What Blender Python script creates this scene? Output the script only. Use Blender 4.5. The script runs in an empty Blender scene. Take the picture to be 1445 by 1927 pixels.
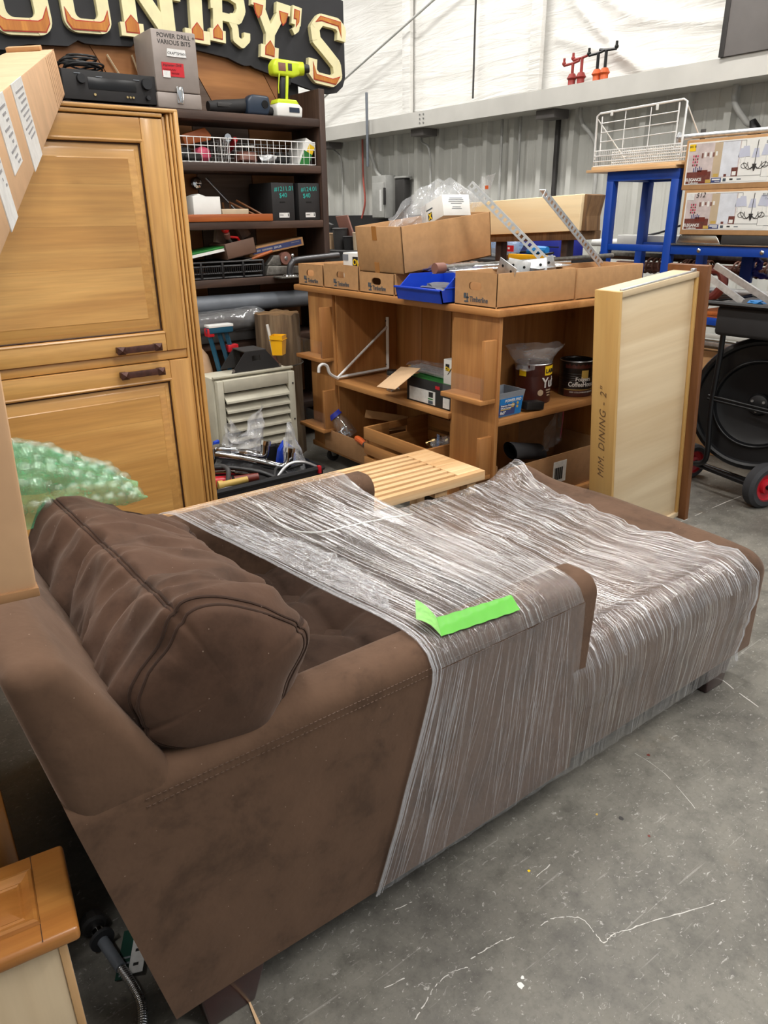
import bpy, bmesh, math, random
from mathutils import Matrix, Vector, Euler, noise
random.seed(7)
SC = bpy.context.scene
COL = SC.collection
PI = math.pi

# ------------------------------------------------------------------ camera
FPX = 1375.0                      # focal length in pixels of the 1445x1927 frame
PITCH, ROLL, HEAD, EYE = math.radians(22.2), math.radians(-0.7), math.radians(53.5), 1.35
cam = bpy.data.cameras.new('camera')
cam.sensor_fit = 'VERTICAL'
cam.sensor_height = 36.0
cam.lens = FPX / 1927.0 * 36.0
cam.clip_start = 0.05
camo = bpy.data.objects.new('camera', cam)
COL.objects.link(camo)
_fw = Vector((math.cos(HEAD), math.sin(HEAD), 0)); _rt = Vector((math.sin(HEAD), -math.cos(HEAD), 0)); _up = Vector((0, 0, 1))
_f3 = math.cos(PITCH) * _fw - math.sin(PITCH) * _up
_u3 = math.sin(PITCH) * _fw + math.cos(PITCH) * _up
_R = math.cos(ROLL) * _rt + math.sin(ROLL) * _u3
_U = -math.sin(ROLL) * _rt + math.cos(ROLL) * _u3
_m = Matrix((_R, _U, -_f3)).transposed().to_4x4()
_m.translation = Vector((0, 0, EYE))
camo.matrix_world = _m
SC.camera = camo

# ------------------------------------------------------------------ world, exposure
SC.view_settings.view_transform = 'Standard'
SC.view_settings.look = 'None'
SC.view_settings.exposure = -0.08
SC.view_settings.gamma = 1.0
SC.view_settings.use_curve_mapping = False
SC.cycles.max_bounces = 6; SC.cycles.diffuse_bounces = 3; SC.cycles.glossy_bounces = 3; SC.cycles.transmission_bounces = 3
SC.cycles.transparent_max_bounces = 12; SC.cycles.use_adaptive_sampling = True; SC.cycles.adaptive_threshold = 0.05; SC.cycles.caustics_reflective = False; SC.cycles.caustics_refractive = False
wd = bpy.data.worlds.new('world'); SC.world = wd; wd.use_nodes = True
wd.node_tree.nodes['Background'].inputs[0].default_value = (0.93, 0.97, 1.0, 1)
wd.node_tree.nodes['Background'].inputs[1].default_value = 0.5

# ------------------------------------------------------------------ shop lights (fixtures are built with them under the ceiling)
LIGHTS = [(-1.6, 0.6), (-1.6, 4.0), (1.4, -0.9), (1.4, 2.2), (1.4, 5.6), (2.2, -2.6), (4.4, -0.4), (4.2, 3.2), (4.2, 6.6), (4.2, 10.0)]
LZ = 4.6
for _x, _y in LIGHTS:
    l = bpy.data.lights.new('strip_light', 'AREA')
    l.shape = 'RECTANGLE'; l.size = 0.28; l.size_y = 1.9
    l.energy = 82; l.color = (1.0, 0.97, 0.93)
    o = bpy.data.objects.new('strip_light', l); COL.objects.link(o)
    o.location = (_x, _y, LZ - 0.06)

# ------------------------------------------------------------------ colour and material helpers
def C(r, g, b):
    f = lambda v: (v / 255) / 12.92 if v / 255 <= 0.04045 else ((v / 255 + 0.055) / 1.055) ** 2.4
    return (f(r), f(g), f(b), 1.0)

class NT:
    def __init__(s, name):
        s.m = bpy.data.materials.new(name); s.m.use_nodes = True
        s.t = s.m.node_tree; s.n = s.t.nodes
        s.p = s.n['Principled BSDF']; s.out = s.n['Material Output']
    def new(s, typ, **kw):
        n = s.n.new(typ)
        for k, v in kw.items():
            if k.startswith('i_'):
                n.inputs[int(k[2:]) if k[2:].isdigit() else k[2:].replace('_', ' ')].default_value = v
            else:
                setattr(n, k, v)
        return n
    def link(s, a, b): s.t.links.new(a, b)
    def coord(s, scale=(1, 1, 1), kind='Object', rand=True):
        tc = s.new('ShaderNodeTexCoord')
        mp = s.new('ShaderNodeMapping'); mp.inputs['Scale'].default_value = scale
        src = tc.outputs[kind]
        if rand:
            oi = s.new('ShaderNodeObjectInfo')
            mu = s.new('ShaderNodeMath', operation='MULTIPLY'); mu.inputs[1].default_value = 13.0
            s.link(oi.outputs['Random'], mu.inputs[0])
            ad = s.new('ShaderNodeVectorMath', operation='ADD')
            s.link(src, ad.inputs[0]); s.link(mu.outputs[0], ad.inputs[1])
            src = ad.outputs[0]
        s.link(src, mp.inputs['Vector'])
        return mp.outputs[0]
    def noise(s, vec, scale=5, detail=4, rough=0.55, dist=0):
        n = s.new('ShaderNodeTexNoise'); n.inputs['Scale'].default_value = scale; n.inputs['Detail'].default_value = detail
        n.inputs['Roughness'].default_value = rough; n.inputs['Distortion'].default_value = dist
        s.link(vec, n.inputs['Vector']); return n.outputs['Fac']
    def ramp(s, fac, stops):
        r = s.new('ShaderNodeValToRGB'); e = r.color_ramp.elements
        while len(e) < len(stops): e.new(0.5)
        for k, (p, c) in enumerate(stops):
            e[k].position = p; e[k].color = c if len(c) == 4 else (*c, 1)
        s.link(fac, r.inputs[0]); return r.outputs[0]
    def mix(s, fac, a, b, typ='MIX'):
        m = s.new('ShaderNodeMix', data_type='RGBA', blend_type=typ)
        for sock, v in ((m.inputs[0], fac), (m.inputs[6], a), (m.inputs[7], b)):
            if hasattr(v, 'links') or hasattr(v, 'is_linked'): s.link(v, sock)
            else: sock.default_value = v
        return m.outputs[2]
    def math(s, op, a, b=0.0):
        m = s.new('ShaderNodeMath', operation=op)
        for sock, v in ((m.inputs[0], a), (m.inputs[1], b)):
            if hasattr(v, 'is_linked'): s.link(v, sock)
            else: sock.default_value = v
        return m.outputs[0]
    def bump(s, h, strength=0.3, dist=0.01, into=None):
        b = s.new('ShaderNodeBump'); b.inputs['Strength'].default_value = strength; b.inputs['Distance'].default_value = dist
        s.link(h, b.inputs['Height']); s.link(b.outputs[0], (into or s.p).inputs['Normal']); return b.outputs[0]

M = {}
def plain(name, col, rough=0.5, metal=0.0, var=0.08, scale=12, bump=0.0, spec=None, coat=0.0, **extra):
    t = NT(name)
    v = t.coord()
    f = t.noise(v, scale, 3)
    d = tuple(c * (1 - var * 2.2) for c in col[:3]) + (1,); l = tuple(min(1, c * (1 + var)) for c in col[:3]) + (1,)
    t.link(t.ramp(f, [(0.3, d), (0.7, l)]), t.p.inputs['Base Color'])
    t.p.inputs['Roughness'].default_value = rough; t.p.inputs['Metallic'].default_value = metal
    if spec is not None: t.p.inputs['Specular IOR Level'].default_value = spec
    if coat: t.p.inputs['Coat Weight'].default_value = coat
    if bump: t.bump(f, bump, 0.004)
    for k, x in extra.items(): t.p.inputs[k.replace('_', ' ')].default_value = x
    M[name] = t.m; return t.m

def wood(name, light, dark, axis=0, sc=1.0, rough=0.45, knot=0.0, contrast=1.0, fine=0.35, coat=0.0, bump=0.08, knotcol=(60, 34, 20)):
    t = NT(name)
    s = [7 * sc] * 3; s[axis] = 0.7 * sc
    v = t.coord(tuple(s))
    n1 = t.noise(v, 1.2, 4, 0.55, 1.1)
    w = 0.28 * contrast
    base = t.ramp(n1, [(0.5 - 0.22, C(*dark)), (0.5 - 0.02, C(*[int((a * .45 + b * .55)) for a, b in zip(light, dark)])), (0.5 + 0.2, C(*light))])
    s2 = [70 * sc] * 3; s2[axis] = 3.0 * sc
    v2 = t.coord(tuple(s2))
    n2 = t.noise(v2, 1.0, 3, 0.6)
    g = t.ramp(n2, [(0.35, (0.62, 0.58, 0.54)), (0.65, (1, 1, 1))])
    col = t.mix(fine, base, g, 'MULTIPLY')
    if knot:
        v3 = t.coord((1, 1, 1))
        sp = t.new('ShaderNodeSeparateXYZ'); t.link(v3, sp.inputs[0]); cb = t.new('ShaderNodeCombineXYZ'); kz = 4.4 * knot
        kx = (0.6 if axis == 0 else 1.0) * kz; kzz = (0.6 if axis == 2 else 1.0) * kz
        t.link(t.math('MULTIPLY', t.math('ADD', sp.outputs[0], sp.outputs[1]), kx), cb.inputs[0]); t.link(t.math('MULTIPLY', sp.outputs[2], kzz), cb.inputs[2])
        v3 = cb.outputs[0]
        vo = t.new('ShaderNodeTexVoronoi'); vo.inputs['Scale'].default_value = 1.0; vo.inputs['Randomness'].default_value = 1.0
        t.link(v3, vo.inputs['Vector'])
        k = t.ramp(vo.outputs['Distance'], [(0.012, C(*knotcol)), (0.045, C(*[int(a * .8) for a in dark])), (0.1, C(*dark))])
        kf = t.ramp(vo.outputs['Distance'], [(0.025, (1, 1, 1)), (0.085, (0, 0, 0))])
        col = t.mix(kf, col, k)
    t.link(col, t.p.inputs['Base Color'])
    t.p.inputs['Roughness'].default_value = rough
    if coat:
        t.p.inputs['Coat Weight'].default_value = coat; t.p.inputs['Coat Roughness'].default_value = 0.18
    if bump: t.bump(n2, bump, 0.002)
    M[name] = t.m; return t.m

for ax, nm in ((0, 'x'), (1, 'y'), (2, 'z')):
    wood('alder_' + nm, (230, 180, 108), (200, 146, 80), ax, 1.0, 0.34, 0.85, fine=0.42, coat=0.5, bump=0.05)
    wood('pine_' + nm, (196, 142, 84), (160, 106, 57), ax, 1.2, 0.5, 0.9 if ax == 2 else 0, fine=0.3, knotcol=(96, 52, 26))
    wood('darkwood_' + nm, (88, 64, 51), (46, 32, 27), ax, 1.3, 0.6, 0, fine=0.6, bump=0.2)
    wood('birch_' + nm, (226, 205, 172), (208, 184, 147), ax, 0.8, 0.5, 0, fine=0.15)
    wood('teak_' + nm, (244, 210, 164), (206, 160, 108), ax, 1.1, 0.5, 0.25, fine=0.3)
    wood('honey_' + nm, (206, 146, 76), (168, 106, 48), ax, 1.2, 0.3, 1.2, fine=0.35, coat=0.5, bump=0.05)
    wood('brownboard_' + nm, (132, 84, 46), (98, 60, 31), ax, 1.2, 0.45, 0, fine=0.3)
wood('birch_fig', (230, 210, 176), (208, 182, 144), 0, 0.75, 0.5, 0, fine=0.1)
wood('maple_side', (216, 178, 112), (198, 156, 92), 2, 0.8, 0.35, 0, fine=0.15, coat=0.3, bump=0.02)
wood('plywall', (182, 124, 70), (128, 80, 42), 0, 0.6, 0.6, 0.7, fine=0.4)
wood('graywood', (120, 100, 86), (84, 68, 58), 0, 0.8, 0.7, 0, fine=0.5)
wood('slabwood', (246, 226, 186), (230, 202, 154), 1, 0.7, 0.55, 0, fine=0.15)
wood('bark', (150, 116, 78), (92, 68, 46), 2, 1.5, 0.85, 0, fine=0.7, bump=0.6)
wood('oldlog', (150, 128, 100), (84, 66, 48), 2, 1.4, 0.9, 0, fine=0.7, bump=0.8)
wood('logtop', (150, 118, 76), (96, 70, 42), 0, 2.5, 0.9, 0, fine=0.7, bump=0.8)
wood('orangewood', (190, 104, 44), (150, 76, 30), 0, 1.5, 0.45, 0, fine=0.3)

plain('kraft', C(188, 144, 98), 0.8, var=0.05, scale=30)
plain('kraft_dark', C(152, 112, 74), 0.85, var=0.05, scale=30)
plain('carton', C(205, 164, 124), 0.75, var=0.06, scale=14)
plain('corrugate_edge', C(170, 126, 82), 0.9)
plain('tape_brown', C(178, 122, 66), 0.25, var=0.02)
plain('paper_white', C(236, 236, 232), 0.6, var=0.02)
plain('label_white', C(226, 226, 224), 0.4, var=0.06, scale=60)
plain('label_grey', C(150, 148, 150), 0.6, var=0.1, scale=80)
plain('ink', C(34, 32, 32), 0.6, var=0.02)
plain('ink_blue', C(70, 82, 92), 0.7, var=0.02)
plain('pencil', C(110, 82, 52), 0.8, var=0.02)
plain('teal_chalk', C(40, 170, 160), 0.7, var=0.02)
plain('black_plastic', C(26, 26, 28), 0.42, var=0.05)
plain('black_gloss', C(14, 14, 16), 0.3, var=0.02)
plain('black_metal', C(18, 18, 20), 0.35, metal=0.2, var=0.1)
plain('soft_black', C(36, 35, 36), 0.7, var=0.08)
plain('charcoal', C(58, 56, 55), 0.55, var=0.06)
plain('rubber', C(52, 52, 55), 0.75, var=0.06)
plain('red_paint', C(196, 30, 44), 0.4, var=0.06)
plain('red_gloss', C(205, 28, 30), 0.18, var=0.03)
plain('red_tape', C(196, 34, 44), 0.35, var=0.05)
plain('maroon', C(110, 44, 34), 0.45, var=0.08)
plain('clamp_red', C(150, 48, 42), 0.5, var=0.1)
plain('clamp_orange', C(214, 98, 44), 0.45, var=0.1)
plain('blue_steel', C(12, 68, 168), 0.42, var=0.05)
plain('blue_bin', C(24, 68, 196), 0.38, var=0.04)
plain('cobalt', C(44, 52, 150), 0.4, var=0.06)
plain('teal_steel', C(22, 78, 104), 0.42, var=0.08)
plain('navy_plastic', C(34, 48, 66), 0.4, var=0.06)
plain('yellow_plastic', C(246, 182, 20), 0.4, var=0.04)
plain('yellow_print', C(246, 206, 30), 0.5, var=0.02)
plain('lime', C(206, 226, 44), 0.4, var=0.04)
plain('green_tape', C(86, 172, 50), 0.42, var=0.04)
plain('green_print', C(40, 122, 52), 0.5, var=0.04)
plain('dark_green', C(14, 62, 50), 0.5, var=0.05)
plain('sky_print', C(30, 122, 194), 0.45, var=0.04)
plain('navy_print', C(58, 70, 120), 0.55, var=0.04)
plain('cream_paint', C(232, 224, 178), 0.5, var=0.04)
plain('sign_black', C(30, 30, 34), 0.6, var=0.1)
plain('sign_red', C(176, 44, 30), 0.55, var=0.04)
wood('sign_orange', (208, 138, 54), (178, 104, 34), 2, 2.0, 0.5, 0, fine=0.35)
plain('toolbox_grey', C(148, 138, 132), 0.42, metal=0.1, var=0.04)
plain('heater_cream', C(198, 194, 176), 0.5, var=0.05)
plain('grey_paint', C(176, 176, 172), 0.5, var=0.05)
plain('beam_grey', C(196, 194, 188), 0.55, var=0.04, scale=3)
plain('wall_metal', C(206, 206, 200), 0.5, var=0.05, scale=2)
plain('panel_grey', C(170, 170, 166), 0.5, var=0.04)
plain('dark_panel', C(112, 108, 106), 0.7, var=0.08, scale=3)
plain('white_wire', C(236, 236, 234), 0.35, var=0.02)
plain('white_plastic', C(230, 230, 226), 0.35, var=0.03)
plain('grey_plastic', C(134, 140, 148), 0.4, var=0.05)
plain('pvc_grey', C(112, 118, 126), 0.45, var=0.06)
plain('beige', C(196, 176, 148), 0.6, var=0.04)
plain('brown_plastic', C(106, 80, 66), 0.5, var=0.05)
plain('tan_cloth', C(186, 152, 120), 0.85, var=0.1)
plain('copper_wood', C(128, 84, 66), 0.45, var=0.12, scale=30)
plain('bronze', C(84, 52, 44), 0.5, metal=0.35, var=0.2, scale=60, bump=0.3)
plain('cherry_leg', C(50, 20, 20), 0.28, var=0.12, coat=0.5)
plain('chrome', (0.78, 0.79, 0.8, 1), 0.12, metal=1.0, var=0.02)
plain('steel', (0.55, 0.56, 0.57, 1), 0.35, metal=1.0, var=0.06)
plain('galv', (0.66, 0.68, 0.7, 1), 0.38, metal=0.85, var=0.1, scale=40)
plain('stainless', (0.6, 0.6, 0.6, 1), 0.22, metal=1.0, var=0.05)
plain('brass', (0.75, 0.55, 0.25, 1), 0.3, metal=1.0, var=0.05)
plain('pipe_grey', C(82, 82, 84), 0.32, metal=0.6, var=0.05)
plain('faucet_chrome', (0.42, 0.42, 0.43, 1), 0.1, metal=1.0, var=0.05)
plain('oldsteel', (0.2, 0.19, 0.17, 1), 0.55, metal=0.6, var=0.2, scale=40)
plain('can_brown', C(74, 34, 28), 0.3, var=0.06)
plain('can_black', C(24, 18, 16), 0.3, var=0.04)
plain('gold_print', C(196, 164, 84), 0.5, var=0.05)
plain('stitch', C(92, 71, 58), 0.8, var=0.02)
plain('oil_brown', C(130, 88, 76), 0.6, var=0.05)
plain('pale_blue_shade', C(196, 200, 218), 0.6, var=0.03)
plain('room_print', C(206, 192, 190), 0.6, var=0.08, scale=25)
plain('curtain_print', C(220, 224, 232), 0.6, var=0.05, scale=25)
plain('wood_print', C(112, 56, 46), 0.6, var=0.15, scale=60)
plain('card_tan', C(226, 190, 150), 0.7, var=0.03)
plain('pink_print', C(206, 80, 110), 0.5)
plain('cord_red', C(190, 96, 84), 0.5)
plain('slot_black', C(8, 8, 8), 0.9, var=0)

def liner_mat():
    t = NT('liner_white'); v = t.coord((1, 0.8, 7), rand=False)
    n = t.noise(v, 1.6, 5, 0.6, 0.8); n2 = t.noise(t.coord((1, 1, 1), rand=False), 1.5, 4)
    t.link(t.ramp(n2, [(0.3, C(232, 230, 224)), (0.7, C(246, 245, 241))]), t.p.inputs['Base Color'])
    t.p.inputs['Roughness'].default_value = 0.6; t.bump(n, 0.7, 0.03); M['liner_white'] = t.m
liner_mat()
def fabric(name, col, sheen=0.5, big=0.35):
    t = NT(name); v = t.coord(rand=False)
    n1 = t.noise(v, 7.0, 6, 0.66, 0.25); n2 = t.noise(v, 240, 2)
    a = tuple(c * (1 - big) for c in col[:3]) + (1,); b = tuple(c * (1 + big * .45) for c in col[:3]) + (1,)
    c1 = t.ramp(n1, [(0.36, a), (0.5, col), (0.68, b)])
    vl = t.new('ShaderNodeTexVoronoi'); vl.inputs['Scale'].default_value = 42; t.link(v, vl.inputs['Vector'])
    c1 = t.mix(t.math('MULTIPLY', t.ramp(vl.outputs['Distance'], [(0.03, (1, 1, 1)), (0.05, (0, 0, 0))]), 0.6), c1, C(170, 150, 134))
    t.link(c1, t.p.inputs['Base Color']); t.p.inputs['Roughness'].default_value = 0.85
    t.p.inputs['Specular IOR Level'].default_value = 0.15
    t.p.inputs['Sheen Weight'].default_value = sheen; t.p.inputs['Sheen Roughness'].default_value = 0.45
    t.p.inputs['Sheen Tint'].default_value = (0.75, 0.6, 0.52, 1)
    h = t.math('ADD', t.math('MULTIPLY', t.noise(v, 9, 4, 0.6), 1.0), t.math('MULTIPLY', n2, 0.02))
    t.bump(h, 0.35, 0.012)
    M[name] = t.m
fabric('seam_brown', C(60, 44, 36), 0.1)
fabric('suede_cushion_shaded', C(80, 59, 47), 0.2, 0.34)  # same suede as the sofa, darker colour stands in for its pile's shading
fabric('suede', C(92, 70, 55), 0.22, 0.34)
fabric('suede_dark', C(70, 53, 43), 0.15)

def concrete():
    t = NT('concrete'); v = t.coord(rand=False)
    a = t.noise(v, 1.6, 6, 0.62, 0.4); b = t.noise(v, 14, 6, 0.7); c = t.noise(v, 90, 3, 0.7)
    base = t.ramp(a, [(0.3, C(94, 91, 86)), (0.5, C(117, 114, 106)), (0.72, C(131, 127, 118))])
    base = t.mix(0.75, base, t.ramp(b, [(0.32, (0.5, 0.5, 0.5)), (0.55, (1, 1, 1)), (0.8, (1.0, 0.99, 0.96))]), 'MULTIPLY')
    base = t.mix(0.4, base, t.ramp(c, [(0.3, (0.55, 0.55, 0.55)), (0.5, (1, 1, 1))]), 'MULTIPLY')
    # pale scuffs and specks
    vs = t.coord((1, 1.6, 1), rand=False)
    n = t.noise(vs, 60, 4, 0.7, 1.2); m1 = t.ramp(n, [(0.61, (0, 0, 0)), (0.68, (1, 1, 1))])
    base = t.mix(t.math('MULTIPLY', m1, 0.5), base, C(206, 204, 198))
    # dark spots
    vo = t.new('ShaderNodeTexVoronoi'); vo.inputs['Scale'].default_value = 9; t.link(v, vo.inputs['Vector'])
    m2 = t.ramp(vo.outputs['Distance'], [(0.03, (1, 1, 1)), (0.09, (0, 0, 0))])
    base = t.mix(t.math('MULTIPLY', m2, 0.55), base, C(74, 72, 70))
    # thin pale scratches running two ways
    for rz, sc_, thr in ((0.5, 9, 0.70), (-0.8, 11, 0.71), (1.9, 8, 0.71)):
        tc = t.new('ShaderNodeTexCoord'); mp = t.new('ShaderNodeMapping'); mp.inputs['Rotation'].default_value = (0, 0, rz); mp.inputs['Scale'].default_value = (1.2, 26, 1)
        t.link(tc.outputs['Object'], mp.inputs['Vector']); sn = t.noise(mp.outputs[0], sc_ * 0.35, 3, 0.5, 0.6)
        base = t.mix(t.math('MULTIPLY', t.ramp(sn, [(thr, (0, 0, 0)), (thr + 0.03, (1, 1, 1))]), 0.22), base, C(196, 194, 188))
    # warm stains
    m4 = t.ramp(t.noise(v, 3.1, 4, 0.6), [(0.62, (0, 0, 0)), (0.76, (1, 1, 1))])
    base = t.mix(t.math('MULTIPLY', m4, 0.3), base, C(150, 124, 90))
    t.link(base, t.p.inputs['Base Color'])
    t.link(t.ramp(b, [(0.3, (0.42,) * 3), (0.7, (0.62,) * 3)]), t.p.inputs['Roughness'])
    t.bump(t.math('ADD', b, t.math('MULTIPLY', c, 0.4)), 0.12, 0.004)
    M['concrete'] = t.m
concrete()

def film(name, haze=0.1, streak=0.5, su=120, sv=3.0, rough=0.09, tint=(0.9, 0.92, 0.95, 1), bumpy=0.6, lo=0.52, hi=0.74, gloss=0.05, gstreak=0.0, skew=0.0, edge=0.55):
    """stretched plastic film: clear, hazy where it is pulled into streaks, glossy"""
    t = NT(name); t.n.remove(t.p)
    tc = t.new('ShaderNodeTexCoord')
    def mapped(a, b, r=0.0):
        mp = t.new('ShaderNodeMapping'); mp.inputs['Scale'].default_value = (a, b, 1); mp.inputs['Rotation'].default_value = (0, 0, r)
        t.link(tc.outputs['UV'], mp.inputs['Vector']); return mp.outputs[0]
    n1 = t.noise(mapped(su, sv, skew), 1.0, 4, 0.7, 0.25)
    n2 = t.noise(mapped(su * 0.28, sv * 1.5, skew), 1.0, 3, 0.6, 0.6)
    n3 = t.noise(mapped(5, 2.6), 1.0, 3, 0.6, 0.5)
    s = t.ramp(n1, [(lo, (0, 0, 0)), (hi, (1, 1, 1))])
    g = t.ramp(n3, [(0.36, (0.1,) * 3), (0.6, (1, 1, 1))])
    sg = t.math('MULTIPLY', s, g)
    h = t.math('ADD', t.math('MULTIPLY', sg, streak), haze)
    h = t.math('ADD', h, t.math('MULTIPLY', t.ramp(n2, [(0.55, (0, 0, 0)), (0.8, (1, 1, 1))]), streak * 0.3))
    tr = t.new('ShaderNodeBsdfTransparent'); tr.inputs[0].default_value = (0.97, 0.97, 0.98, 1)
    df = t.new('ShaderNodeBsdfDiffuse'); df.inputs[0].default_value = tint
    m1 = t.new('ShaderNodeMixShader'); t.link(h, m1.inputs[0]); t.link(tr.outputs[0], m1.inputs[1]); t.link(df.outputs[0], m1.inputs[2])
    gl = t.new('ShaderNodeBsdfGlossy'); gl.inputs['Roughness'].default_value = rough; gl.inputs[0].default_value = (1, 1, 1, 1)
    bp = t.new('ShaderNodeBump'); bp.inputs['Strength'].default_value = bumpy; bp.inputs['Distance'].default_value = 0.006
    t.link(t.math('ADD', n1, t.math('MULTIPLY', n2, 1.6)), bp.inputs['Height'])
    t.link(bp.outputs[0], gl.inputs['Normal'])
    lw_ = t.new('ShaderNodeLayerWeight'); lw_.inputs[0].default_value = 0.5
    fac = t.math('ADD', t.math('MULTIPLY', t.math('POWER', lw_.outputs['Facing'], 4.0), edge), gloss)
    if gstreak: fac = t.math('ADD', fac, t.math('MULTIPLY', t.math('MULTIPLY', t.ramp(n1, [(0.54, (0, 0, 0)), (0.60, (1, 1, 1))]), g), gstreak))
    m2 = t.new('ShaderNodeMixShader'); t.link(fac, m2.inputs[0]); t.link(m1.outputs[0], m2.inputs[1]); t.link(gl.outputs[0], m2.inputs[2])
    t.link(m2.outputs[0], t.out.inputs[0])
    M[name] = t.m
film('wrap_top', 0.05, 0.32, 190, 3.2, bumpy=1.0, gloss=0.08, gstreak=0.65, skew=0.02, lo=0.55, hi=0.72)
film('strand', 0.18, 0.75, 1.0, 22, rough=0.1, bumpy=0.6, gloss=0.24, lo=0.45, hi=0.62, tint=(0.95, 0.96, 0.98, 1))
film('strand_soft', 0.10, 0.42, 1.0, 7, rough=0.15, bumpy=0.3, gloss=0.06, lo=0.45, hi=0.7, tint=(0.9, 0.92, 0.97, 1))
film('wrap_side', 0.07, 0.2, 120, 0.9, bumpy=0.3, gloss=0.03, lo=0.56, hi=0.72, edge=0.3)
film('wrap_edge', 0.2, 0.45, 24, 4, bumpy=0.5)
film('wrap_crumple', 0.12, 0.35, 60, 40, bumpy=1.0, gloss=0.1, gstreak=0.3)
film('bag', 0.08, 0.25, 7, 5, bumpy=0.35, lo=0.5, hi=0.8)
film('bag_haze', 0.22, 0.25, 6, 4, bumpy=0.3)
film('bag_blue', 0.4, 0.3, 8, 6, bumpy=0.4, tint=(0.2, 0.34, 0.6, 1))
film('bubble_green', 0.5, 0.25, 30, 30, bumpy=0.4, tint=(0.12, 0.46, 0.22, 1), gloss=0.02, edge=0.25)
film('bubble_dome', 0.05, 0.08, 12, 12, bumpy=0.25, tint=(0.35, 0.72, 0.45, 1), gloss=0.08, edge=0.6)
film('acrylic', 0.03, 0.05, 5, 5, bumpy=0.0, edge=0.3)
def glassy(name, tint=(0.9, 0.95, 0.95, 1), haze=0.06):
    film(name, haze, 0.03, 6, 6, 0.05, tint, 0.05, gloss=0.06)
glassy('jar_glass')

# ------------------------------------------------------------------ geometry helpers
W = {}
def T4(x, y=None, z=None):
    return Matrix.Translation(Vector((x, y, z)) if y is not None else Vector(x))
def RX(a): return Matrix.Rotation(math.radians(a), 4, 'X')
def RY(a): return Matrix.Rotation(math.radians(a), 4, 'Y')
def RZ(a): return Matrix.Rotation(math.radians(a), 4, 'Z')
def basis(o, ex, ey):
    """frame with its x axis along ex and its xy plane holding ey"""
    ex = Vector(ex).normalized(); ez = ex.cross(Vector(ey)).normalized(); ey = ez.cross(ex)
    m = Matrix((ex, ey, ez)).transposed().to_4x4(); m.translation = Vector(o); return m

def thing(name, label, cat, loc=(0, 0, 0), group=None):
    o = bpy.data.objects.new(name, None); COL.objects.link(o); o.location = loc
    o.empty_display_size = 0.05
    o['label'] = label; o['category'] = cat
    if group: o['group'] = group
    W[o.name] = T4(*loc); return o
def tag(o, label, cat, group=None, kind=None):
    if label: o['label'] = label
    if cat: o['category'] = cat
    if group: o['group'] = group
    if kind: o['kind'] = kind
    return o
def place(o, parent, mat=None):
    mw = mat or Matrix.Identity(4)
    if parent is not None:
        o.parent = parent; o.matrix_local = W[parent.name].inverted() @ mw
    else:
        o.matrix_local = mw
    W[o.name] = mw.copy()
    return o

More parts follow.
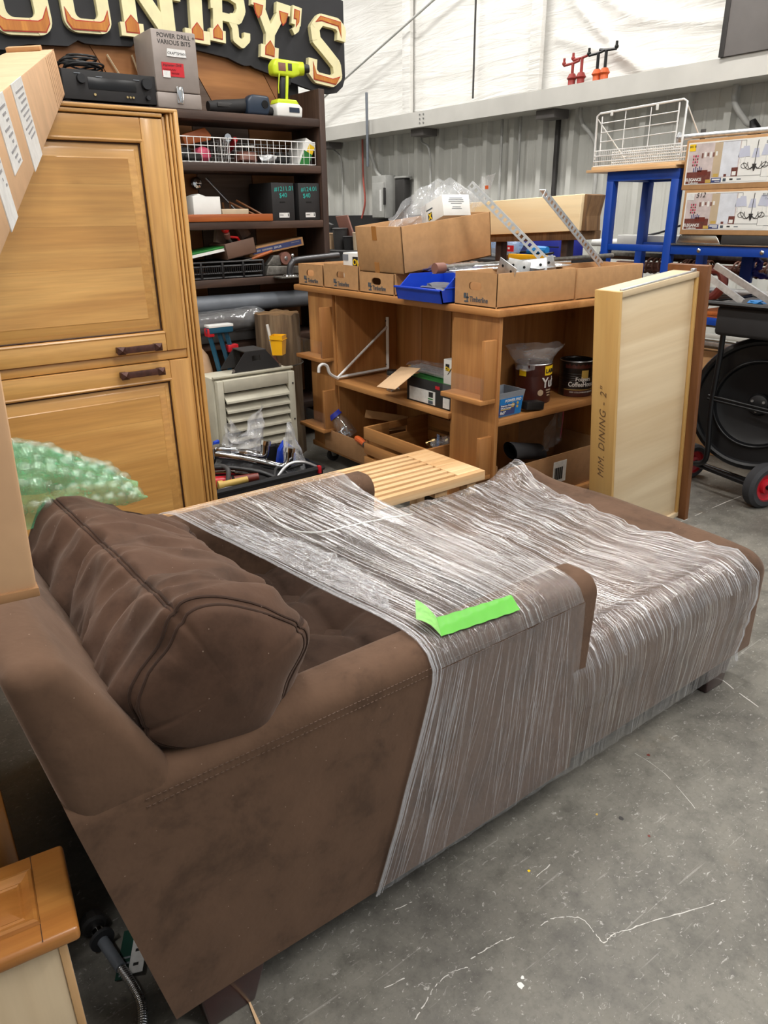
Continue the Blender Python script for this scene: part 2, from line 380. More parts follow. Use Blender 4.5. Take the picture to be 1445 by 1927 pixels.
class B:
    def __init__(s): s.bm = bmesh.new(); s.uv = None
    def box(s, p0, p1, bev=0.0, seg=2, m=None):
        p0, p1 = Vector(p0), Vector(p1)
        r = bmesh.ops.create_cube(s.bm, size=1.0)
        vs = r['verts']; c = (p0 + p1) / 2; d = p1 - p0
        for v in vs: v.co = Vector((v.co.x * d.x, v.co.y * d.y, v.co.z * d.z)) + c
        if bev:
            es = list({e for v in vs for e in v.link_edges})
            rr = bmesh.ops.bevel(s.bm, geom=es, offset=min(bev, 0.49 * min(abs(t) for t in d)), segments=seg, profile=0.5, affect='EDGES')
            vs = list({v for f in rr['faces'] for v in f.verts} | {v for v in vs if v.is_valid})
        if m is not None: bmesh.ops.transform(s.bm, matrix=m, verts=[v for v in vs if v.is_valid])
        return s
    def cyl(s, a, b, r, r2=None, n=14, cap=True):
        a, b = Vector(a), Vector(b); r2 = r if r2 is None else r2
        d = (b - a); q = d.to_track_quat('Z', 'Y').to_matrix()
        ra, rb = [], []
        for k in range(n):
            t = 2 * PI * k / n; e = q @ Vector((math.cos(t), math.sin(t), 0))
            ra.append(s.bm.verts.new(a + e * r)); rb.append(s.bm.verts.new(b + e * r2))
        for k in range(n):
            s.bm.faces.new((ra[k], ra[(k + 1) % n], rb[(k + 1) % n], rb[k]))
        if cap:
            s.bm.faces.new(ra[::-1]); s.bm.faces.new(rb)
        return s
    def tube(s, pts, r, n=8, closed=False, flat=1.0):
        pts = [Vector(p) for p in pts]; N = len(pts); rings = []
        rs = r if isinstance(r, (list, tuple)) else [r] * N
        up = Vector((0, 0, 1)); prev = None
        for i in range(N):
            a = pts[(i - 1) % N] if closed or i else pts[i]; b = pts[(i + 1) % N] if closed or i < N - 1 else pts[i]
            d = (b - a).normalized()
            if prev is None:
                u = d.cross(up)
                if u.length < 0.05: u = d.cross(Vector((1, 0, 0)))
                u.normalize()
            else:
                u = (prev - d * prev.dot(d)).normalized()
            prev = u; w = d.cross(u)
            rings.append([s.bm.verts.new(pts[i] + (u * math.cos(2 * PI * k / n) + w * math.sin(2 * PI * k / n) * flat) * rs[i]) for k in range(n)])
        for i in range(N if closed else N - 1):
            A, Bq = rings[i], rings[(i + 1) % N]
            for k in range(n): s.bm.faces.new((A[k], A[(k + 1) % n], Bq[(k + 1) % n], Bq[k]))
        if not closed:
            s.bm.faces.new(rings[0][::-1]); s.bm.faces.new(rings[-1])
        return s
    def lathe(s, prof, c=(0, 0, 0), n=24, m=None, cap=True):
        c = Vector(c); rings = []
        for r, z in prof:
            ring = []
            for k in range(n):
                t = 2 * PI * k / n; p = Vector((r * math.cos(t), r * math.sin(t), z))
                if m is not None: p = m @ p
                ring.append(s.bm.verts.new(p + c))
            rings.append(ring)
        for A, Bq in zip(rings, rings[1:]):
            for k in range(n): s.bm.faces.new((A[k], A[(k + 1) % n], Bq[(k + 1) % n], Bq[k]))
        if cap:
            if prof[0][0] > 1e-6: s.bm.faces.new(rings[0][::-1])
            if prof[-1][0] > 1e-6: s.bm.faces.new(rings[-1])
        return s
    def prism(s, poly, axis, a, b, bev=0.0, seg=3):
        """polygon extruded from a to b along axis; poly is in the other two axes in xyz order"""
        def P(u, v, w): return {'x': (w, u, v), 'y': (u, w, v), 'z': (u, v, w)}[axis]
        lo = [s.bm.verts.new(P(u, v, a)) for u, v in poly]; hi = [s.bm.verts.new(P(u, v, b)) for u, v in poly]
        n = len(poly); fs = [s.bm.faces.new(lo), s.bm.faces.new(hi[::-1])]
        for k in range(n): fs.append(s.bm.faces.new((lo[k], hi[k], hi[(k + 1) % n], lo[(k + 1) % n])))
        bmesh.ops.recalc_face_normals(s.bm, faces=fs)
        if bev:
            es = list({e for f in fs for e in f.edges})
            bmesh.ops.bevel(s.bm, geom=es, offset=bev, segments=seg, profile=0.5, affect='EDGES')
        return s
    def poly(s, pts):
        s.bm.faces.new([s.bm.verts.new(Vector(p)) for p in pts]); return s
    def grid(s, f, nu, nv, cu=False, uvs=None):
        uvl = s.bm.loops.layers.uv.verify() if uvs is not False else None
        V = [[s.bm.verts.new(Vector(f(i / nu, j / nv))) for j in range(nv + 1)] for i in range(nu if cu else nu + 1)]
        L = len(V)
        for i in range(nu):
            for j in range(nv):
                i2 = (i + 1) % L
                fa = s.bm.faces.new((V[i][j], V[i2][j], V[i2][j + 1], V[i][j + 1]))
                if uvl:
                    for lp, (uu, vv) in zip(fa.loops, ((i, j), (i + 1, j), (i + 1, j + 1), (i, j + 1))):
                        lp[uvl].uv = (uu / nu, vv / nv)
        return s
    def sphere(s, c, r, n=16, sc=(1, 1, 1)):
        rr = bmesh.ops.create_uvsphere(s.bm, u_segments=n, v_segments=max(6, n // 2), radius=r)
        for v in rr['verts']: v.co = Vector((v.co.x * sc[0], v.co.y * sc[1], v.co.z * sc[2])) + Vector(c)
        return s
    def build(s, name, mat, parent=None, m=None, smooth=35, recalc=True):
        if recalc: bmesh.ops.recalc_face_normals(s.bm, faces=s.bm.faces[:])
        me = bpy.data.meshes.new(name); s.bm.to_mesh(me); s.bm.free()
        if smooth:
            for p in me.polygons: p.use_smooth = True
            me.set_sharp_from_angle(angle=math.radians(smooth))
        me.materials.append(M[mat] if isinstance(mat, str) else mat)
        o = bpy.data.objects.new(name, me); COL.objects.link(o)
        return place(o, parent, m)

def box(name, p0, p1, mat, parent=None, bev=0.003, m=None, seg=2):
    return B().box(p0, p1, bev, seg).build(name, mat, parent, m)
def tube(name, pts, r, mat, parent=None, n=8, m=None, closed=False):
    return B().tube(pts, r, n, closed).build(name, mat, parent, m, 60)
def struct(o): o['kind'] = 'structure'; return o

def text(name, body, size, mat, parent, m, extrude=0.0004, align='LEFT', bold=0.0, shear=0.0, space=1.0, sx=1.0):
    c = bpy.data.curves.new(name, 'FONT'); c.body = body; c.size = size; c.extrude = extrude; c.align_x = align
    c.offset = bold; c.shear = shear; c.space_character = space; c.resolution_u = 3
    tmp = bpy.data.objects.new('tmp', c); COL.objects.link(tmp)
    dg = bpy.context.evaluated_depsgraph_get()
    me = bpy.data.meshes.new_from_object(tmp.evaluated_get(dg)); bpy.data.objects.remove(tmp); bpy.data.curves.remove(c)
    me.name = name
    if sx != 1.0:
        for v in me.vertices: v.co.x *= sx
    me.materials.clear(); me.materials.append(M[mat])
    o = bpy.data.objects.new(name, me); COL.objects.link(o)
    return place(o, parent, m)

def copy_tree(o, delta, parent=None):
    c = o.copy(); COL.objects.link(c)
    W[c.name] = delta @ W[o.name]
    if parent is None: c.matrix_local = W[c.name]
    else:
        c.parent = parent; c.matrix_local = W[parent.name].inverted() @ W[c.name]
    for ch in [x for x in bpy.data.objects if x.parent == o]: copy_tree(ch, delta, c)
    return c
def nz(p, s=1.0, seed=0.0):
    return noise.noise(Vector((p[0] * s + seed, p[1] * s + seed * 1.7, p[2] * s - seed)))
FX = Matrix(((0, 0, -1, 0), (-1, 0, 0, 0), (0, 1, 0, 0), (0, 0, 0, 1)))   # writing frame on a face that looks along -x: reads towards -y
def onx(x, y, z, rot=0): return T4(x, y, z) @ FX @ RZ(rot)
FY = Matrix(((1, 0, 0, 0), (0, 0, -1, 0), (0, 1, 0, 0), (0, 0, 0, 1)))    # writing frame on a face that looks along -y: reads towards +x
def ony(x, y, z, rot=0): return T4(x, y, z) @ FY @ RZ(rot)
def arc(p, q, bulge, n=8):
    p, q, b = Vector(p), Vector(q), Vector(bulge)
    return [p.lerp(q, k / n) + b * (4 * (k / n) * (1 - k / n)) for k in range(n + 1)]
def smooth_path(pts, n=5):
    pts = [Vector(p) for p in pts]; out = []
    P = [pts[0]] + pts + [pts[-1]]
    for i in range(1, len(P) - 2):
        for k in range(n):
            t = k / n; a, b, c, d = P[i - 1], P[i], P[i + 1], P[i + 2]
            out.append(0.5 * ((2 * b) + (c - a) * t + (2 * a - 5 * b + 4 * c - d) * t * t + (3 * b - a - 3 * c + d) * t ** 3))
    out.append(pts[-1]); return out

def open_carton(t, x0, x1, y0, y1, z0, z1, mat='kraft', th=0.006, names=True):
    """four walls and a bottom of an open cardboard box, each panel a part"""
    box('bottom', (x0, y0, z0), (x1, y1, z0 + th), mat, t, 0.0008)
    a = box('side_panel', (x0, y0, z0), (x0 + th, y1, z1), mat, t, 0.0012)
    b = box('side_panel', (x1 - th, y0, z0), (x1, y1, z1), mat, t, 0.0012)
    c = box('side_panel', (x0 + th, y0, z0), (x1 - th, y0 + th, z1), mat, t, 0.0012)
    d = box('side_panel', (x0 + th, y1 - th, z0), (x1 - th, y1, z1), mat, t, 0.0012)
    return a, b, c, d

# ================================================================== THE SETTING
struct(B().poly([(-5, -4, 0), (9, -4, 0), (9, 14, 0), (-5, 14, 0)]).build('floor', 'concrete', None, smooth=0))
fl = bpy.data.objects['floor']
def ribbon(name, pts, w, mat, seed=1):
    """thin uneven ribbon lying on the slab"""
    P = smooth_path([(x, y, 0) for x, y in pts], 6); rng = random.Random(seed); b = B(); prev = None
    for k, q in enumerate(P):
        a = P[max(0, k - 1)]; c = P[min(len(P) - 1, k + 1)]; d = (c - a).normalized(); n = Vector((-d.y, d.x, 0))
        ww = w * (0.25 + rng.random()); off = n * w * 1.2 * (rng.random() - .5)
        cur = (b.bm.verts.new(q + off + n * ww * .5 + Vector((0, 0, 0.0006))), b.bm.verts.new(q + off - n * ww * .5 + Vector((0, 0, 0.0006))))
        if prev and rng.random() > 0.12: b.bm.faces.new((prev[0], prev[1], cur[1], cur[0]))
        prev = cur
    return b.build(name, mat, fl, smooth=0)
plain('crack_pale', C(206, 204, 198), 0.7, var=0.05)
ribbon('slab_joint', [(2.02, 1.05), (1.958, 0.881), (1.91, 0.732), (1.80, 0.40), (1.5, -0.6)], 0.0035, 'crack_pale', 3)
ribbon('slab_joint', [(2.6, 1.76), (2.975, 1.70), (3.553, 1.70), (5.5, 1.62)], 0.004, 'crack_pale', 4)
for k, c in enumerate(([(0.557, 0.678), (0.592, 0.689), (0.626, 0.702), (0.668, 0.704), (0.701, 0.693)], [(0.717, 0.702), (0.758, 0.699), (0.79, 0.693), (0.819, 0.683)],
        [(0.876, 0.67), (0.913, 0.665), (0.938, 0.65), (0.96, 0.626), (0.955, 0.594), (0.952, 0.568), (0.981, 0.567), (1.018, 0.554), (1.055, 0.542), (1.135, 0.512), (1.235, 0.474)],
        [(0.666, 0.878), (0.706, 0.872)], [(0.962, 0.755), (1.011, 0.759)], [(1.47, 0.866), (1.464, 0.77), (1.418, 0.657)], [(0.548, 0.758), (0.59, 0.749)])):
    ribbon('slab_crack', c, 0.0022 if k != 5 else 0.0012, 'crack_pale', 10 + k)
for k, (x, y, r, mt) in enumerate(((0.755, 0.607, 0.008, 'paper_white'), (1.213, 0.79, 0.004, 'gold_print'), (0.961, 0.776, 0.004, 'yellow_print'), (1.25, 0.747, 0.007, 'charcoal'), (1.255, 0.674, 0.004, 'maroon'), (1.492, 0.839, 0.005, 'maroon'), (0.77, 0.615, 0.004, 'paper_white'))):
    B().prism([(x + r * (0.6 + .5 * random.random()) * math.cos(a), y + r * (0.6 + .5 * random.random()) * math.sin(a)) for a in [2 * PI * i_ / 9 for i_ in range(9)]], 'z', 0.0002, 0.0007).build('paint_spot', mt, fl, smooth=0)

# right wall: ribbed metal sheet below the girt, white liner above
def ribbed():
    b = B(); pitch = 0.38; prof = []
    y = -1.2 - 0.27
    while y < 12:
        prof += [(y, 0), (y + 0.012, 0.07), (y + 0.07, 0.07), (y + 0.082, 0)]
        for k in (0.16, 0.25):
            prof += [(y + k, 0), (y + k + 0.008, 0.008), (y + k + 0.03, 0.008), (y + k + 0.038, 0)]
        y += pitch
    lo = [b.bm.verts.new((6.0 - d, yy, 0)) for yy, d in prof]; hi = [b.bm.verts.new((6.0 - d, yy, 2.3)) for yy, d in prof]
    for k in range(len(prof) - 1): b.bm.faces.new((lo[k], lo[k + 1], hi[k + 1], hi[k]))
    return b
wr = struct(ribbed().build('wall_right', 'wall_metal', None, smooth=0))
box('dark_panel', (5.9, 6.6, 0), (5.96, 12, 1.335), 'soft_black', wr, 0)
box('wall_panel', (5.93, 5.19, 0), (5.965, 5.23, 2.3), 'charcoal', wr, 0.003)
PLEATS = [([(5.30, 2.83), (4.9, 2.68), (4.3, 2.48), (3.9, 2.38)], 0.03), ([(5.15, 3.1), (4.85, 2.82), (4.5, 2.55), (4.25, 2.38)], 0.035), ([(4.95, 3.15), (4.5, 2.86), (3.9, 2.70), (3.45, 2.66)], 0.035), ([(4.6, 3.15), (4.1, 2.92), (3.45, 2.80)], 0.03), ([(5.2, 2.55), (4.9, 2.46), (4.6, 2.40)], 0.02), ([(5.0, 2.98), (4.6, 2.62), (4.35, 2.40)], 0.02)]
PL = [([Vector((0, a, b)) for a, b in pts], am) for pts, am in PLEATS]; PL = [(smooth_path(pp, 6), am) for pp, am in PL]
def liner(u, v):
    y = -1.0 + 13 * u; z = 2.3 + 2.4 * v
    d = 0.02 * nz((y, z, 0), 0.9, 3) + 0.01 * nz((y * 1.0, z * 6, 0), 1.2, 5)
    if 3.0 < y < 5.6 and z < 3.3:
        for pp, am in PL:
            dm = min((q.y - y) ** 2 + (q.z - z) ** 2 for q in pp); d += am * math.exp(-dm / 0.0022)
    return (5.965 - d, y, z)
lw = struct(B().grid(liner, 330, 110).build('wall_liner', 'liner_white', None, smooth=60))
for yy in (7.35, 5.42): box('liner_batten', (5.87, yy, 2.3), (5.925, yy + 0.14, 4.6), 'liner_white', lw, 0.01)
tb = struct(B().prism([(5.62, 2.213), (5.93, 2.213), (5.93, 2.362), (5.91, 2.362), (5.91, 2.233), (5.645, 2.233), (5.645, 2.362), (5.62, 2.362)], 'y', -1, 12).build('trim_1', 'beam_grey'))
for yy in (6.86, 6.80): 
    for zz in (2.25, 2.29, 2.33): B().cyl((5.619, yy, zz), (5.613, yy, zz), 0.008, n=8).build('bolt', 'steel', tb)
for yy in (6.9, 5.05, 8.8): box('girt_clip', (5.7, yy, 2.14), (5.9, yy + 0.22, 2.213), 'dark_panel', tb, 0.004)
dp = struct(box('door_1', (5.6, 1.6, 2.364), (5.64, 3.44, 3.6), 'dark_panel', None, 0.004))
box('door_rail', (5.595, 3.41, 2.364), (5.65, 3.45, 3.6), 'charcoal', dp)
# plank and plywood partition behind the bookcase
wb = struct(box('wall_back', (0.3, 4.36, 0), (2.62, 4.42, 3.4), 'soft_black', None, 0.002))
for k, (x0, x1) in enumerate(((0.3, 0.72), (0.725, 1.15), (1.155, 1.46), (1.465, 1.9), (1.905, 2.25), (2.255, 2.62))):
    box('board', (x0, 4.335, 0.0), (x1, 4.36, 1.86), 'plywall' if k % 2 else 'graywood', wb, 0.002)
def diag(x0, x1, mat):   # boards set on the slant above the top shelf
    return B().prism([(x0, 1.86), (x1, 1.86), (x1 - 0.5, 2.7), (x0 - 0.5, 2.7)], 'y', 4.335, 4.36).build('board', mat, wb)
for x0, x1, mm in ((1.2, 1.565, 'plywall'), (1.57, 1.86, 'plywall'), (1.865, 2.085, 'graywood'), (2.09, 2.52, 'plywall'), (2.525, 2.62, 'plywall')): diag(x0, x1, mm)
struct(box('wall_left', (-3.2, -3, 0), (-3.1, 13, 4.8), 'wall_metal', None, 0))
struct(box('wall_far', (-5, 13.0, 0), (9, 13.1, 4.8), 'wall_metal', None, 0))
struct(box('ceiling', (-5, -4, 4.82), (9, 14, 4.9), 'liner_white', None, 0))
plain('lamp_on', (1, 1, 1, 1), 0.5); M['lamp_on'].cycles.emission_sampling = 'NONE'; M['lamp_on'].node_tree.nodes['Principled BSDF'].inputs['Emission Color'].default_value = (1, 0.97, 0.93, 1)
M['lamp_on'].node_tree.nodes['Principled BSDF'].inputs['Emission Strength'].default_value = 6.0
for k, (x, y) in enumerate(LIGHTS):
    t = thing('strip_fixture', 'white shop strip light under the ceiling, ' + ('above the left aisle', 'left of the plywood partition', 'behind the viewer', 'over the sofa', 'behind the plywood partition', 'behind the viewer to the right', 'over the bare floor at right', 'over the blue steel stand', 'over the grey switch box', 'farthest down the hall')[k], 'light', (x, y, LZ), 'ceiling strip lights')
    box('housing', (x - 0.16, y - 1.0, LZ - 0.02), (x + 0.16, y + 1.0, LZ + 0.05), 'white_plastic', t)
    box('tube', (x - 0.14, y - 0.95, LZ - 0.05), (x - 0.05, y + 0.95, LZ - 0.021), 'lamp_on', t)
    box('tube', (x + 0.05, y - 0.95, LZ - 0.05), (x + 0.14, y + 0.95, LZ - 0.021), 'lamp_on', t)
    for s in (-0.7, 0.7): B().cyl((x, y + s, LZ + 0.05), (x, y + s, 4.82), 0.004, n=6).build('hanger', 'steel', t)

# ------------------------------------------------------------------ things on the wall
def conduit(label, pts, r=0.012, mat='grey_paint'):
    pts = smooth_path(pts, 5)
    return tag(tube('conduit', pts, r, mat, None, 10), label, 'conduit')
conduit('thin grey conduit bending down the wall beside the dark bookcase', [(5.9, 9.04, 2.28), (5.9, 9.0, 2.15), (5.89, 8.8, 1.98), (5.89, 8.8, 1.34)])
conduit('thick pale conduit running from the beam into the grey switch box', [(5.86, 8.13, 2.28), (5.86, 8.12, 2.1), (5.86, 8.0, 1.85), (5.86, 7.9, 1.77)], 0.022)
conduit('grey conduit with a kink left of the slotted steel angle', [(5.88, 7.16, 2.21), (5.88, 7.14, 2.1), (5.88, 6.99, 1.92), (5.88, 6.99, 0.9)])
conduit('grey conduit curving behind the white wire shelf', [(5.88, 4.9, 2.28), (5.88, 4.88, 2.1), (5.9, 4.7, 1.85), (5.88, 4.68, 1.2)], 0.018)
conduit('grey conduit curving down at the right edge above the galvanised pipe', [(5.85, 3.42, 2.28), (5.85, 3.42, 2.1), (5.85, 3.3, 1.95), (5.85, 3.22, 1.86), (5.85, 3.22, 1.2)], 0.022)
tag(B().cyl((5.84, 3.22, 1.90), (5.84, 3.22, 1.80), 0.05, 0.04, 14).cyl((5.84, 3.22, 1.90), (5.84, 3.25, 1.96), 0.04, 0.022, 14).build('cable_gland', 'black_plastic'), 'black cable fitting on the conduit at the right edge', 'cable fitting')
tag(tube('conduit', [(5.9, 5.65, 2.28), (5.9, 5.65, 0.6)], 0.014, 'grey_paint'), 'straight grey conduit, right one of a pair on the ribbed wall', 'conduit')
tag(tube('conduit', [(5.9, 5.9, 2.28), (5.9, 5.9, 0.6)], 0.014, 'grey_paint'), 'straight grey conduit, left one of a pair on the ribbed wall', 'conduit')
tag(tube('threaded_rod', [(5.58, 7.78, 2.64), (5.58, 7.78, 1.87)], 0.016, 'pvc_grey'), 'grey rod standing up past the beam left of the conduits', 'rod')
tag(tube('hanging_cord', smooth_path([(5.9, 8.33, 2.25), (5.9, 8.33, 1.8), (5.9, 8.30, 1.5), (5.9, 8.38, 1.30)]), 0.012, 'cord_red'), 'faded red cord hanging on the wall', 'cord')
tag(tube('brace_cable', [(5.8, 9.4, 2.63), (5.8, 5.95, 3.66)], 0.012, 'grey_paint'), 'slanted steel brace cable crossing the white liner', 'cable')
tag(tube('drop_cable', [(5.88, 6.32, 4.6), (5.88, 6.32, 2.44)], 0.01, 'charcoal'), 'dark cable hanging straight down the white liner', 'cable')
t = thing('switch_box', 'grey electrical disconnect box on the ribbed wall', 'switch box', (5.75, 7.8, 1.3))
box('case', (5.78, 7.70, 1.3), (5.95, 7.98, 1.78), 'panel_grey', t, 0.008)
box('cover', (5.765, 7.72, 1.31), (5.78, 7.96, 1.70), 'grey_paint', t, 0.005)
box('rating_plate', (5.762, 7.76, 1.38), (5.766, 7.80, 1.62), 'label_white', t, 0)
box('lever', (5.74, 7.68, 1.45), (5.77, 7.70, 1.64), 'charcoal', t, 0.004)
t = thing('switch_box', 'tall dark gap box beside the grey disconnect box', 'switch box', (5.9, 7.5, 1.3))
box('case', (5.86, 7.44, 1.3), (5.95, 7.62, 1.74), 'charcoal', t, 0.006)
box('bracket', (5.85, 7.40, 1.74), (5.95, 7.62, 1.76), 'grey_paint', t)
# pipe clamps standing on the girt
def pipe_clamp(x, y, h, mat, hmat, label, flip=1):
    t = thing('pipe_clamp', label, 'clamp', (x, y, 2.345), 'pipe clamps on the beam')
    b = B().lathe([(0.034, 0), (0.04, 0.02), (0.032, 0.035), (0.032, 0.07), (0.045, 0.085), (0.036, 0.1), (0.026, 0.12)], (x, y, 2.345), 14)
    b.build('jaw', mat, t)
    box('foot', (x - 0.03, y - 0.09, 2.35), (x + 0.03, y + 0.03, 2.375), mat, t, 0.006)
    B().cyl((x, y, 2.46), (x, y, 2.345 + h), 0.013, n=8).build('screw', hmat, t)
    b = B().tube(smooth_path([(x, y + 0.10 * flip, 2.345 + h - 0.005), (x, y, 2.345 + h), (x, y - 0.07 * flip, 2.345 + h + 0.012)], 3), 0.011, 8)
    b.sphere((x, y + 0.1 * flip, 2.345 + h + 0.01), 0.018, 8); b.cyl((x, y + .1 * flip, 2.345 + h - .005), (x, y + .1 * flip, 2.345 + h + .05), .011, n=8)
    b.build('crank', hmat, t)
pipe_clamp(5.74, 4.91, 0.20, 'clamp_red', 'clamp_red', 'red pipe clamp, left one of the red pair on the beam')
pipe_clamp(5.75, 4.82, 0.23, 'clamp_red', 'clamp_red', 'red pipe clamp, right one of the red pair on the beam', 1)
pipe_clamp(5.75, 4.65, 0.24, 'clamp_orange', 'black_metal', 'orange pipe clamp with black crank, left one of the orange pair')
pipe_clamp(5.75, 4.57, 0.25, 'clamp_orange', 'black_metal', 'orange pipe clamp with black crank, rightmost on the beam', -1)

# ================================================================== SOFA
def sofa():
    t = thing('chaise_sofa', 'low dark brown suede chaise sofa half wrapped in clear film', 'sofa', (0.2, 0.88, 0))
    # back: leaning slab with a rounded top
    bk = B().prism([(0.199, 0.09), (0.104, 0.60), (0.064, 0.828), (0.138, 0.826), (0.236, 0.645), (0.30, 0.50), (0.40, 0.36), (0.40, 0.09)], 'y', 0.881, 1.842, 0.03, 5).build('back', 'suede', t, smooth=60)
    # arms, each a panel with a rounded top edge
    for y0, y1 in ((0.878, 1.0), (1.723, 1.845)):
        ar = B()
        n = 7; r = 0.045
        prof = [(y0, 0.088), (y0, 0.60 - r)]
        prof += [(y0 + r - r * math.cos(a), 0.60 - r + r * math.sin(a)) for a in [PI / 2 * k / n for k in range(1, n + 1)]]
        prof += [(y1 - r + r * math.sin(a), 0.60 - r + r * math.cos(a)) for a in [PI / 2 * k / n for k in range(1, n + 1)]]
        prof += [(y1, 0.088)]
        rows = []
        for k in range(41):
            u = k / 40
            row = []
            for (yy, zz) in prof:
                xb = 0.199 - (zz - 0.088) * 0.185          # leaning rear edge
                xf = 1.205 + 0.035 * min(1, max(0, (zz - 0.3) / 0.25))
                x = xb + (xf - xb) * u
                yo = 0.006 * nz((x, 0, zz), 3.0, 2) * (1 if yy < (y0 + y1) / 2 else -1)
                row.append(ar.bm.verts.new((x, yy + yo, zz + (0.004 * nz((x, yy, 0), 4, 9) if zz > 0.3 else 0))))
            rows.append(row)
        for a, b in zip(rows, rows[1:]):
            for k in range(len(prof) - 1): ar.bm.faces.new((a[k], b[k], b[k + 1], a[k + 1]))
        ar.bm.faces.new(rows[0]); ar.bm.faces.new(rows[-1][::-1])
        armo = ar.build('arm', 'suede', t, smooth=50)
        # twin needle seam along the outer top edge
        yy = y0 if y0 < 1.2 else y1
        sg = -1 if y0 < 1.2 else 1
        for dz in (0.0, 0.014):
            b = B()
            x = 0.21
            while x < 1.18:
                b.box((x, yy + sg * 0.0005, 0.548 + dz), (x + 0.0055, yy + sg * 0.002, 0.5489 + dz)); x += 0.009
            so = b.build('stitching', 'stitch', armo); so['kind'] = 'stuff'
    # seat between the arms: tufted
    def tuft(u, v):
        x = 0.36 + 0.86 * u; y = 1.0 + 0.723 * v
        z = 0.40 + 0.02 * math.sin(PI * v) ** 0.5
        for tx in (0.62, 0.84, 1.06):
            for ty in (1.14, 1.36, 1.58):
                d2 = ((x - tx) / 0.085) ** 2 + ((y - ty) / 0.085) ** 2
                z -= 0.045 * math.exp(-d2 * 1.6)
            z -= 0.011 * math.exp(-((x - tx) / 0.016) ** 2)
        for ty in (1.14, 1.36, 1.58): z -= 0.011 * math.exp(-((y - ty) / 0.016) ** 2)
        return (x, y, z + 0.006 * nz((x, y, 0), 9, 4))
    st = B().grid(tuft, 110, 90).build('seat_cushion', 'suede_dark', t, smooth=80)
    for tx in (0.62, 0.84):
        for ty in (1.14, 1.36, 1.58): B().sphere((tx, ty, 0.366), 0.011, 10, (1, 1, .5)).build('tuft_button', 'suede_dark', st)
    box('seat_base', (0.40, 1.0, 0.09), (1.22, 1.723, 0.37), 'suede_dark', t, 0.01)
    # chaise part in front of the arms
    def cush(u, v):
        # rounded slab profile: u along x (0..1), v around y from far underside over the top to the near underside
        x = 1.2 + 0.885 * u
        L = v
        y0, y1, z0, z1, r = 0.885, 1.84, 0.235, 0.415, 0.07
        seg = [(y1, z0)] + [(y1, z0 + 0.05)] + [(y1 - r + r * math.cos(a), z1 - r + r * math.sin(a)) for a in [PI / 2 * k / 8 for k in range(9)]]
        seg += [(y1 - r - (y1 - y0 - 2 * r) * k / 20, z1 + 0.018 * math.sin(PI * k / 20)) for k in range(1, 20)]
        seg += [(y0 + r - r * math.sin(a), z1 - r + r * math.cos(a)) for a in [PI / 2 * k / 8 for k in range(9)]] + [(y0, z0 + 0.05), (y0, z0)]
        i = min(len(seg) - 1, int(round(v * (len(seg) - 1))))
        y, z = seg[i]
        e = max(0.0, (x - 2.02) / 0.065)          # round the foot end
        if e > 0:
            k = 1 - math.sqrt(max(0, 1 - min(1, e) ** 2))
            z = z - (z - 0.30) * 0.32 * k; y = y + (1.36 - y) * 0.035 * k
        if y > 1.5 and z > 0.36 and x > 1.75:    # the far corner stands up
            z += 0.055 * math.exp(-((x - 1.97) / 0.09) ** 2 - ((y - 1.80) / 0.09) ** 2)
        return (x, y, z + 0.006 * nz((x, y, z), 7, 1))
    nseg = 2 + 9 + 19 + 9 + 2 - 1
    B().grid(cush, 60, nseg).build('chaise_cushion', 'suede', t, smooth=80)
    # closed foot end
    def foot(u, v):
        p = cush(1.0, v)
        c = (2.085 + 0.012 * math.sin(PI * u), p[1] * (1 - u) + 1.36 * u, p[2] * (1 - u) + 0.30 * u)
        return c if u > 0 else p
    B().grid(foot, 8, nseg).build('chaise_end', 'suede', t, smooth=60)
    box('base_frame', (1.2, 0.888, 0.088), (2.07, 1.838, 0.245), 'suede', t, 0.012, seg=3)
    # tapered block legs
    for x, y in ((0.30, 0.935), (0.30, 1.79), (1.905, 0.945), (1.905, 1.79)):
        B().prism([(x - 0.055, 0.09), (x + 0.075, 0.09), (x + 0.045, 0.0), (x - 0.045, 0.0)], 'y', y - 0.05, y + 0.05, 0.005).build('leg', 'cherry_leg', t)
    return t
sofa()

# pale chip caught at the sofa's rear foot, splinter on the slab
tag(B().prism([(0.262, 0.79), (0.30, 0.80), (0.292, 0.765), (0.27, 0.76)], 'z', 0.03, 0.034).build('wood_chip', 'card_tan'), 'small pale wood chip by the rear sofa leg', 'chip') if False else None
tag(B().prism([(0.318, 0.800), (0.327, 0.802), (0.334, 0.888), (0.331, 0.889)], 'z', 0.0, 0.004).build('wood_splinter', 'card_tan'), 'thin pale wood splinter on the floor by the sofa leg', 'splinter')

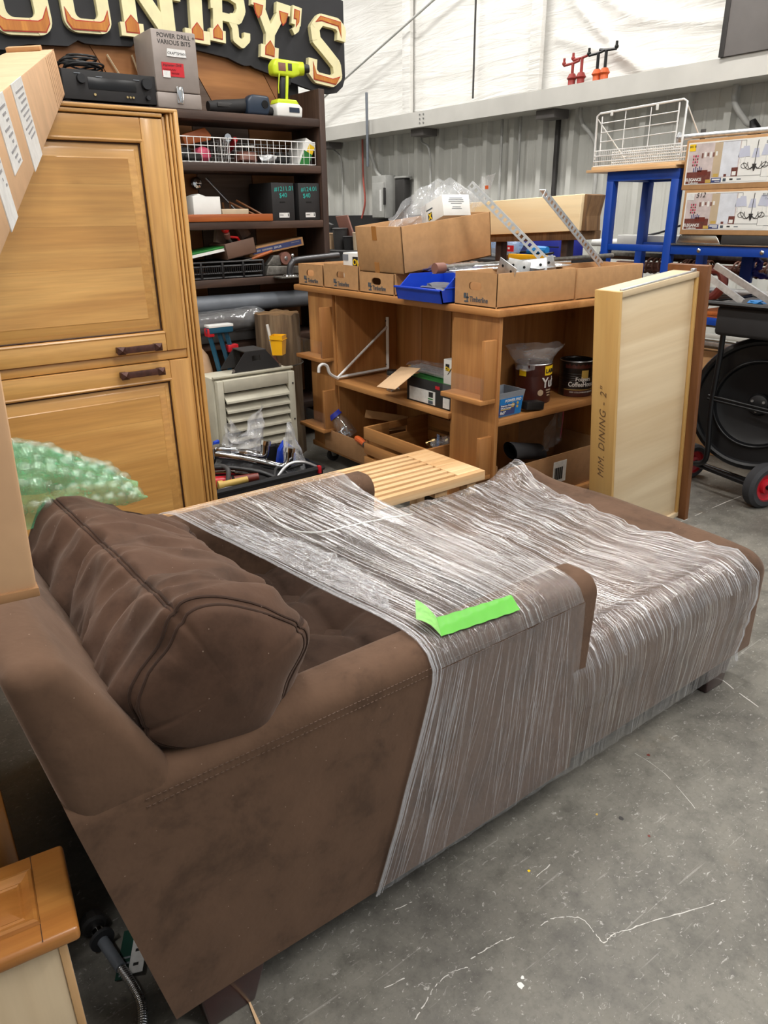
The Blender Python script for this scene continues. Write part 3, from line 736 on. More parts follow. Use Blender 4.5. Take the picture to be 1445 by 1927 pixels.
# ------------------------------------------------------------------ big loose back cushion
def pillow():
    t = thing('back_cushion', 'large slouching brown suede cushion lying along the sofa back', 'cushion', (0.36, 1.35, 0.45))
    # spine of the cushion from the near end to the far end; cross-section is a leaning rounded oblong
    def sect(u):
        # centre, half width a (leaning axis), half thickness b, lean angle
        y = 0.872 + (1.845 - 0.872) * u
        cx = 0.358 + 0.085 * u + 0.02 * math.sin(PI * u)
        cz = 0.698 - 0.14 * u - 0.03 * math.sin(PI * u)
        a = 0.142 + 0.055 * u; b = 0.126
        return y, cx, cz, a, b, math.radians(-27)
    def surf(u, v):
        uu = min(max(u, 0.0), 1.0)
        y, cx, cz, a, b, th = sect(uu)
        e = min(uu, 1 - uu)
        k = 1.0 if e > 0.12 else (1 - (1 - e / 0.12) ** 3.0) ** 0.40
        k = max(k, 0.0)
        w = 2 * PI * v
        c, s_ = math.cos(w), math.sin(w)
        pw = 2 / 3.3
        p = a * k * math.copysign(abs(c) ** pw, c); q = b * k * math.copysign(abs(s_) ** pw, s_)
        x = cx + p * math.cos(th) - q * math.sin(th); z = cz + p * math.sin(th) + q * math.cos(th)
        P = (x, y, z)
        # sagging folds across the cushion
        f = 0.012 * math.sin(u * 40 + 7.5 * nz(P, 3.5, 2) + 3.2 * math.sin(w)) * (0.35 + 0.65 * abs(nz(P, 4, 8)))
        f += 0.018 * nz(P, 6.5, 6) + 0.010 * (1 - abs(nz((P[0], P[1] * 1.6, P[2]), 9, 3)) * 3)
        f *= min(1, k * 1.1)
        d = Vector((x - cx, 0, z - cz))
        if d.length > 1e-5: d.normalize()
        x += d.x * f; z += d.z * f
        # seams pinch the cloth
        for sv in SEAMS_V:
            dd = min(abs(v - sv), 1 - abs(v - sv)); g = math.exp(-(dd / 0.012) ** 2) * 0.006 * min(1, k)
            x -= d.x * g; z -= d.z * g
        for su in SEAMS_U:
            g = math.exp(-((u - su) / 0.010) ** 2) * 0.007; x -= d.x * g; z -= d.z * g
        if 0.97 < z and False: pass
        return (x, y, z)
    SEAMS_V = (0.13, 0.385, 0.63); SEAMS_U = (0.045, 0.955)
    body = B().grid(lambda a, b: surf(b, a), 120, 130, cu=True).build('cover', 'suede_cushion_shaded', t, smooth=180)
    for sv in SEAMS_V:
        for off in (-0.006, 0.006):
            tube('seam', [Vector(surf(0.05 + 0.90 * k / 70, (sv + off) % 1.0)) for k in range(71)], 0.0026, 'seam_brown', body, 6)
    for su in SEAMS_U:
        for off in (-0.007, 0.007):
            tube('seam', [Vector(surf(su + off, k / 80)) for k in range(80)], 0.0026, 'seam_brown', body, 6, closed=True)
    return t
pillow()

# ------------------------------------------------------------------ stretch film
def path_pt(path, s):
    """point at arc fraction s of a polyline of (y,z)"""
    L = [0]
    for a, b in zip(path, path[1:]): L.append(L[-1] + math.hypot(b[0] - a[0], b[1] - a[1]))
    d = s * L[-1]
    for k in range(len(path) - 1):
        if d <= L[k + 1] + 1e-9:
            f = (d - L[k]) / max(1e-9, L[k + 1] - L[k])
            return (path[k][0] + (path[k + 1][0] - path[k][0]) * f, path[k][1] + (path[k + 1][1] - path[k][1]) * f, d)
    return (*path[-1], L[-1])
def lerp_tab(tab, s):
    for (a, x), (b, y) in zip(tab, tab[1:]):
        if s <= b: return x + (y - x) * (s - a) / (b - a)
    return tab[-1][1]

def strands(f, n, us, vs, lens, width, seed, drift=0.0, lift=(0, 0, 0.0015), fan=None):
    """narrow pulled ribs of film lying on the sheet f(u, v), joined in one mesh"""
    rng = random.Random(seed); b = B(); uvl = b.bm.loops.layers.uv.verify(); L = Vector(lift)
    for _ in range(n):
        u0 = rng.uniform(*us); ln = rng.uniform(*lens); v0 = rng.uniform(vs[0] - ln * .5, vs[1] - ln * .5); v1 = min(vs[1], v0 + ln); v0 = max(vs[0], v0)
        if v1 - v0 < 0.02: continue
        k = max(4, int((v1 - v0) * 36)); w = width * rng.uniform(0.35, 1.4); dr = rng.uniform(-drift, drift); sd = rng.random() * 50; prev = None
        for i in range(k + 1):
            v = v0 + (v1 - v0) * i / k; u = u0 + dr * (v - v0) + (fan(u0, v) if fan else 0) + 0.0012 * nz((v * 9, sd, 0), 1)
            if not 0.0 <= u <= 1.0: prev = None; continue
            p = Vector(f(u, v)) + L; q = Vector(f(min(1, u + 0.004), v)) - Vector(f(max(0, u - 0.004), v))
            q = q.normalized() if q.length > 1e-7 else Vector((1, 0, 0))
            ww = w * math.sin(PI * (0.08 + 0.84 * i / k)) ** 0.5
            cur = (b.bm.verts.new(p - q * ww / 2), b.bm.verts.new(p + q * ww / 2))
            if prev:
                fa = b.bm.faces.new((prev[0], prev[1], cur[1], cur[0]))
                for lp, uv in zip(fa.loops, ((0 + sd, v - .01), (1 + sd, v - .01), (1 + sd, v), (0 + sd, v))): lp[uvl].uv = uv
            prev = cur
    return b
def wrap_arms():
    t = thing('stretch_wrap', 'clear stretch film pulled taut over both sofa arms and down the near side', 'plastic wrap', (0.95, 0.87, 0.1), 'stretch film on the sofa')
    top = [(1.853, 0.46), (1.853, 0.57), (1.843, 0.601), (1.81, 0.610)] + [(1.81 - 0.84 * k / 16, 0.610 - 0.013 * math.sin(PI * k / 16)) for k in range(1, 16)] + [(0.965, 0.607), (0.92, 0.603), (0.889, 0.588), (0.872, 0.556)]
    lenT = sum(math.hypot(b[0] - a[0], b[1] - a[1]) for a, b in zip(top, top[1:]))
    left = [(0, 0.60), (0.14, 0.595), (0.16, 0.625), (0.5, 0.70), (0.9, 0.752), (1, 0.757)]
    right = [(0, 1.175), (0.16, 1.175), (0.5, 1.185), (1, 1.19)]
    def f(u, v):
        y, z, d = path_pt(top, v)
        a, b = lerp_tab(left, v), lerp_tab(right, v)
        x = a + (b - a) * u
        inner = max(0, min(1, (v - 0.16) / 0.1)) * max(0, min(1, (0.86 - v) / 0.1))
        z += inner * (0.006 * nz((x * 9, y * 1.2, 0), 2.2, 3) + 0.0015 * math.sin(x * 95 + 3 * nz((x, y, 0), 4)) - 0.028 * max(0, (u - 0.82) / 0.18) ** 2)
        return (x, y, z)
    B().grid(f, 110, 70).build('film_top', 'wrap_top', t, smooth=180)
    o = strands(f, 230, (0.03, 0.99), (0.13, 0.93), (0.08, 0.5), 0.0024, 1, 0.03).build('film_ribs', 'strand', t, smooth=0, recalc=False); o['kind'] = 'stuff'
    o = strands(f, 60, (0.30, 0.95), (0.2, 0.55), (0.04, 0.2), 0.006, 2, 0.03).build('film_ribs', 'strand', t, smooth=0, recalc=False); o['kind'] = 'stuff'
    o = strands(f, 40, (0.02, 0.25), (0.3, 0.98), (0.1, 0.5), 0.002, 12, 0.03).build('film_ribs', 'strand', t, smooth=0, recalc=False); o['kind'] = 'stuff'
    def g(u, v):
        a = 0.757 + (0.614 - 0.757) * v ** 1.05; b = 1.19 - 0.008 * v
        x = a + (b - a) * u; z = 0.556 + (0.088 - 0.556) * v
        return (x, 0.870 - 0.0035 * nz((x * 12, z * 2, 0), 2.0, 4) - 0.004 * math.sin(PI * v) - (0.004 * math.sin(x * 60) if v > 0.8 else 0) * 0.3, z)
    B().grid(g, 90, 40).build('film_side', 'wrap_side', t, smooth=180)
    o = strands(g, 130, (0.0, 0.99), (0.0, 1.0), (0.25, 1.0), 0.0017, 3, 0.12, (0, -0.0015, 0)).build('film_ribs', 'strand_soft', t, smooth=0, recalc=False); o['kind'] = 'stuff'
    o = strands(g, 36, (0.0, 0.2), (0.0, 1.0), (0.4, 1.0), 0.0024, 4, 0.05, (0, -0.002, 0)).build('film_ribs', 'strand_soft', t, smooth=0, recalc=False); o['kind'] = 'stuff'
    # the bunched left edge of the film
    e = []
    for k in range(31):
        v = 0.12 + 0.88 * k / 30; p = Vector(f(0, v)); e.append(p + Vector((-0.002, 0, 0.003)))
    for k in range(1, 25): e.append(Vector(g(0, k / 24)) + Vector((-0.002, -0.002, 0)))
    for k, (dx, r) in enumerate(((0, 0.0022), (0.006, 0.0014), (0.014, 0.0016), (0.026, 0.001))):
        tube('film_roll', [p + Vector((dx * (1 - 0.5 * i / len(e)), -0.001, 0.001)) for i, p in enumerate(e)], r, 'wrap_edge', t, 7)
    # crumpled band lying beside that edge
    def cr(u, v):
        vv = 0.30 + 0.55 * v; p = Vector(f(0, vv))
        w = 0.105 * math.sin(PI * min(1, max(0.02, v))) ** 0.6
        q = (p.x * 40, p.y * 40, u * 6)
        return (p.x + 0.012 + w * u + 0.012 * nz(q, 1, 2), p.y + 0.012 * nz(q, 1, 5), p.z + 0.008 + 0.016 * abs(nz(q, 1.3, 9)) + 0.01 * math.sin(PI * u))
    B().grid(cr, 26, 150).build('film_crumple', 'wrap_crumple', t, smooth=20)
    # a loose thread of film on top
    tube('loose_strand', smooth_path([(0.83, 1.70, 0.617), (0.81, 1.52, 0.618), (0.86, 1.44, 0.617), (0.99, 1.42, 0.616), (1.13, 1.40, 0.61)], 6), 0.0014, 'paper_white', t, 5)
    return t
wrap_arms()

def wrap_chaise():
    t = thing('stretch_wrap', 'clear stretch film wound around the foot end of the sofa', 'plastic wrap', (1.6, 0.86, 0.05), 'stretch film on the sofa')
    path = [(1.858, 0.2), (1.858, 0.33), (1.845, 0.40), (1.80, 0.433)] + [(1.80 - 0.83 * k / 14, 0.430 + 0.014 * math.sin(PI * k / 14)) for k in range(1, 14)] + [(0.955, 0.430), (0.905, 0.408), (0.872, 0.36), (0.866, 0.28), (0.870, 0.22), (0.872, 0.08)]
    def f(u, v):
        y, z, d = path_pt(path, v)
        xr = lerp_tab([(0, 1.93), (0.13, 1.97), (0.22, 1.93), (0.40, 1.885), (0.55, 1.865), (0.66, 1.90), (0.74, 1.985), (0.84, 1.995), (1, 1.93)], v) + 0.025 * nz((0, y * 9, z * 9), 1, 4)
        x0 = 1.18 + 0.0 * v
        if 0.1 < v < 0.74: x0 = 1.10
        x = x0 + (xr - x0) * u
        if z > 0.36 and y > 1.5: z += 0.062 * math.exp(-((x - 1.95) / 0.10) ** 2 - ((y - 1.79) / 0.10) ** 2)
        if u < 0.2 and 0.1 < v < 0.74:   # film climbs to the arms where the two wraps meet
            k = (0.2 - u) / 0.2
            if y < 1.02 or y > 1.7: z += 0.12 * k * k
        e = max(0.0, (x - 2.02) / 0.065)
        if e > 0: z -= (z - 0.3) * 0.2 * min(1, e) ** 2
        n = 0.006 * nz((x * 8, y * 1.5, z), 2.1, 7) + 0.0012 * math.sin(x * 110 + 2.5 * nz((x, y, z), 5))
        if u > 0.93: n += 0.012 * nz((x * 30, y * 30, z * 30), 1, 2)
        if y > 0.9 and z > 0.3: z += n
        else: y -= abs(n)
        return (x, y, z)
    B().grid(f, 110, 110).build('film_sheet', 'wrap_top', t, smooth=180)
    o = strands(f, 290, (0.10, 0.98), (0.08, 0.70), (0.06, 0.4), 0.0026, 5, 0.03).build('film_ribs', 'strand', t, smooth=0, recalc=False); o['kind'] = 'stuff'
    o = strands(f, 60, (0.30, 0.97), (0.12, 0.5), (0.04, 0.16), 0.007, 6, 0.03).build('film_ribs', 'strand', t, smooth=0, recalc=False); o['kind'] = 'stuff'
    o = strands(f, 150, (0.02, 0.98), (0.66, 1.0), (0.08, 0.34), 0.0020, 7, 0.06, (0, -0.0018, 0.001)).build('film_ribs', 'strand_soft', t, smooth=0, recalc=False); o['kind'] = 'stuff'
    o = strands(f, 60, (0.02, 0.98), (0.62, 0.82), (0.04, 0.16), 0.003, 8, 0.05, (0, -0.0015, 0.0015)).build('film_ribs', 'strand', t, smooth=0, recalc=False); o['kind'] = 'stuff'
    b = B()
    for k in range(3):
        b.tube([Vector(f(0.985 + 0.006 * k, v / 60)) + Vector((0.004 * nz((v, k, 0), 0.9), -0.003, 0.004 + 0.006 * nz((v, 0, k), 0.7))) for v in range(2, 60)], 0.001 + 0.0004 * k, 6)
    b.build('film_roll', 'wrap_edge', t, smooth=60)
    return t
wrap_chaise()

# green tape strip with a folded tab
t = thing('green_tape_strip', 'bright green tape strip with a curled tab on the stretch film', 'tape', (0.9, 0.98, 0.61))
def film_z(y): return lerp_tab([(0.872, 0.556), (0.889, 0.588), (0.92, 0.603), (0.965, 0.607), (1.2, 0.604)], y) + 0.0065
def strip(u, v):
    a = Vector((0.800, 0.903)).lerp(Vector((1.002, 0.889)), u); c = Vector((0.826, 0.948)).lerp(Vector((1.012, 0.926)), u); q = a.lerp(c, v)
    return (q.x, q.y, film_z(q.y) + 0.0008 * math.sin(u * 34))
B().grid(strip, 40, 8).build('strip', 'green_tape', t, smooth=180)
def tab(u, v):
    a = Vector((0.800, 0.903)).lerp(Vector((0.826, 0.948)), v); c = Vector((0.775, 0.948)).lerp(Vector((0.822, 1.008)), v); q = a.lerp(c, u)
    return (q.x, q.y, film_z(q.y) + 0.002 + 0.014 * math.sin(PI * 0.6 * u))
plain('green_tape_back', C(132, 196, 104), 0.55, var=0.12, scale=60)
B().grid(tab, 10, 6).build('tab', 'green_tape_back', t, smooth=180)

# ------------------------------------------------------------------ green bubble wrap on the cushion
def bubbles():
    t = thing('bubble_wrap', 'crumpled translucent green bubble wrap lying on the brown cushion', 'bubble wrap', (0.40, 1.83, 0.72))
    ctr = Vector((0.335, 1.86, 0.715))
    def sh(u, v, lay=0):
        # folded sheet heap: u along the length, v over the hump
        x = 0.10 + 0.46 * u
        hgt = (0.185 * (1 - max(0, (u - 0.25) / 0.75) ** 1.6) + 0.012)
        w = 0.14
        ang = PI * v
        y = 1.89 - w * math.cos(ang) * (0.7 + 0.3 * (1 - u)); z = 0.672 + hgt * math.sin(ang) ** 0.8
        n = 0.018 * nz((x * 14, y * 14, z * 10), 1, 3 + lay) + 0.01 * nz((x * 30, y * 30, z * 30), 1, 5)
        return (x + 0.5 * n, y - n, z + n)
    B().grid(lambda a, b: sh(a, b), 60, 40).build('sheet', 'bubble_green', t, smooth=50)
    b = B(); bb = B(); rng = random.Random(3)
    proto = None
    for i in range(15):
        for j in range(9):
            u = (i + 0.5 * (j % 2) + 0.3) / 15.6; v = 0.06 + 0.72 * j / 8
            if u > 0.99: continue
            p = Vector(sh(u, v)); q = Vector(sh(min(1, u + 0.01), v)); r_ = Vector(sh(u, v + 0.01))
            nrm = (q - p).cross(r_ - p).normalized()
            if nrm.dot(Vector((0, 0, 0)) + (p - Vector((p.x, 1.89, 0.68)))) < 0: nrm.negate()
            m = T4(p) @ nrm.to_track_quat('Z', 'Y').to_matrix().to_4x4() @ Matrix.Diagonal((1, 1, 0.8, 1)) @ RZ(rng.random() * 360)
            R = 0.0185 * (0.85 + 0.3 * rng.random())
            if proto is None:
                o = B().grid(lambda a, c: (R * math.cos(2 * PI * a) * math.sin(c * PI / 2) * 1.0, R * math.sin(2 * PI * a) * math.sin(c * PI / 2), R * math.cos(c * PI / 2)), 12, 4).build('bubble', 'bubble_dome', t, m, 180)
                proto = o
            else:
                o = proto.copy(); COL.objects.link(o); o.parent = t; o.matrix_local = W[t.name].inverted() @ m
    # a scrap of blue print showing through
    return t
bubbles()

# ================================================================== CABINET FRONT (tall two-door appliance panel)
def raised_door(t, x0, x1, z0, z1, y, fr=0.075, name='door', mats=('alder_z', 'alder_x'), grow=0.0):
    """frame-and-panel door facing -y, outer face at y; stiles, rails, moulding and raised field"""
    th = 0.022
    d = box('door_back', (x0 + .01, y + 0.012, z0 + .01), (x1 - .01, y + 0.03, z1 - .01), mats[1], t, 0.001)
    box('stile', (x0, y, z0), (x0 + fr, y + th, z1), mats[0], t, 0.004)
    box('stile', (x1 - fr, y, z0), (x1, y + th, z1), mats[0], t, 0.004)
    box('rail', (x0 + fr, y, z0), (x1 - fr, y + th, z0 + fr * 0.86), mats[1], t, 0.003)
    box('rail', (x0 + fr, y, z1 - fr * 0.9), (x1 - fr, y + th, z1), mats[1], t, 0.003)
    a0, a1, c0, c1 = x0 + fr, x1 - fr, z0 + fr * 0.86, z1 - fr * 0.9
    # raised field: ring of sloped faces around a flat centre
    b = B()
    def ring(i, yy): return [b.bm.verts.new(p) for p in ((a0 + i, yy, c0 + i), (a1 - i, yy, c0 + i), (a1 - i, yy, c1 - i), (a0 + i, yy, c1 - i))]
    R = [ring(0.004, y + 0.020), ring(0.012, y + 0.0195), ring(0.016, y + 0.016), ring(0.030, y + 0.0085), ring(0.050, y + 0.004), ring(0.054, y + 0.001)]
    for p, q in zip(R, R[1:]):
        for k in range(4): b.bm.faces.new((p[k], p[(k + 1) % 4], q[(k + 1) % 4], q[k]))
    b.build('raised_panel', mats[1], t, smooth=25)
    zs = [c0 + 0.054]; fr_ = (0.34, 0.60, 0.85)
    zs += [c0 + 0.054 + (c1 - c0 - 0.108) * q for q in fr_] + [c1 - 0.054]
    for za, zb_ in zip(zs, zs[1:]): box('field_board', (a0 + 0.054, y + 0.0008, za), (a1 - 0.054, y + 0.012, zb_ - 0.0003), mats[1], t, 0)
    # bead around the field, with its dark glaze line
    for (p, q) in (((a0, c0), (a1, c0)), ((a1, c0), (a1, c1)), ((a1, c1), (a0, c1)), ((a0, c1), (a0, c0))):
        B().tube([(p[0], y + 0.004, p[1]), (q[0], y + 0.004, q[1])], 0.0065, 8).build('bead', mats[0] if p[0] == q[0] else mats[1], t)
        B().tube([(p[0] + (0.009 if p[0] == a0 == q[0] else -0.009 if p[0] == a1 == q[0] else 0), y + 0.010, p[1] + (0.009 if p[1] == c0 == q[1] else -0.009 if p[1] == c1 == q[1] else 0)),
                  (q[0] + (0.009 if p[0] == a0 == q[0] else -0.009 if p[0] == a1 == q[0] else 0), y + 0.010, q[1] + (0.009 if p[1] == c0 == q[1] else -0.009 if p[1] == c1 == q[1] else 0))], 0.0028, 6).build('glaze_line', 'maroon_dark', t)
plain('maroon_dark', C(70, 44, 28), 0.6)
t = thing('cabinet_front', 'tall honey-coloured knotty wood cabinet front with two raised doors', 'cabinet', (0.6, 2.62, 0))
box('carcass', (0.16, 2.63, 0.0), (1.045, 2.70, 1.665), 'alder_z', t, 0.004)
def sub(name, x, y, z, parent):
    o = bpy.data.objects.new(name, None); COL.objects.link(o); o.empty_display_size = 0.03
    return place(o, parent, T4(x, y, z))
up_ = sub('door', 0.6, 2.6, 0.9, t); lo_ = sub('door', 0.6, 2.6, 0.1, t)
raised_door(up_, 0.17, 1.037, 0.902, 1.646, 2.6)
raised_door(lo_, 0.17, 1.040, 0.06, 0.866, 2.6)
box('mid_rail', (0.17, 2.612, 0.868), (1.04, 2.64, 0.90), 'alder_x', t, 0.004)
# stepped trim down the right edge and along the top
for k, (dx, w, y0) in enumerate(((0.0, 0.012, 2.606), (0.014, 0.010, 2.600), (0.026, 0.008, 2.594), (0.036, 0.016, 2.588))):
    box('edge_trim', (1.038 + dx, y0, 0.0), (1.038 + dx + w, 2.69, 1.655 + dx * 0.5), 'alder_z', t, 0.004)
    if k < 3: box('glaze_line', (1.038 + dx + w - 0.001, y0 + 0.006, 0.0), (1.038 + dx + w + 0.003, 2.66, 1.65), 'maroon_dark', t, 0)
box('top_trim', (0.16, 2.594, 1.650), (1.038, 2.69, 1.662), 'alder_x', t, 0.004)
box('top_trim', (0.16, 2.588, 1.664), (1.09, 2.72, 1.676), 'alder_x', t, 0.004)
for zz, dr in ((0.923, up_), (0.837, lo_)):
    h = box('handle', (0.777, 2.572, zz - 0.011), (0.935, 2.582, zz + 0.011), 'bronze', dr, 0.002)
    for x in (0.777, 0.908):
        box('post', (x + 0.003, 2.58, zz - 0.010), (x + 0.024, 2.602, zz + 0.010), 'bronze', h, 0.001)
        b = B(); vs = [b.bm.verts.new(p) for p in ((x, 2.571, zz - 0.0135), (x + 0.027, 2.571, zz - 0.0135), (x + 0.027, 2.571, zz + 0.0135), (x, 2.571, zz + 0.0135))]
        ap = b.bm.verts.new((x + 0.0135, 2.560, zz)); b.bm.faces.new(vs)
        for k in range(4): b.bm.faces.new((vs[k], vs[(k + 1) % 4], ap))
        b.build('pyramid_stud', 'bronze', h, smooth=0)

# ================================================================== SLATTED TABLE
t = thing('slat_table', 'low pale wood table with a slatted top behind the sofa', 'table', (1.3, 2.04, 0))
Z = 0.45
rails = 9; y0, y1 = 1.868, 2.236; w = (y1 - y0) / rails
for k in range(rails):
    full = k in (0, rails - 1)
    box('slat', (0.42, y0 + k * w, Z - 0.036), (1.86 if full else 1.742, y0 + (k + 1) * w - 0.0165, Z), 'teak_x', t, 0.002)
for k in range(rails - 1):
    box('end_block', (1.743, y0 + k * w + (w - 0.0165 if 1 else 0), Z - 0.036), (1.86, y0 + (k + 1) * w + (0 if k == rails - 2 else w - 0.0165), Z), 'teak_x', t, 0.001)
box('cross_rail', (1.62, y0 + 0.01, Z - 0.06), (1.68, y1 - 0.02, Z - 0.0365), 'teak_y', t)
box('cross_rail', (0.5, y0 + 0.01, Z - 0.06), (0.56, y1 - 0.02, Z - 0.0365), 'teak_y', t)
for x in (0.46, 1.78):
    for y in (1.88, 2.18): box('leg', (x, y, 0), (x + 0.045, y + 0.045, Z - 0.0365), 'teak_z', t)
box('apron', (0.5, 2.2, Z - 0.09), (1.79, 2.22, Z - 0.0365), 'teak_x', t)

# ================================================================== DARK BOOKCASE
t = thing('bookcase', 'tall dark-stained rough wood bookcase against the plywood partition', 'bookcase', (1.6, 4.0, 0))
BY0, BY1 = 4.0, 4.325
box('side_panel', (2.535, 4.0, 0), (2.575, 4.325, 2.01), 'darkwood_z', t, 0.004)
box('side_panel', (0.60, 4.0, 0), (0.64, 4.325, 2.01), 'darkwood_z', t, 0.004)
for z0, z1 in ((1.815, 1.857), (1.572, 1.614), (1.278, 1.320), (0.975, 1.018), (0.63, 0.672), (0.2, 0.24)):
    box('shelf', (0.64, 4.0, z0), (2.535, 4.32, z1), 'darkwood_x', t, 0.005)
for k in range(6):
    x0 = 0.64 + k * 0.3158
    box('back_board', (x0, 4.321, 0.02), (x0 + 0.312, 4.332, 1.84), ('plywall', 'darkwood_z')[k % 2] if 0 else 'backboard', t, 0.001) if False else None
# stereo receiver
t = thing('stereo_receiver', 'black stereo receiver on the top shelf of the bookcase', 'receiver', (1.37, 4.15, 1.857))
x0, x1 = 1.148, 1.592
box('case', (x0, 4.03, 1.869), (x1, 4.30, 1.995), 'black_plastic', t, 0.004)
f = box('faceplate', (x0 - 0.003, 4.018, 1.868), (x1 + 0.003, 4.03, 1.993), 'soft_black', t, 0.003)
box('display', (1.26, 4.0165, 1.915), (1.49, 4.0185, 1.965), 'black_gloss', f, 0.001)
for x, z, r in ((1.228, 1.955, 0.021), (1.542, 1.955, 0.026), (1.542, 1.895, 0.011)):
    B().cyl((x, 4.018, z), (x, 3.998, z), r, r * 0.92, 24).build('knob', 'black_plastic', t)
for x in (1.44, 1.455, 1.47): B().cyl((x, 4.018, 1.892), (x, 4.011, 1.892), 0.005, n=10).build('jack', 'brass', t)
B().cyl((1.285, 4.018, 1.893), (1.285, 4.012, 1.893), 0.006, n=10).build('jack', 'brass', t)
for x in (1.17, 1.57):
    for y in (4.06, 4.27): B().cyl((x, y, 1.857), (x, y, 1.87), 0.016, n=12).build('foot', 'black_plastic', t)
for x in (1.20, 1.30, 1.48): box('print_mark', (x, 4.0155, 1.976 if x < 1.25 else 1.968), (x + 0.03, 4.0175, 1.979 if x < 1.25 else 1.971), 'grey_plastic', f, 0)
# cable coil on the receiver
t = thing('cable_coil', 'tangled coil of black cable on top of the stereo receiver', 'cable', (1.27, 4.15, 1.995))
rng = random.Random(5)
for k in range(9):
    r = 0.045 + 0.04 * rng.random(); cx, cy = 1.262 + 0.03 * rng.random(), 4.14 + 0.04 * rng.random(); ti = 0.5 * (rng.random() - .3)
    tube('loop', [(cx + r * 1.25 * math.cos(a), cy + r * math.sin(a), 2.005 + 0.005 * k + 0.022 * (1 + math.sin(a * 2 + k)) * ti + 0.012 * (1 + math.cos(a + k))) for a in [2 * PI * j / 24 for j in range(24)]], 0.005, 'black_plastic', t, 6, closed=True)
# grey drill case
t = thing('drill_case', 'upright grey metal drill case with marker writing on the top shelf', 'tool case', (1.7, 4.12, 1.857))
box('body', (1.590, 4.005, 1.93), (1.822, 4.25, 2.198), 'toolbox_grey', t, 0.008)
box('lid', (1.588, 4.003, 1.857), (1.824, 4.252, 1.928), 'toolbox_grey', t, 0.008)
lt = box('latch', (1.690, 3.996, 1.88), (1.722, 4.004, 1.955), 'chrome', t, 0.003)
tube('latch_wire', [(1.694, 3.992, 1.955), (1.690, 3.990, 1.93), (1.698, 3.990, 1.885), (1.714, 3.990, 1.885), (1.722, 3.990, 1.93), (1.718, 3.992, 1.955)], 0.0025, 'chrome', lt, 6)
bd = B().prism([(1.66, 2.085), (1.664, 2.118), (1.757, 2.118), (1.761, 2.085)], 'y', 4.001, 4.0045).build('badge', 'label_white', t)
text('lettering', 'CRAFTSMAN', 0.0165, 'ink', bd, ony(1.7105, 4.0006, 2.094), align='CENTER')
lb = box('red_label', (1.628, 4.002, 1.998), (1.742, 4.0045, 2.058), 'red_tape', t, 0)
box('barcode_label', (1.63, 4.0005, 1.992), (1.668, 4.002, 2.022), 'label_white', lb, 0)
text('lettering', 'Hammer Drill', 0.017, 'ink', lb, ony(1.634, 4.0014, 2.04, 2), shear=0.2)
for xa, xb, zz_ in ((1.634, 1.70, 2.027), (1.675, 1.715, 2.012)): tube('pen_scribble', [(xa + (xb - xa) * k / 14, 4.0012, zz_ + 0.004 * (-1) ** k) for k in range(15)], 0.0009, 'ink', lb, 4)
text('lettering', 'POWER DRILL +\nVARIOUS BITS', 0.0275, 'ink', t, ony(1.618, 4.0042, 2.164, 0), space=1.0)
# reciprocating saw
t = thing('reciprocating_saw', 'dark navy reciprocating saw lying on the top shelf', 'power tool', (2.08, 4.1, 1.857))
b = B().tube([(1.90, 4.10, 1.89), (1.95, 4.10, 1.893), (2.06, 4.09, 1.90), (2.12, 4.08, 1.905)], [0.026, 0.032, 0.034, 0.036], 14); b.build('barrel', 'soft_black', t)
b = B().prism([(2.10, 1.858), (2.225, 1.858), (2.245, 1.90), (2.235, 1.955), (2.13, 1.958), (2.10, 1.93)], 'y', 4.03, 4.10, 0.014); hd = b.build('handle_housing', 'navy_plastic', t)
B().cyl((2.205, 4.032, 1.912), (2.205, 4.026, 1.912), 0.02, n=16).build('battery_port', 'slot_black', hd)
box('vent', (1.94, 4.062, 1.89), (2.05, 4.07, 1.91), 'charcoal', t, 0.002)
b = B().tube([(2.23, 4.07, 1.885), (2.28, 4.07, 1.885)], [0.028, 0.02], 12); b.build('nose', 'soft_black', t)
# lime cordless drill
t = thing('cordless_drill', 'lime green cordless drill standing on its white battery', 'power tool', (2.35, 4.07, 1.857))
b = B().prism([(2.268, 1.857), (2.428, 1.857), (2.434, 1.905), (2.41, 1.925), (2.28, 1.925), (2.266, 1.905)], 'y', 4.01, 4.11, 0.008); b.build('battery', 'white_plastic', t)
box('battery_label', (2.345, 4.008, 1.88), (2.41, 4.0105, 1.905), 'navy_plastic', t, 0)
b = B().prism([(2.275, 1.922), (2.418, 1.922), (2.40, 1.945), (2.285, 1.945)], 'y', 4.018, 4.10, 0.005); b.build('battery_clip', 'lime', t)
b = B().prism([(2.31, 1.94), (2.362, 1.94), (2.375, 2.06), (2.318, 2.06)], 'y', 4.035, 4.085, 0.012); b.build('grip', 'black_plastic', t)
b = B().prism([(2.338, 1.945), (2.352, 1.945), (2.364, 2.06), (2.348, 2.06)], 'y', 4.028, 4.092, 0.003); b.build('grip_stripe', 'lime', t)
b = B().prism([(2.272, 2.06), (2.40, 2.055), (2.44, 2.07), (2.44, 2.135), (2.29, 2.14), (2.268, 2.11)], 'y', 4.025, 4.095, 0.014); hd = b.build('motor_housing', 'lime', t)
box('side_label', (2.30, 4.0235, 2.08), (2.345, 4.026, 2.12), 'oil_brown', hd, 0.001)
box('rear_vent', (2.36, 4.0235, 2.085), (2.385, 4.026, 2.12), 'charcoal', hd, 0.001)
b = B().cyl((2.43, 4.06, 2.103), (2.47, 4.045, 2.105), 0.036, 0.032, 18); b.build('clutch_ring', 'lime', t)
b = B().cyl((2.468, 4.046, 2.105), (2.50, 4.035, 2.107), 0.026, 0.02, 16); b.build('chuck', 'black_plastic', t)
B().prism([(2.37, 2.02), (2.385, 2.02), (2.392, 2.056), (2.372, 2.056)], 'y', 4.045, 4.075, 0.003).build('trigger', 'black_plastic', t)
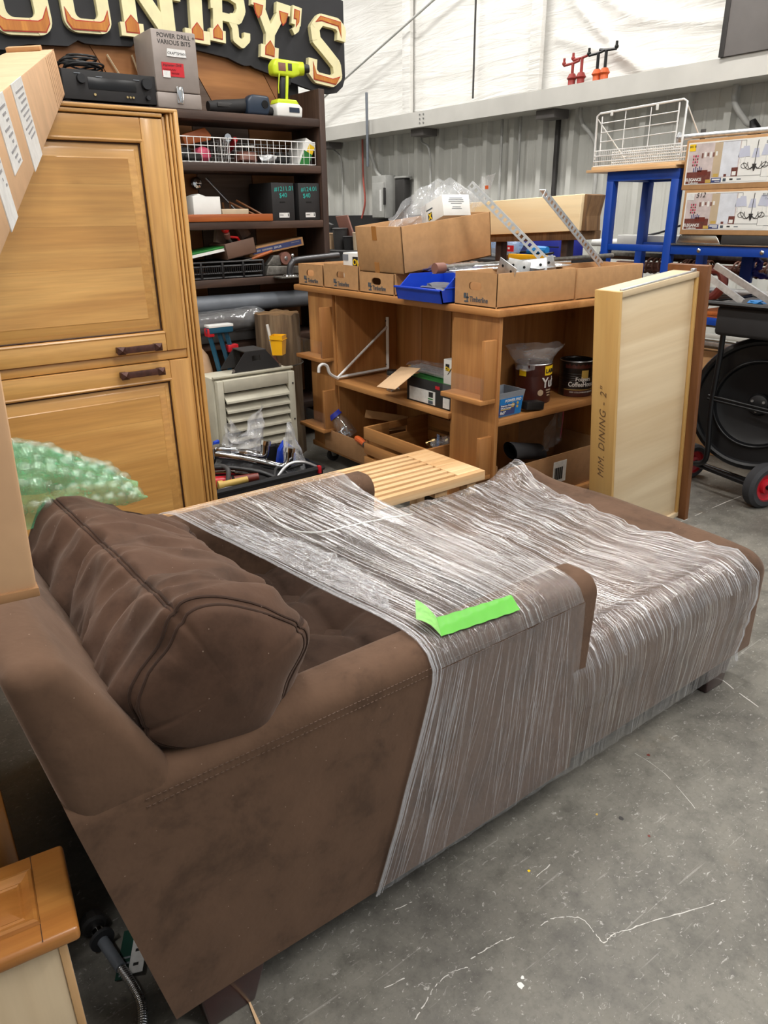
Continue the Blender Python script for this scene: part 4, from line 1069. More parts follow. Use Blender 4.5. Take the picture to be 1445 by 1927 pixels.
tube('belt_hook', [(2.30, 4.02, 2.065), (2.285, 4.01, 2.0), (2.29, 4.02, 1.97)], 0.003, 'lime', t, 6)
# laths leaning behind the receiver
for k, (xa, za, xb, zb, lab) in enumerate(((1.62, 1.87, 1.47, 2.12, 'thin pale lath leaning behind the receiver, left one'), (1.68, 1.87, 1.60, 2.13, 'thin pale lath leaning behind the receiver, right one'))):
    tag(tube('lath', [(xa, 4.315, za), (xb, 4.318, zb)], 0.005, 'birch_z', None, 4), lab, 'lath')
# ------------------------------------------------------------------ wire baskets on the second shelf
def wire_basket(t, x0, x1, y0, y1, z0, z1, nx, nz_):
    r = 0.0018
    for k in range(nx + 1):
        x = x0 + (x1 - x0) * k / nx
        tube('upright_wire', [(x, y1, z1), (x, y1, z0), (x, y0, z0), (x, y0, z1)], r, 'white_wire', t, 5)
    for k in range(nz_ + 1):
        z = z0 + (z1 - z0) * k / nz_
        tube('ring_wire', [(x0, y0, z), (x1, y0, z), (x1, y1, z), (x0, y1, z)], r * (1.5 if k == nz_ else 1), 'white_wire', t, 5, closed=True)
    ny = 6
    for k in range(1, ny):
        y = y0 + (y1 - y0) * k / ny
        tube('cross_wire', [(x0, y, z1), (x0, y, z0), (x1, y, z0), (x1, y, z1)], r, 'white_wire', t, 5)
t = thing('wire_basket', 'white wire basket on the bookcase, left one of two', 'basket', (1.78, 4.15, 1.614), 'wire baskets on the bookcase')
wire_basket(t, 1.50, 1.955, 4.02, 4.27, 1.618, 1.735, 12, 3)
t = thing('wire_basket', 'white wire basket on the bookcase, right one of two', 'basket', (2.22, 4.15, 1.614), 'wire baskets on the bookcase')
wire_basket(t, 1.962, 2.505, 4.015, 4.27, 1.618, 1.735, 14, 3)
def lump(name, c, s, mat, label, cat, seed=1, rough=0.25, group=None):
    b = B()
    r = bmesh.ops.create_icosphere(b.bm, subdivisions=3, radius=1.0)
    for v in b.bm.verts:
        k = 1 + rough * nz(v.co, 1.6, seed) + rough * 0.5 * nz(v.co, 4, seed)
        p = v.co.normalized()
        p = Vector([math.copysign(abs(a) ** 0.7, a) for a in p])
        v.co = Vector((p.x * s[0], p.y * s[1], p.z * s[2])) * k + Vector(c)
    return tag(b.build(name, mat, None, smooth=40), label, cat, group)
tag(B().prism([(1.735, 1.75), (1.87, 1.79), (1.905, 1.755), (1.90, 1.73), (1.75, 1.70)], 'y', 4.10, 4.16, 0.004).build('wood_block', 'orangewood'), 'orange wooden block sticking out of the left wire basket', 'block')
tag(B().cyl((1.98, 4.08, 1.745), (1.985, 4.20, 1.70), 0.016, 0.016, 16).lathe([(0.02, 0), (0.02, 0.015), (0.009, 0.016)], (1.98, 4.07, 1.742), 16, RX(90)).build('chrome_socket', 'chrome'), 'round chrome socket showing over the wire basket', 'socket')
t = thing('screwdriver', 'screwdriver with red handle butt showing over the wire basket', 'screwdriver', (2.04, 4.1, 1.66))
B().tube([(2.035, 4.08, 1.738), (2.04, 4.12, 1.72), (2.05, 4.2, 1.69)], [0.014, 0.017, 0.014], 12).build('handle', 'red_tape', t)
B().cyl((2.05, 4.2, 1.69), (2.06, 4.26, 1.66), 0.004, n=8).build('shaft', 'steel', t)
t = thing('bulb_carton', 'white and green carton leaning in the right end of the wire basket', 'box', (2.44, 4.1, 1.63))
mm = T4(2.40, 4.04, 1.625) @ RY(25)
box('carton_body', (0, 0, 0), (0.07, 0.16, 0.15), 'paper_white', t, 0.002, mm)
box('green_print', (0.012, -0.001, 0.0), (0.0705, 0.161, 0.085), 'green_print', t, 0, mm)
box('yellow_print', (0.03, -0.0015, 0.085), (0.0705, 0.1615, 0.13), 'yellow_print', t, 0, mm)
for nm, c, s, mm, lab, cat in (('dark_pouch', (1.72, 4.13, 1.655), (0.07, 0.06, 0.035), 'soft_black', 'black pouch in the left wire basket', 'pouch'),
        ('red_pouch', (1.84, 4.09, 1.66), (0.04, 0.035, 0.035), 'pink_print', 'dark pink pouch in the left wire basket', 'pouch'),
        ('grey_grip', (1.78, 4.08, 1.645), (0.05, 0.03, 0.02), 'charcoal', 'grey tool grip in the left wire basket', 'tool'),
        ('clear_packet', (2.10, 4.10, 1.65), (0.06, 0.05, 0.03), 'oil_brown', 'brown hardware packet in the right wire basket', 'packet'),
        ('hardware_packet', (2.22, 4.09, 1.645), (0.06, 0.05, 0.025), 'steel', 'silvery hardware packet in the right wire basket', 'packet'),
        ('dark_packet', (2.33, 4.12, 1.65), (0.05, 0.05, 0.03), 'soft_black', 'black hardware packet in the right wire basket', 'packet')):
    lump(nm, c, s, mm, lab, cat, seed=len(nm))
tag(tube('glue_stick', [(2.02, 4.06, 1.70), (2.13, 4.05, 1.705)], 0.004, 'white_plastic'), 'thin white stick lying in the right wire basket', 'stick')
tag(tube('dowel', [(1.66, 4.3, 1.80), (1.73, 4.2, 1.70)], 0.005, 'birch_z'), 'pale dowel leaning into the left wire basket', 'dowel')
# ------------------------------------------------------------------ third shelf
tray = thing('wood_tray', 'reddish wooden tray on the third bookcase shelf', 'tray', (1.9, 4.1, 1.320))
box('base', (1.66, 4.0, 1.325), (2.19, 4.22, 1.333), 'brownboard_x', tray)
box('front_rail', (1.66, 3.995, 1.320), (2.192, 4.008, 1.358), 'orangewood', tray)
box('rear_rail', (1.66, 4.21, 1.320), (2.192, 4.222, 1.358), 'orangewood', tray)
for a, b_ in (((1.985, 4.12, 1.42), (2.13, 4.02, 1.336)), ((2.02, 4.10, 1.43), (2.17, 4.02, 1.336)), ((1.96, 4.15, 1.42), (1.97, 4.15, 1.336)), ((2.0, 4.14, 1.41), (2.0, 4.14, 1.336))):
    tube('slat', [a, b_], 0.006, 'brownboard_z', tray, 4)
t = thing('white_carton', 'plain white carton with a lifted flap on the wooden tray', 'box', (1.81, 4.1, 1.335))
box('carton_body', (1.735, 4.04, 1.335), (1.895, 4.17, 1.448), 'paper_white', t, 0.003)
B().prism([(1.735, 1.446), (1.78, 1.462), (1.82, 1.449)], 'y', 4.06, 4.15).build('flap', 'paper_white', t)
t = thing('beige_box', 'low beige box on the wooden tray', 'box', (1.98, 4.1, 1.335))
B().prism([(1.905, 1.335), (2.06, 1.335), (2.065, 1.385), (1.90, 1.385)], 'y', 4.04, 4.13, 0.004).build('box_body', 'beige', t)
t = thing('metal_rod', 'grey metal rod leaning against the back of the third shelf', 'rod', (2.0, 4.2, 1.33))
tube('shaft', [(1.93, 4.28, 1.55), (2.10, 4.24, 1.36)], 0.006, 'steel', t)
t = thing('chrome_knob', 'round chrome knob screwed to the back boards', 'knob', (1.88, 4.32, 1.52))  # chrome knob on the back boards
B().lathe([(0.030, 0), (0.034, 0.006), (0.026, 0.016), (0.012, 0.02), (0.001, 0.012)], (1.885, 4.315, 1.523), 20, RX(90)).build('plate', 'chrome', t)
for k, (x0, x1, lab, wr_) in enumerate(((2.205, 2.352, 'black cardboard file box with teal chalk price, left one', '#1211.01\n   $40'), (2.382, 2.526, 'black cardboard file box with teal chalk price, right one', '#124.01\n $40'))):
    t = thing('file_box', lab, 'box', ((x0 + x1) / 2, 4.1, 1.32), 'black file boxes')
    box('case', (x0, 4.02, 1.320), (x1, 4.29, 1.522), 'soft_black', t, 0.004)
    box('finger_slot', (x0 + 0.05, 4.0185, 1.416), (x0 + 0.085, 4.021, 1.422), 'slot_black', t, 0)
    lb = box('label', (x0 + 0.042, 4.0175, 1.336), (x0 + 0.108, 4.0205, 1.362), 'label_white', t, 0)
    box('print_bar', (x0 + 0.046, 4.0165, 1.349), (x0 + 0.07, 4.0185, 1.352), 'ink', lb, 0); box('print_bar', (x0 + 0.098, 4.0165, 1.342), (x0 + 0.102, 4.0185, 1.358), 'ink', lb, 0)
    text('lettering', wr_, 0.034, 'teal_chalk', t, ony(x0 + 0.018, 4.0192, 1.475, 3), bold=0.0, space=1.0)
# ------------------------------------------------------------------ fourth shelf
t = thing('book', 'thin green and white hardback leaning on the black crate', 'book', (1.78, 4.1, 1.11))
mm = T4(1.63, 4.03, 1.124) @ RY(-9)
box('cover', (0, 0, 0.016), (0.265, 0.18, 0.026), 'green_print', t, 0.001, mm)
box('pages', (0.003, 0.001, 0.003), (0.263, 0.177, 0.016), 'paper_white', t, 0.0005, mm)
box('back_cover', (0, 0, 0), (0.265, 0.18, 0.003), 'paper_white', t, 0.0005, mm)
t = thing('tool_caddy', 'tilted brown plastic tool caddy with arched lid on the crate', 'caddy', (1.98, 4.1, 1.11))
mm = T4(1.90, 4.02, 1.118) @ RY(-10)
for p0, p1 in (((0, 0, 0), (0.19, 0.006, 0.085)), ((0, 0.2, 0), (0.19, 0.206, 0.085)), ((0, 0, 0), (0.006, 0.206, 0.085)), ((0.184, 0, 0), (0.19, 0.206, 0.085)), ((0, 0, 0), (0.19, 0.206, 0.006))):
    box('wall', p0, p1, 'brown_plastic', t, 0.002, mm)
B().tube(smooth_path([(0.02, 0.10, 0.085), (0.055, 0.10, 0.165), (0.10, 0.10, 0.19), (0.16, 0.10, 0.165), (0.19, 0.10, 0.085)], 4), 0.018, 8, flat=2.2).build('arched_handle', 'brown_plastic', t, mm)
t = thing('lever_tool', 'tool with a round red ball knob in the brown caddy', 'tool', (1.92, 4.06, 1.2))
B().sphere((1.905, 4.03, 1.282), 0.024, 18).build('ball_knob', 'red_gloss', t)
B().cyl((1.91, 4.03, 1.262), (1.925, 4.05, 1.235), 0.018, 0.016, 12).build('collar', 'oil_brown', t)
B().tube([(1.92, 4.045, 1.24), (1.96, 4.07, 1.20), (1.99, 4.1, 1.15)], 0.01, 8).build('shank', 'oldsteel', t)
B().tube([(1.93, 4.05, 1.24), (1.98, 4.04, 1.235), (2.01, 4.06, 1.20)], 0.007, 8).build('arm', 'red_gloss', t)
for k, (x, z) in enumerate(((1.95, 1.185), (2.0, 1.19), (2.03, 1.195))):
    tag(B().tube([(x, 4.05, z), (x + 0.03, 4.10, z + 0.012), (x + 0.05, 4.14, z - 0.01)], 0.009, 8).build('plier_handle', ('steel', 'black_plastic', 'chrome')[k]), ('steel', 'black', 'chrome')[k] + ' plier handle sticking out of the brown caddy', 'pliers')
t = thing('sealer_carton', 'long kraft carton with blue band resting on the old plane', 'box', (2.28, 4.12, 1.13))
mm = T4(2.06, 4.06, 1.125) @ RY(-8.5)
box('carton_body', (0, 0, 0), (0.37, 0.09, 0.048), 'kraft', t, 0.001, mm)
bnd = box('blue_band', (0.02, -0.0012, 0.010), (0.355, 0.0, 0.038), 'navy_print', t, 0, mm)
text('lettering', 'SEALER', 0.016, 'label_white', bnd, mm @ ony(0.165, -0.0016, 0.018))
for xa, xb in ((0.028, 0.075), (0.085, 0.155)): box('print_bar', (xa, -0.0018, 0.019), (xb, -0.0011, 0.028), 'label_grey', bnd, 0, mm)
box('print_bar', (0.285, -0.0018, 0.027), (0.34, -0.0011, 0.030), 'label_grey', bnd, 0, mm)
t = thing('scraper', 'orange-handled scraper in front of the sealer carton', 'tool', (2.15, 4.05, 1.12))
B().tube([(2.06, 4.04, 1.118), (2.12, 4.035, 1.135), (2.19, 4.03, 1.155)], [0.007, 0.011, 0.008], 8).build('handle', 'orangewood', t)
B().tube([(2.06, 4.04, 1.118), (2.0, 4.045, 1.108)], 0.005, 6).build('blade', 'oldsteel', t)
t = thing('grid_crate', 'flat black plastic lattice crate on the fourth bookcase shelf', 'crate', (1.9, 4.1, 1.018))
for z in (1.02, 1.045, 1.082, 1.104):
    B().tube([(1.60, 4.02, z + .004), (2.12, 4.02, z + .004), (2.12, 4.28, z + .004), (1.60, 4.28, z + .004)], 0.006, 4, True).build('rim', 'black_plastic', t)
for k in range(41):
    x = 1.605 + k * 0.01285
    if k % 10 == 0: box('post', (x - 0.006, 4.014, 1.018), (x + 0.006, 4.026, 1.11), 'black_plastic', t, 0.001)
    else: box('lattice_bar', (x - 0.0018, 4.016, 1.048), (x + 0.0018, 4.022, 1.084), 'black_plastic', t, 0)
box('floor_grid', (1.60, 4.02, 1.018), (2.12, 4.28, 1.024), 'soft_black', t, 0)
t = thing('iron_plane', 'old dark iron hand tool with a wooden knob on the fourth shelf', 'tool', (2.28, 4.1, 1.018))
b = B().prism([(2.14, 1.02), (2.40, 1.02), (2.40, 1.062), (2.16, 1.075)], 'y', 4.03, 4.12, 0.006); b.build('body', 'oldsteel', t)
B().prism([(2.16, 1.075), (2.21, 1.13), (2.25, 1.13), (2.26, 1.07)], 'y', 4.05, 4.10, 0.006).build('frog', 'oldsteel', t)
B().cyl((2.285, 4.04, 1.112), (2.285, 4.10, 1.112), 0.036, 0.03, 18).build('wheel', 'oil_brown', t)
B().sphere((2.335, 4.05, 1.125), 0.014, 10).build('nut', 'chrome', t)
B().cyl((2.285, 4.036, 1.112), (2.285, 4.028, 1.112), 0.012, 0.006, 10).build('hub', 'steel', t)
t = thing('grab_bar', 'grey steel grab bar standing on its flange at the bookcase edge', 'grab bar', (2.26, 3.96, 1.018))
B().tube(smooth_path([(2.255, 3.95, 1.025), (2.258, 3.95, 1.06), (2.275, 3.95, 1.09), (2.32, 3.95, 1.105), (2.6, 3.95, 1.118)], 5), 0.019, 14).build('bar', 'pipe_grey', t)
B().lathe([(0.045, 0), (0.042, 0.006), (0.022, 0.01)], (2.255, 3.95, 1.018), 20).build('flange', 'chrome', t)
box('plate', (2.17, 3.9, 1.008), (2.38, 4.02, 1.018), 'oldsteel', t)
# ------------------------------------------------------------------ lower shelves
tag(B().cyl((1.3, 4.06, 0.885), (2.50, 4.06, 0.873), 0.05, 0.05, 28).build('drain_pipe', 'pvc_grey'), 'long thick grey plastic pipe lying in the bookcase', 'pipe')
t = thing('foam_roll', 'grey roll wrapped in clear plastic lying below the grey pipe', 'roll', (1.8, 4.02, 0.672))
B().cyl((1.35, 3.99, 0.775), (2.04, 3.99, 0.79), 0.058, 0.06, 24).build('core', 'charcoal', t)
def rollwrap(u, v):
    x = 1.33 + 0.75 * v; a = 2 * PI * u; r = 0.064 + 0.006 * nz((x * 14, math.cos(a) * 3, math.sin(a) * 3), 1, 2)
    if v > 0.93: r *= 1 - (v - 0.93) * 5
    return (x, 3.99 + r * math.cos(a), 0.775 + 0.02 * v + r * 1.05 * math.sin(a))
B().grid(rollwrap, 40, 60, cu=True).build('clear_wrap', 'bag', t, smooth=60)
box('lower_core', (1.4, 3.97, 0.675), (2.06, 4.1, 0.73), 'charcoal', t, 0.01)
lump('dark_bag', (2.24, 4.1, 0.72), (0.12, 0.1, 0.05), 'soft_black', 'crumpled black bag behind the plastic-wrapped roll', 'bag', 3)
# stump
t = thing('log_stump', 'weathered upright log stump beside the pine workbench', 'stump', (2.02, 3.82, 0))
def stump(u, v):
    a = 2 * PI * u; z = 0.83 * v
    r = 0.125 + 0.012 * nz((math.cos(a) * 2, math.sin(a) * 2, z * 2), 1, 3) + 0.006 * math.sin(a * 9 + z * 3)
    return (2.09 + r * math.cos(a), 3.84 + r * math.sin(a), z + (0.012 * nz((math.cos(a) * 3, math.sin(a) * 3, 0), 1, 1) if v == 1 else 0))
B().grid(stump, 48, 14, cu=True).build('trunk', 'oldlog', t, smooth=60)
b = B(); ring = [b.bm.verts.new(stump(k / 48, 1)) for k in range(48)]; cc = b.bm.verts.new((2.09, 3.84, 0.836))
for k in range(48): b.bm.faces.new((ring[k], ring[(k + 1) % 48], cc))
b.build('cut_top', 'logtop', t)
tube('wire_hoop', [(2.09 + 0.137 * math.cos(2 * PI * k / 24), 3.84 + 0.137 * math.sin(2 * PI * k / 24), 0.545) for k in range(24)], 0.003, 'oldsteel', t, 6, closed=True)
tag(B().tube(smooth_path([(1.985, 3.72, 0.70), (1.98, 3.69, 0.60), (2.02, 3.68, 0.52), (2.06, 3.69, 0.50)], 4), [0.012] * 13, 6).build('antler_hook', 'oil_brown'), 'curved brown hook hanging on the log stump', 'hook')
# yellow cup
t = thing('parts_cup', 'small square yellow plastic cup in front of the log stump', 'cup', (1.98, 3.66, 0.64))
b = B(); q = [(1.945, 3.655), (1.985, 3.615), (2.03, 3.655), (1.99, 3.70)]
q2 = [(1.935, 3.655), (1.986, 3.605), (2.042, 3.655), (1.992, 3.712)]
R1 = [b.bm.verts.new((x, y, 0.628)) for x, y in q]; R2 = [b.bm.verts.new((x, y, 0.735)) for x, y in q2]
R3 = [b.bm.verts.new((1.988 + (x - 1.988) * 0.92, 3.656 + (y - 3.656) * 0.92, 0.735)) for x, y in q2]; R4 = [b.bm.verts.new((1.988 + (x - 1.988) * 0.85, 3.656 + (y - 3.656) * 0.85, 0.64)) for x, y in q]
for a_, b_ in ((R1, R2), (R2, R3), (R3, R4)):
    for k in range(4): b.bm.faces.new((a_[k], a_[(k + 1) % 4], b_[(k + 1) % 4], b_[k]))
b.bm.faces.new(R1); b.bm.faces.new(R4); b.build('cup_body', 'yellow_plastic', t)
b = B(); pts = [(1.933, 3.655, 0.712), (1.986, 3.603, 0.712), (2.044, 3.655, 0.712), (1.992, 3.714, 0.712)]
b.tube(pts, 0.003, 4, True).build('lip', 'yellow_plastic', t)
tag(B().tube([(1.95, 3.70, 0.79), (1.965, 3.70, 0.70), (1.985, 3.69, 0.55)], 0.008, 6).build('plastic_strap', 'white_plastic'), 'white plastic strap behind the yellow cup', 'strap')
# heater
def heater():
    t = thing('unit_heater', 'cream metal louvred unit heater standing on the floor', 'heater', (1.72, 3.5, 0))
    x0, x1, z1 = 1.515, 1.985, 0.575; y = 3.50
    box('case', (x0, y + 0.02, 0.0), (x1, y + 0.19, z1), 'heater_cream', t, 0.006)
    fr = 0.045
    box('frame', (x0 + 0.01, y - 0.02, 0.0), (x0 + fr, y + 0.02, z1 - 0.01), 'heater_cream', t, 0.005)
    box('frame', (x1 - fr, y - 0.02, 0.0), (x1 - 0.005, y + 0.02, z1 - 0.01), 'heater_cream', t, 0.005)
    box('frame', (x0 + fr, y - 0.02, z1 - 0.075), (x1 - fr, y + 0.02, z1 - 0.01), 'heater_cream', t, 0.005)
    box('frame', (x0 + fr, y - 0.02, 0.0), (x1 - fr, y + 0.02, 0.05), 'heater_cream', t, 0.005)
    box('dark_core', (x0 + fr, y + 0.012, 0.05), (x1 - fr, y + 0.019, z1 - 0.075), 'slot_black', t, 0)
    n = 8
    for k in range(n):
        zt = z1 - 0.085 - k * 0.052
        b = B().prism([(y + 0.012, zt), (y - 0.034, zt - 0.034), (y - 0.036, zt - 0.044), (y - 0.032, zt - 0.045), (y + 0.012, zt - 0.006)], 'x', x0 + fr + 0.004, x1 - fr - 0.004)
        b.build('louvre', 'heater_cream', t, smooth=0)
    for z in (0.5, 0.3, 0.12): B().cyl((x1 - 0.02, y - 0.02, z), (x1 - 0.02, y - 0.024, z), 0.005, n=8).build('rivet', 'charcoal', t)
    box('top_lip', (x0, y + 0.0, z1), (x1, y + 0.02, z1 + 0.012), 'heater_cream', t, 0.003)
heater()
t = thing('mount_bracket', 'black folded steel bracket with square hole on top of the heater', 'bracket', (1.79, 3.56, 0.587))
zb = 0.588
for yy in (3.52, 3.66):
    b = B(); out = [(1.63, zb), (1.925, zb), (1.835, zb + 0.10), (1.715, zb + 0.10)]
    # plate with a square opening
    hx0, hx1, hz0, hz1 = 1.752, 1.80, zb + 0.05, zb + 0.078
    b.prism([(1.63, zb), (hx0, zb), (hx0, zb + 0.10), (1.715, zb + 0.10)], 'y', yy, yy + 0.005)
    b.prism([(hx1, zb), (1.925, zb), (1.835, zb + 0.10), (hx1, zb + 0.10)], 'y', yy, yy + 0.005)
    b.box((hx0, yy, zb), (hx1, yy + 0.005, hz0)); b.box((hx0, yy, hz1), (hx1, yy + 0.005, zb + 0.10))
    b.build('side_plate', 'soft_black', t, smooth=0)
box('top_plate', (1.712, 3.52, zb + 0.099), (1.838, 3.665, zb + 0.105), 'charcoal', t, 0.001)
for x in (1.64, 1.915): B().cyl((x, 3.515, zb + 0.012), (x, 3.52, zb + 0.012), 0.008, n=8).build('screw', 'steel', t)
# teal tool stand with red tape
t = thing('miter_stand', 'teal steel tool stand bound with red tape behind the heater', 'tool stand', (1.68, 3.72, 0))
for a, b_ in (((1.60, 3.70, 0.80), (1.76, 3.72, 0.0)), ((1.66, 3.71, 0.80), (1.84, 3.73, 0.0)), ((1.70, 3.71, 0.80), (1.89, 3.73, 0.0))):
    B().tube([a, b_], 0.014, 4).build('bar', 'teal_steel', t, smooth=20)
box('head', (1.60, 3.68, 0.775), (1.735, 3.74, 0.815), 'teal_steel', t, 0.003)
box('white_tape', (1.598, 3.678, 0.805), (1.737, 3.742, 0.817), 'white_plastic', t, 0.001)
box('red_tape', (1.592, 3.683, 0.758), (1.628, 3.735, 0.80), 'red_tape', t, 0.004)
box('red_tape', (1.705, 3.695, 0.665), (1.765, 3.735, 0.705), 'red_tape', t, 0.004, T4(0.0, 0, 0))
lump('sandbag', (1.50, 3.78, 0.36), (0.14, 0.10, 0.36), 'tan_cloth', 'tan cloth bag slumped behind the heater beside the cabinet', 'bag', 8, 0.12)

# ================================================================== SIGN OVER THE BOOKCASE
def western_sign():
    t = thing('carved_sign', 'black carved shop sign with cream and orange western letters over the bookcase', 'sign', (1.9, 4.33, 2.05))
    # black backing with a scalloped lower edge
    low = [(0.62, 2.10), (0.70, 2.075), (0.98, 2.09), (1.03, 2.11), (1.10, 2.125), (1.28, 2.135), (1.33, 2.165), (1.36, 2.155), (1.42, 2.155), (1.60, 2.165), (1.62, 2.19), (1.85, 2.19), (1.95, 2.185), (2.14, 2.165), (2.17, 2.155), (2.20, 2.145), (2.24, 2.135), (2.28, 2.14), (2.30, 2.13),
           (2.44, 2.10), (2.50, 2.085), (2.62, 2.06), (2.70, 2.045), (2.80, 2.035), (2.86, 2.045), (2.905, 2.08), (2.925, 2.13), (2.925, 2.53), (2.6, 2.60), (2.2, 2.66), (1.7, 2.68), (1.2, 2.65), (0.62, 2.55)]
    B().prism(low, 'y', 4.302, 4.33).build('backing', 'sign_black', t, smooth=0)
    # letters: strokes in a unit frame (width 1, height 1), drawn as slab shapes in three layers
    def letter(ch, cx, base, h, w, rot, widths=(1.0,)):
        m = T4(cx, 4.302, base) @ RY(-rot)
        st = 0.26                                     # stroke thickness (fraction of w)
        def rect(x0, z0, x1, z1): return [(x0 * w, z0 * h), (x1 * w, z0 * h), (x1 * w, z1 * h), (x0 * w, z1 * h)]
        def ringpts(x0, x1, z0, z1, r, n=6):
            P = []
            for cxx, czz, a0 in ((x1 - r, z0 + r, -90), (x1 - r, z1 - r, 0), (x0 + r, z1 - r, 90), (x0 + r, z0 + r, 180)):
                for k in range(n + 1):
                    a = math.radians(a0 + 90 * k / n); P.append((cxx + r * math.cos(a), czz + r * math.sin(a)))
            return P
        cream, inlay = [], []
        def band(outer, inner):                        # closed ring as quads
            for k in range(len(outer)):
                k2 = (k + 1) % len(outer); cream.append([outer[k], outer[k2], inner[k2], inner[k]])
        def path(pts, th, lst=cream):
            for a, b in zip(pts, pts[1:]):
                d = Vector((b[0] - a[0], b[1] - a[1])); n = Vector((-d.y, d.x)).normalized() * th / 2
                lst.append([(a[0] - n.x, a[1] - n.y), (b[0] - n.x, b[1] - n.y), (b[0] + n.x, b[1] + n.y), (a[0] + n.x, a[1] + n.y)])
            for p in pts[1:-1]:
                lst.append([(p[0] + th / 2 * math.cos(2 * PI * k / 10), p[1] + th / 2 * math.sin(2 * PI * k / 10)) for k in range(10)])
        def home(cx_, z_, ww, hh):                     # pentagon inlay
            inlay.append([(cx_ - ww / 2, z_), (cx_ + ww / 2, z_), (cx_ + ww / 2, z_ + hh * .55), (cx_, z_ + hh), (cx_ - ww / 2, z_ + hh * .55)])
        T = st * w
        if ch in 'OC':
            band(ringpts(-w / 2, w / 2, 0, h, w * .26), ringpts(-w / 2 + T, w / 2 - T, T * 1.0, h - T, w * .12))
            inlay.append([(-w * .36, T * .17), (w * .36, T * .17), (w * .455, T * .7), (w * .455, T * 1.75), (w * .34, T * 1.0), (w * .26, T * .86), (-w * .26, T * .86), (-w * .34, T * 1.0), (-w * .455, T * 1.75), (-w * .455, T * .7)])
        elif ch == 'U':
            band(ringpts(-w / 2, w / 2, 0, h * 1.6, w * .26), ringpts(-w / 2 + T, w / 2 - T, T, h * 1.6 - T, w * .12))
            inlay.append([(-w * .36, T * .17), (w * .36, T * .17), (w * .455, T * .7), (w * .455, T * 1.75), (w * .34, T * 1.0), (w * .26, T * .86), (-w * .26, T * .86), (-w * .34, T * 1.0), (-w * .455, T * 1.75), (-w * .455, T * .7)])
        elif ch == 'N':
            cream += [rect(-.5, 0, -.5 + st, 1), rect(.5 - st, .0, .5, 1), rect(-.58, 0, -.14, .2), rect(.1, .8, .6, 1)]
            path([(-.34 * w, h * .95), (.40 * w, h * .02)], T * .9); home(-.36 * w, h * .05, w * .26, h * .27)
        elif ch == 'T':
            cream += [rect(-.14, 0, .14, 1), rect(-.28, 0, .28, .2), rect(-.5, .72, .5, 1), rect(-.5, .58, -.34, .75), rect(.34, .58, .5, .75)]
            home(0, h * .05, w * .26, h * .27); inlay.append([(-.42 * w, h * .80), (.42 * w, h * .80), (.42 * w, h * .92), (-.42 * w, h * .92)])
        elif ch == 'R':
            cream += [rect(-.42, 0, -.42 + st, 1), rect(-.52, 0, -.08, .22), rect(-.42, .8, .2, 1), rect(-.42, .40, .2, .55)]
            path([(.1 * w, h * .9), (.34 * w, h * .84), (.38 * w, h * .66), (.28 * w, h * .5), (.08 * w, h * .47)], T * .95)
            path([(.08 * w, h * .46), (.20 * w, h * .32), (.22 * w, h * .12), (.40 * w, h * .05), (.54 * w, h * .16), (.54 * w, h * .28)], T * .7)
            home(-.3 * w, h * .05, w * .26, h * .27); inlay.append([(-.2 * w, h * .86), (.2 * w, h * .86), (.3 * w, h * .94), (-.2 * w, h * .94)])
        elif ch == 'Y':
            cream += [rect(-.14, 0, .14, .45), rect(-.28, 0, .28, .22), rect(-.62, .82, -.18, 1), rect(.16, .82, .6, 1)]
            path([(-.40 * w, h * .9), (0, h * .42), (.38 * w, h * .9)], T * .95)
            home(0, h * .05, w * .30, h * .27); inlay.append([(-.56 * w, h * .86), (-.26 * w, h * .86), (-.3 * w, h * .7), (-.4 * w, h * .62), (-.5 * w, h * .7)]); inlay.append([(.24 * w, h * .86), (.54 * w, h * .86), (.48 * w, h * .7), (.38 * w, h * .62), (.3 * w, h * .7)])
        elif ch == "'":
            cream += [rect(-.4, .3, .4, 1)]; path([(.12 * w, h * .35), (.1 * w, h * .15), (-.2 * w, 0)], w * .42)
            inlay.append([(-.25 * w, h * .88), (.25 * w, h * .88), (.25 * w, h * .45), (.0, h * .2), (-.02 * w, h * .5), (-.25 * w, h * .5)])
        elif ch == 'S':
            path([(.40 * w, h * .70), (.40 * w, h * .86), (.26 * w, h * .93), (-.22 * w, h * .92), (-.38 * w, h * .78), (-.32 * w, h * .62), (.0, h * .48), (.30 * w, h * .34), (.36 * w, h * .18), (.2 * w, h * .08), (-.26 * w, h * .08), (-.40 * w, h * .16), (-.40 * w, h * .34)], T * .95)
            inlay.append([(-.36 * w, h * .04), (.3 * w, h * .04), (.42 * w, h * .18), (.2 * w, h * .12), (-.28 * w, h * .13), (-.40 * w, h * .3)])
            inlay.append([(.36 * w, h * .97), (-.24 * w, h * .97), (-.38 * w, h * .86), (-.2 * w, h * .9), (.28 * w, h * .89), (.40 * w, h * .74)])
        b = B()
        for i, P in enumerate(cream): b.prism(P, 'y', -0.034 + 0.00012 * i, 0.0)
        lo = b.build('letter', 'cream_paint', t, m, smooth=0)
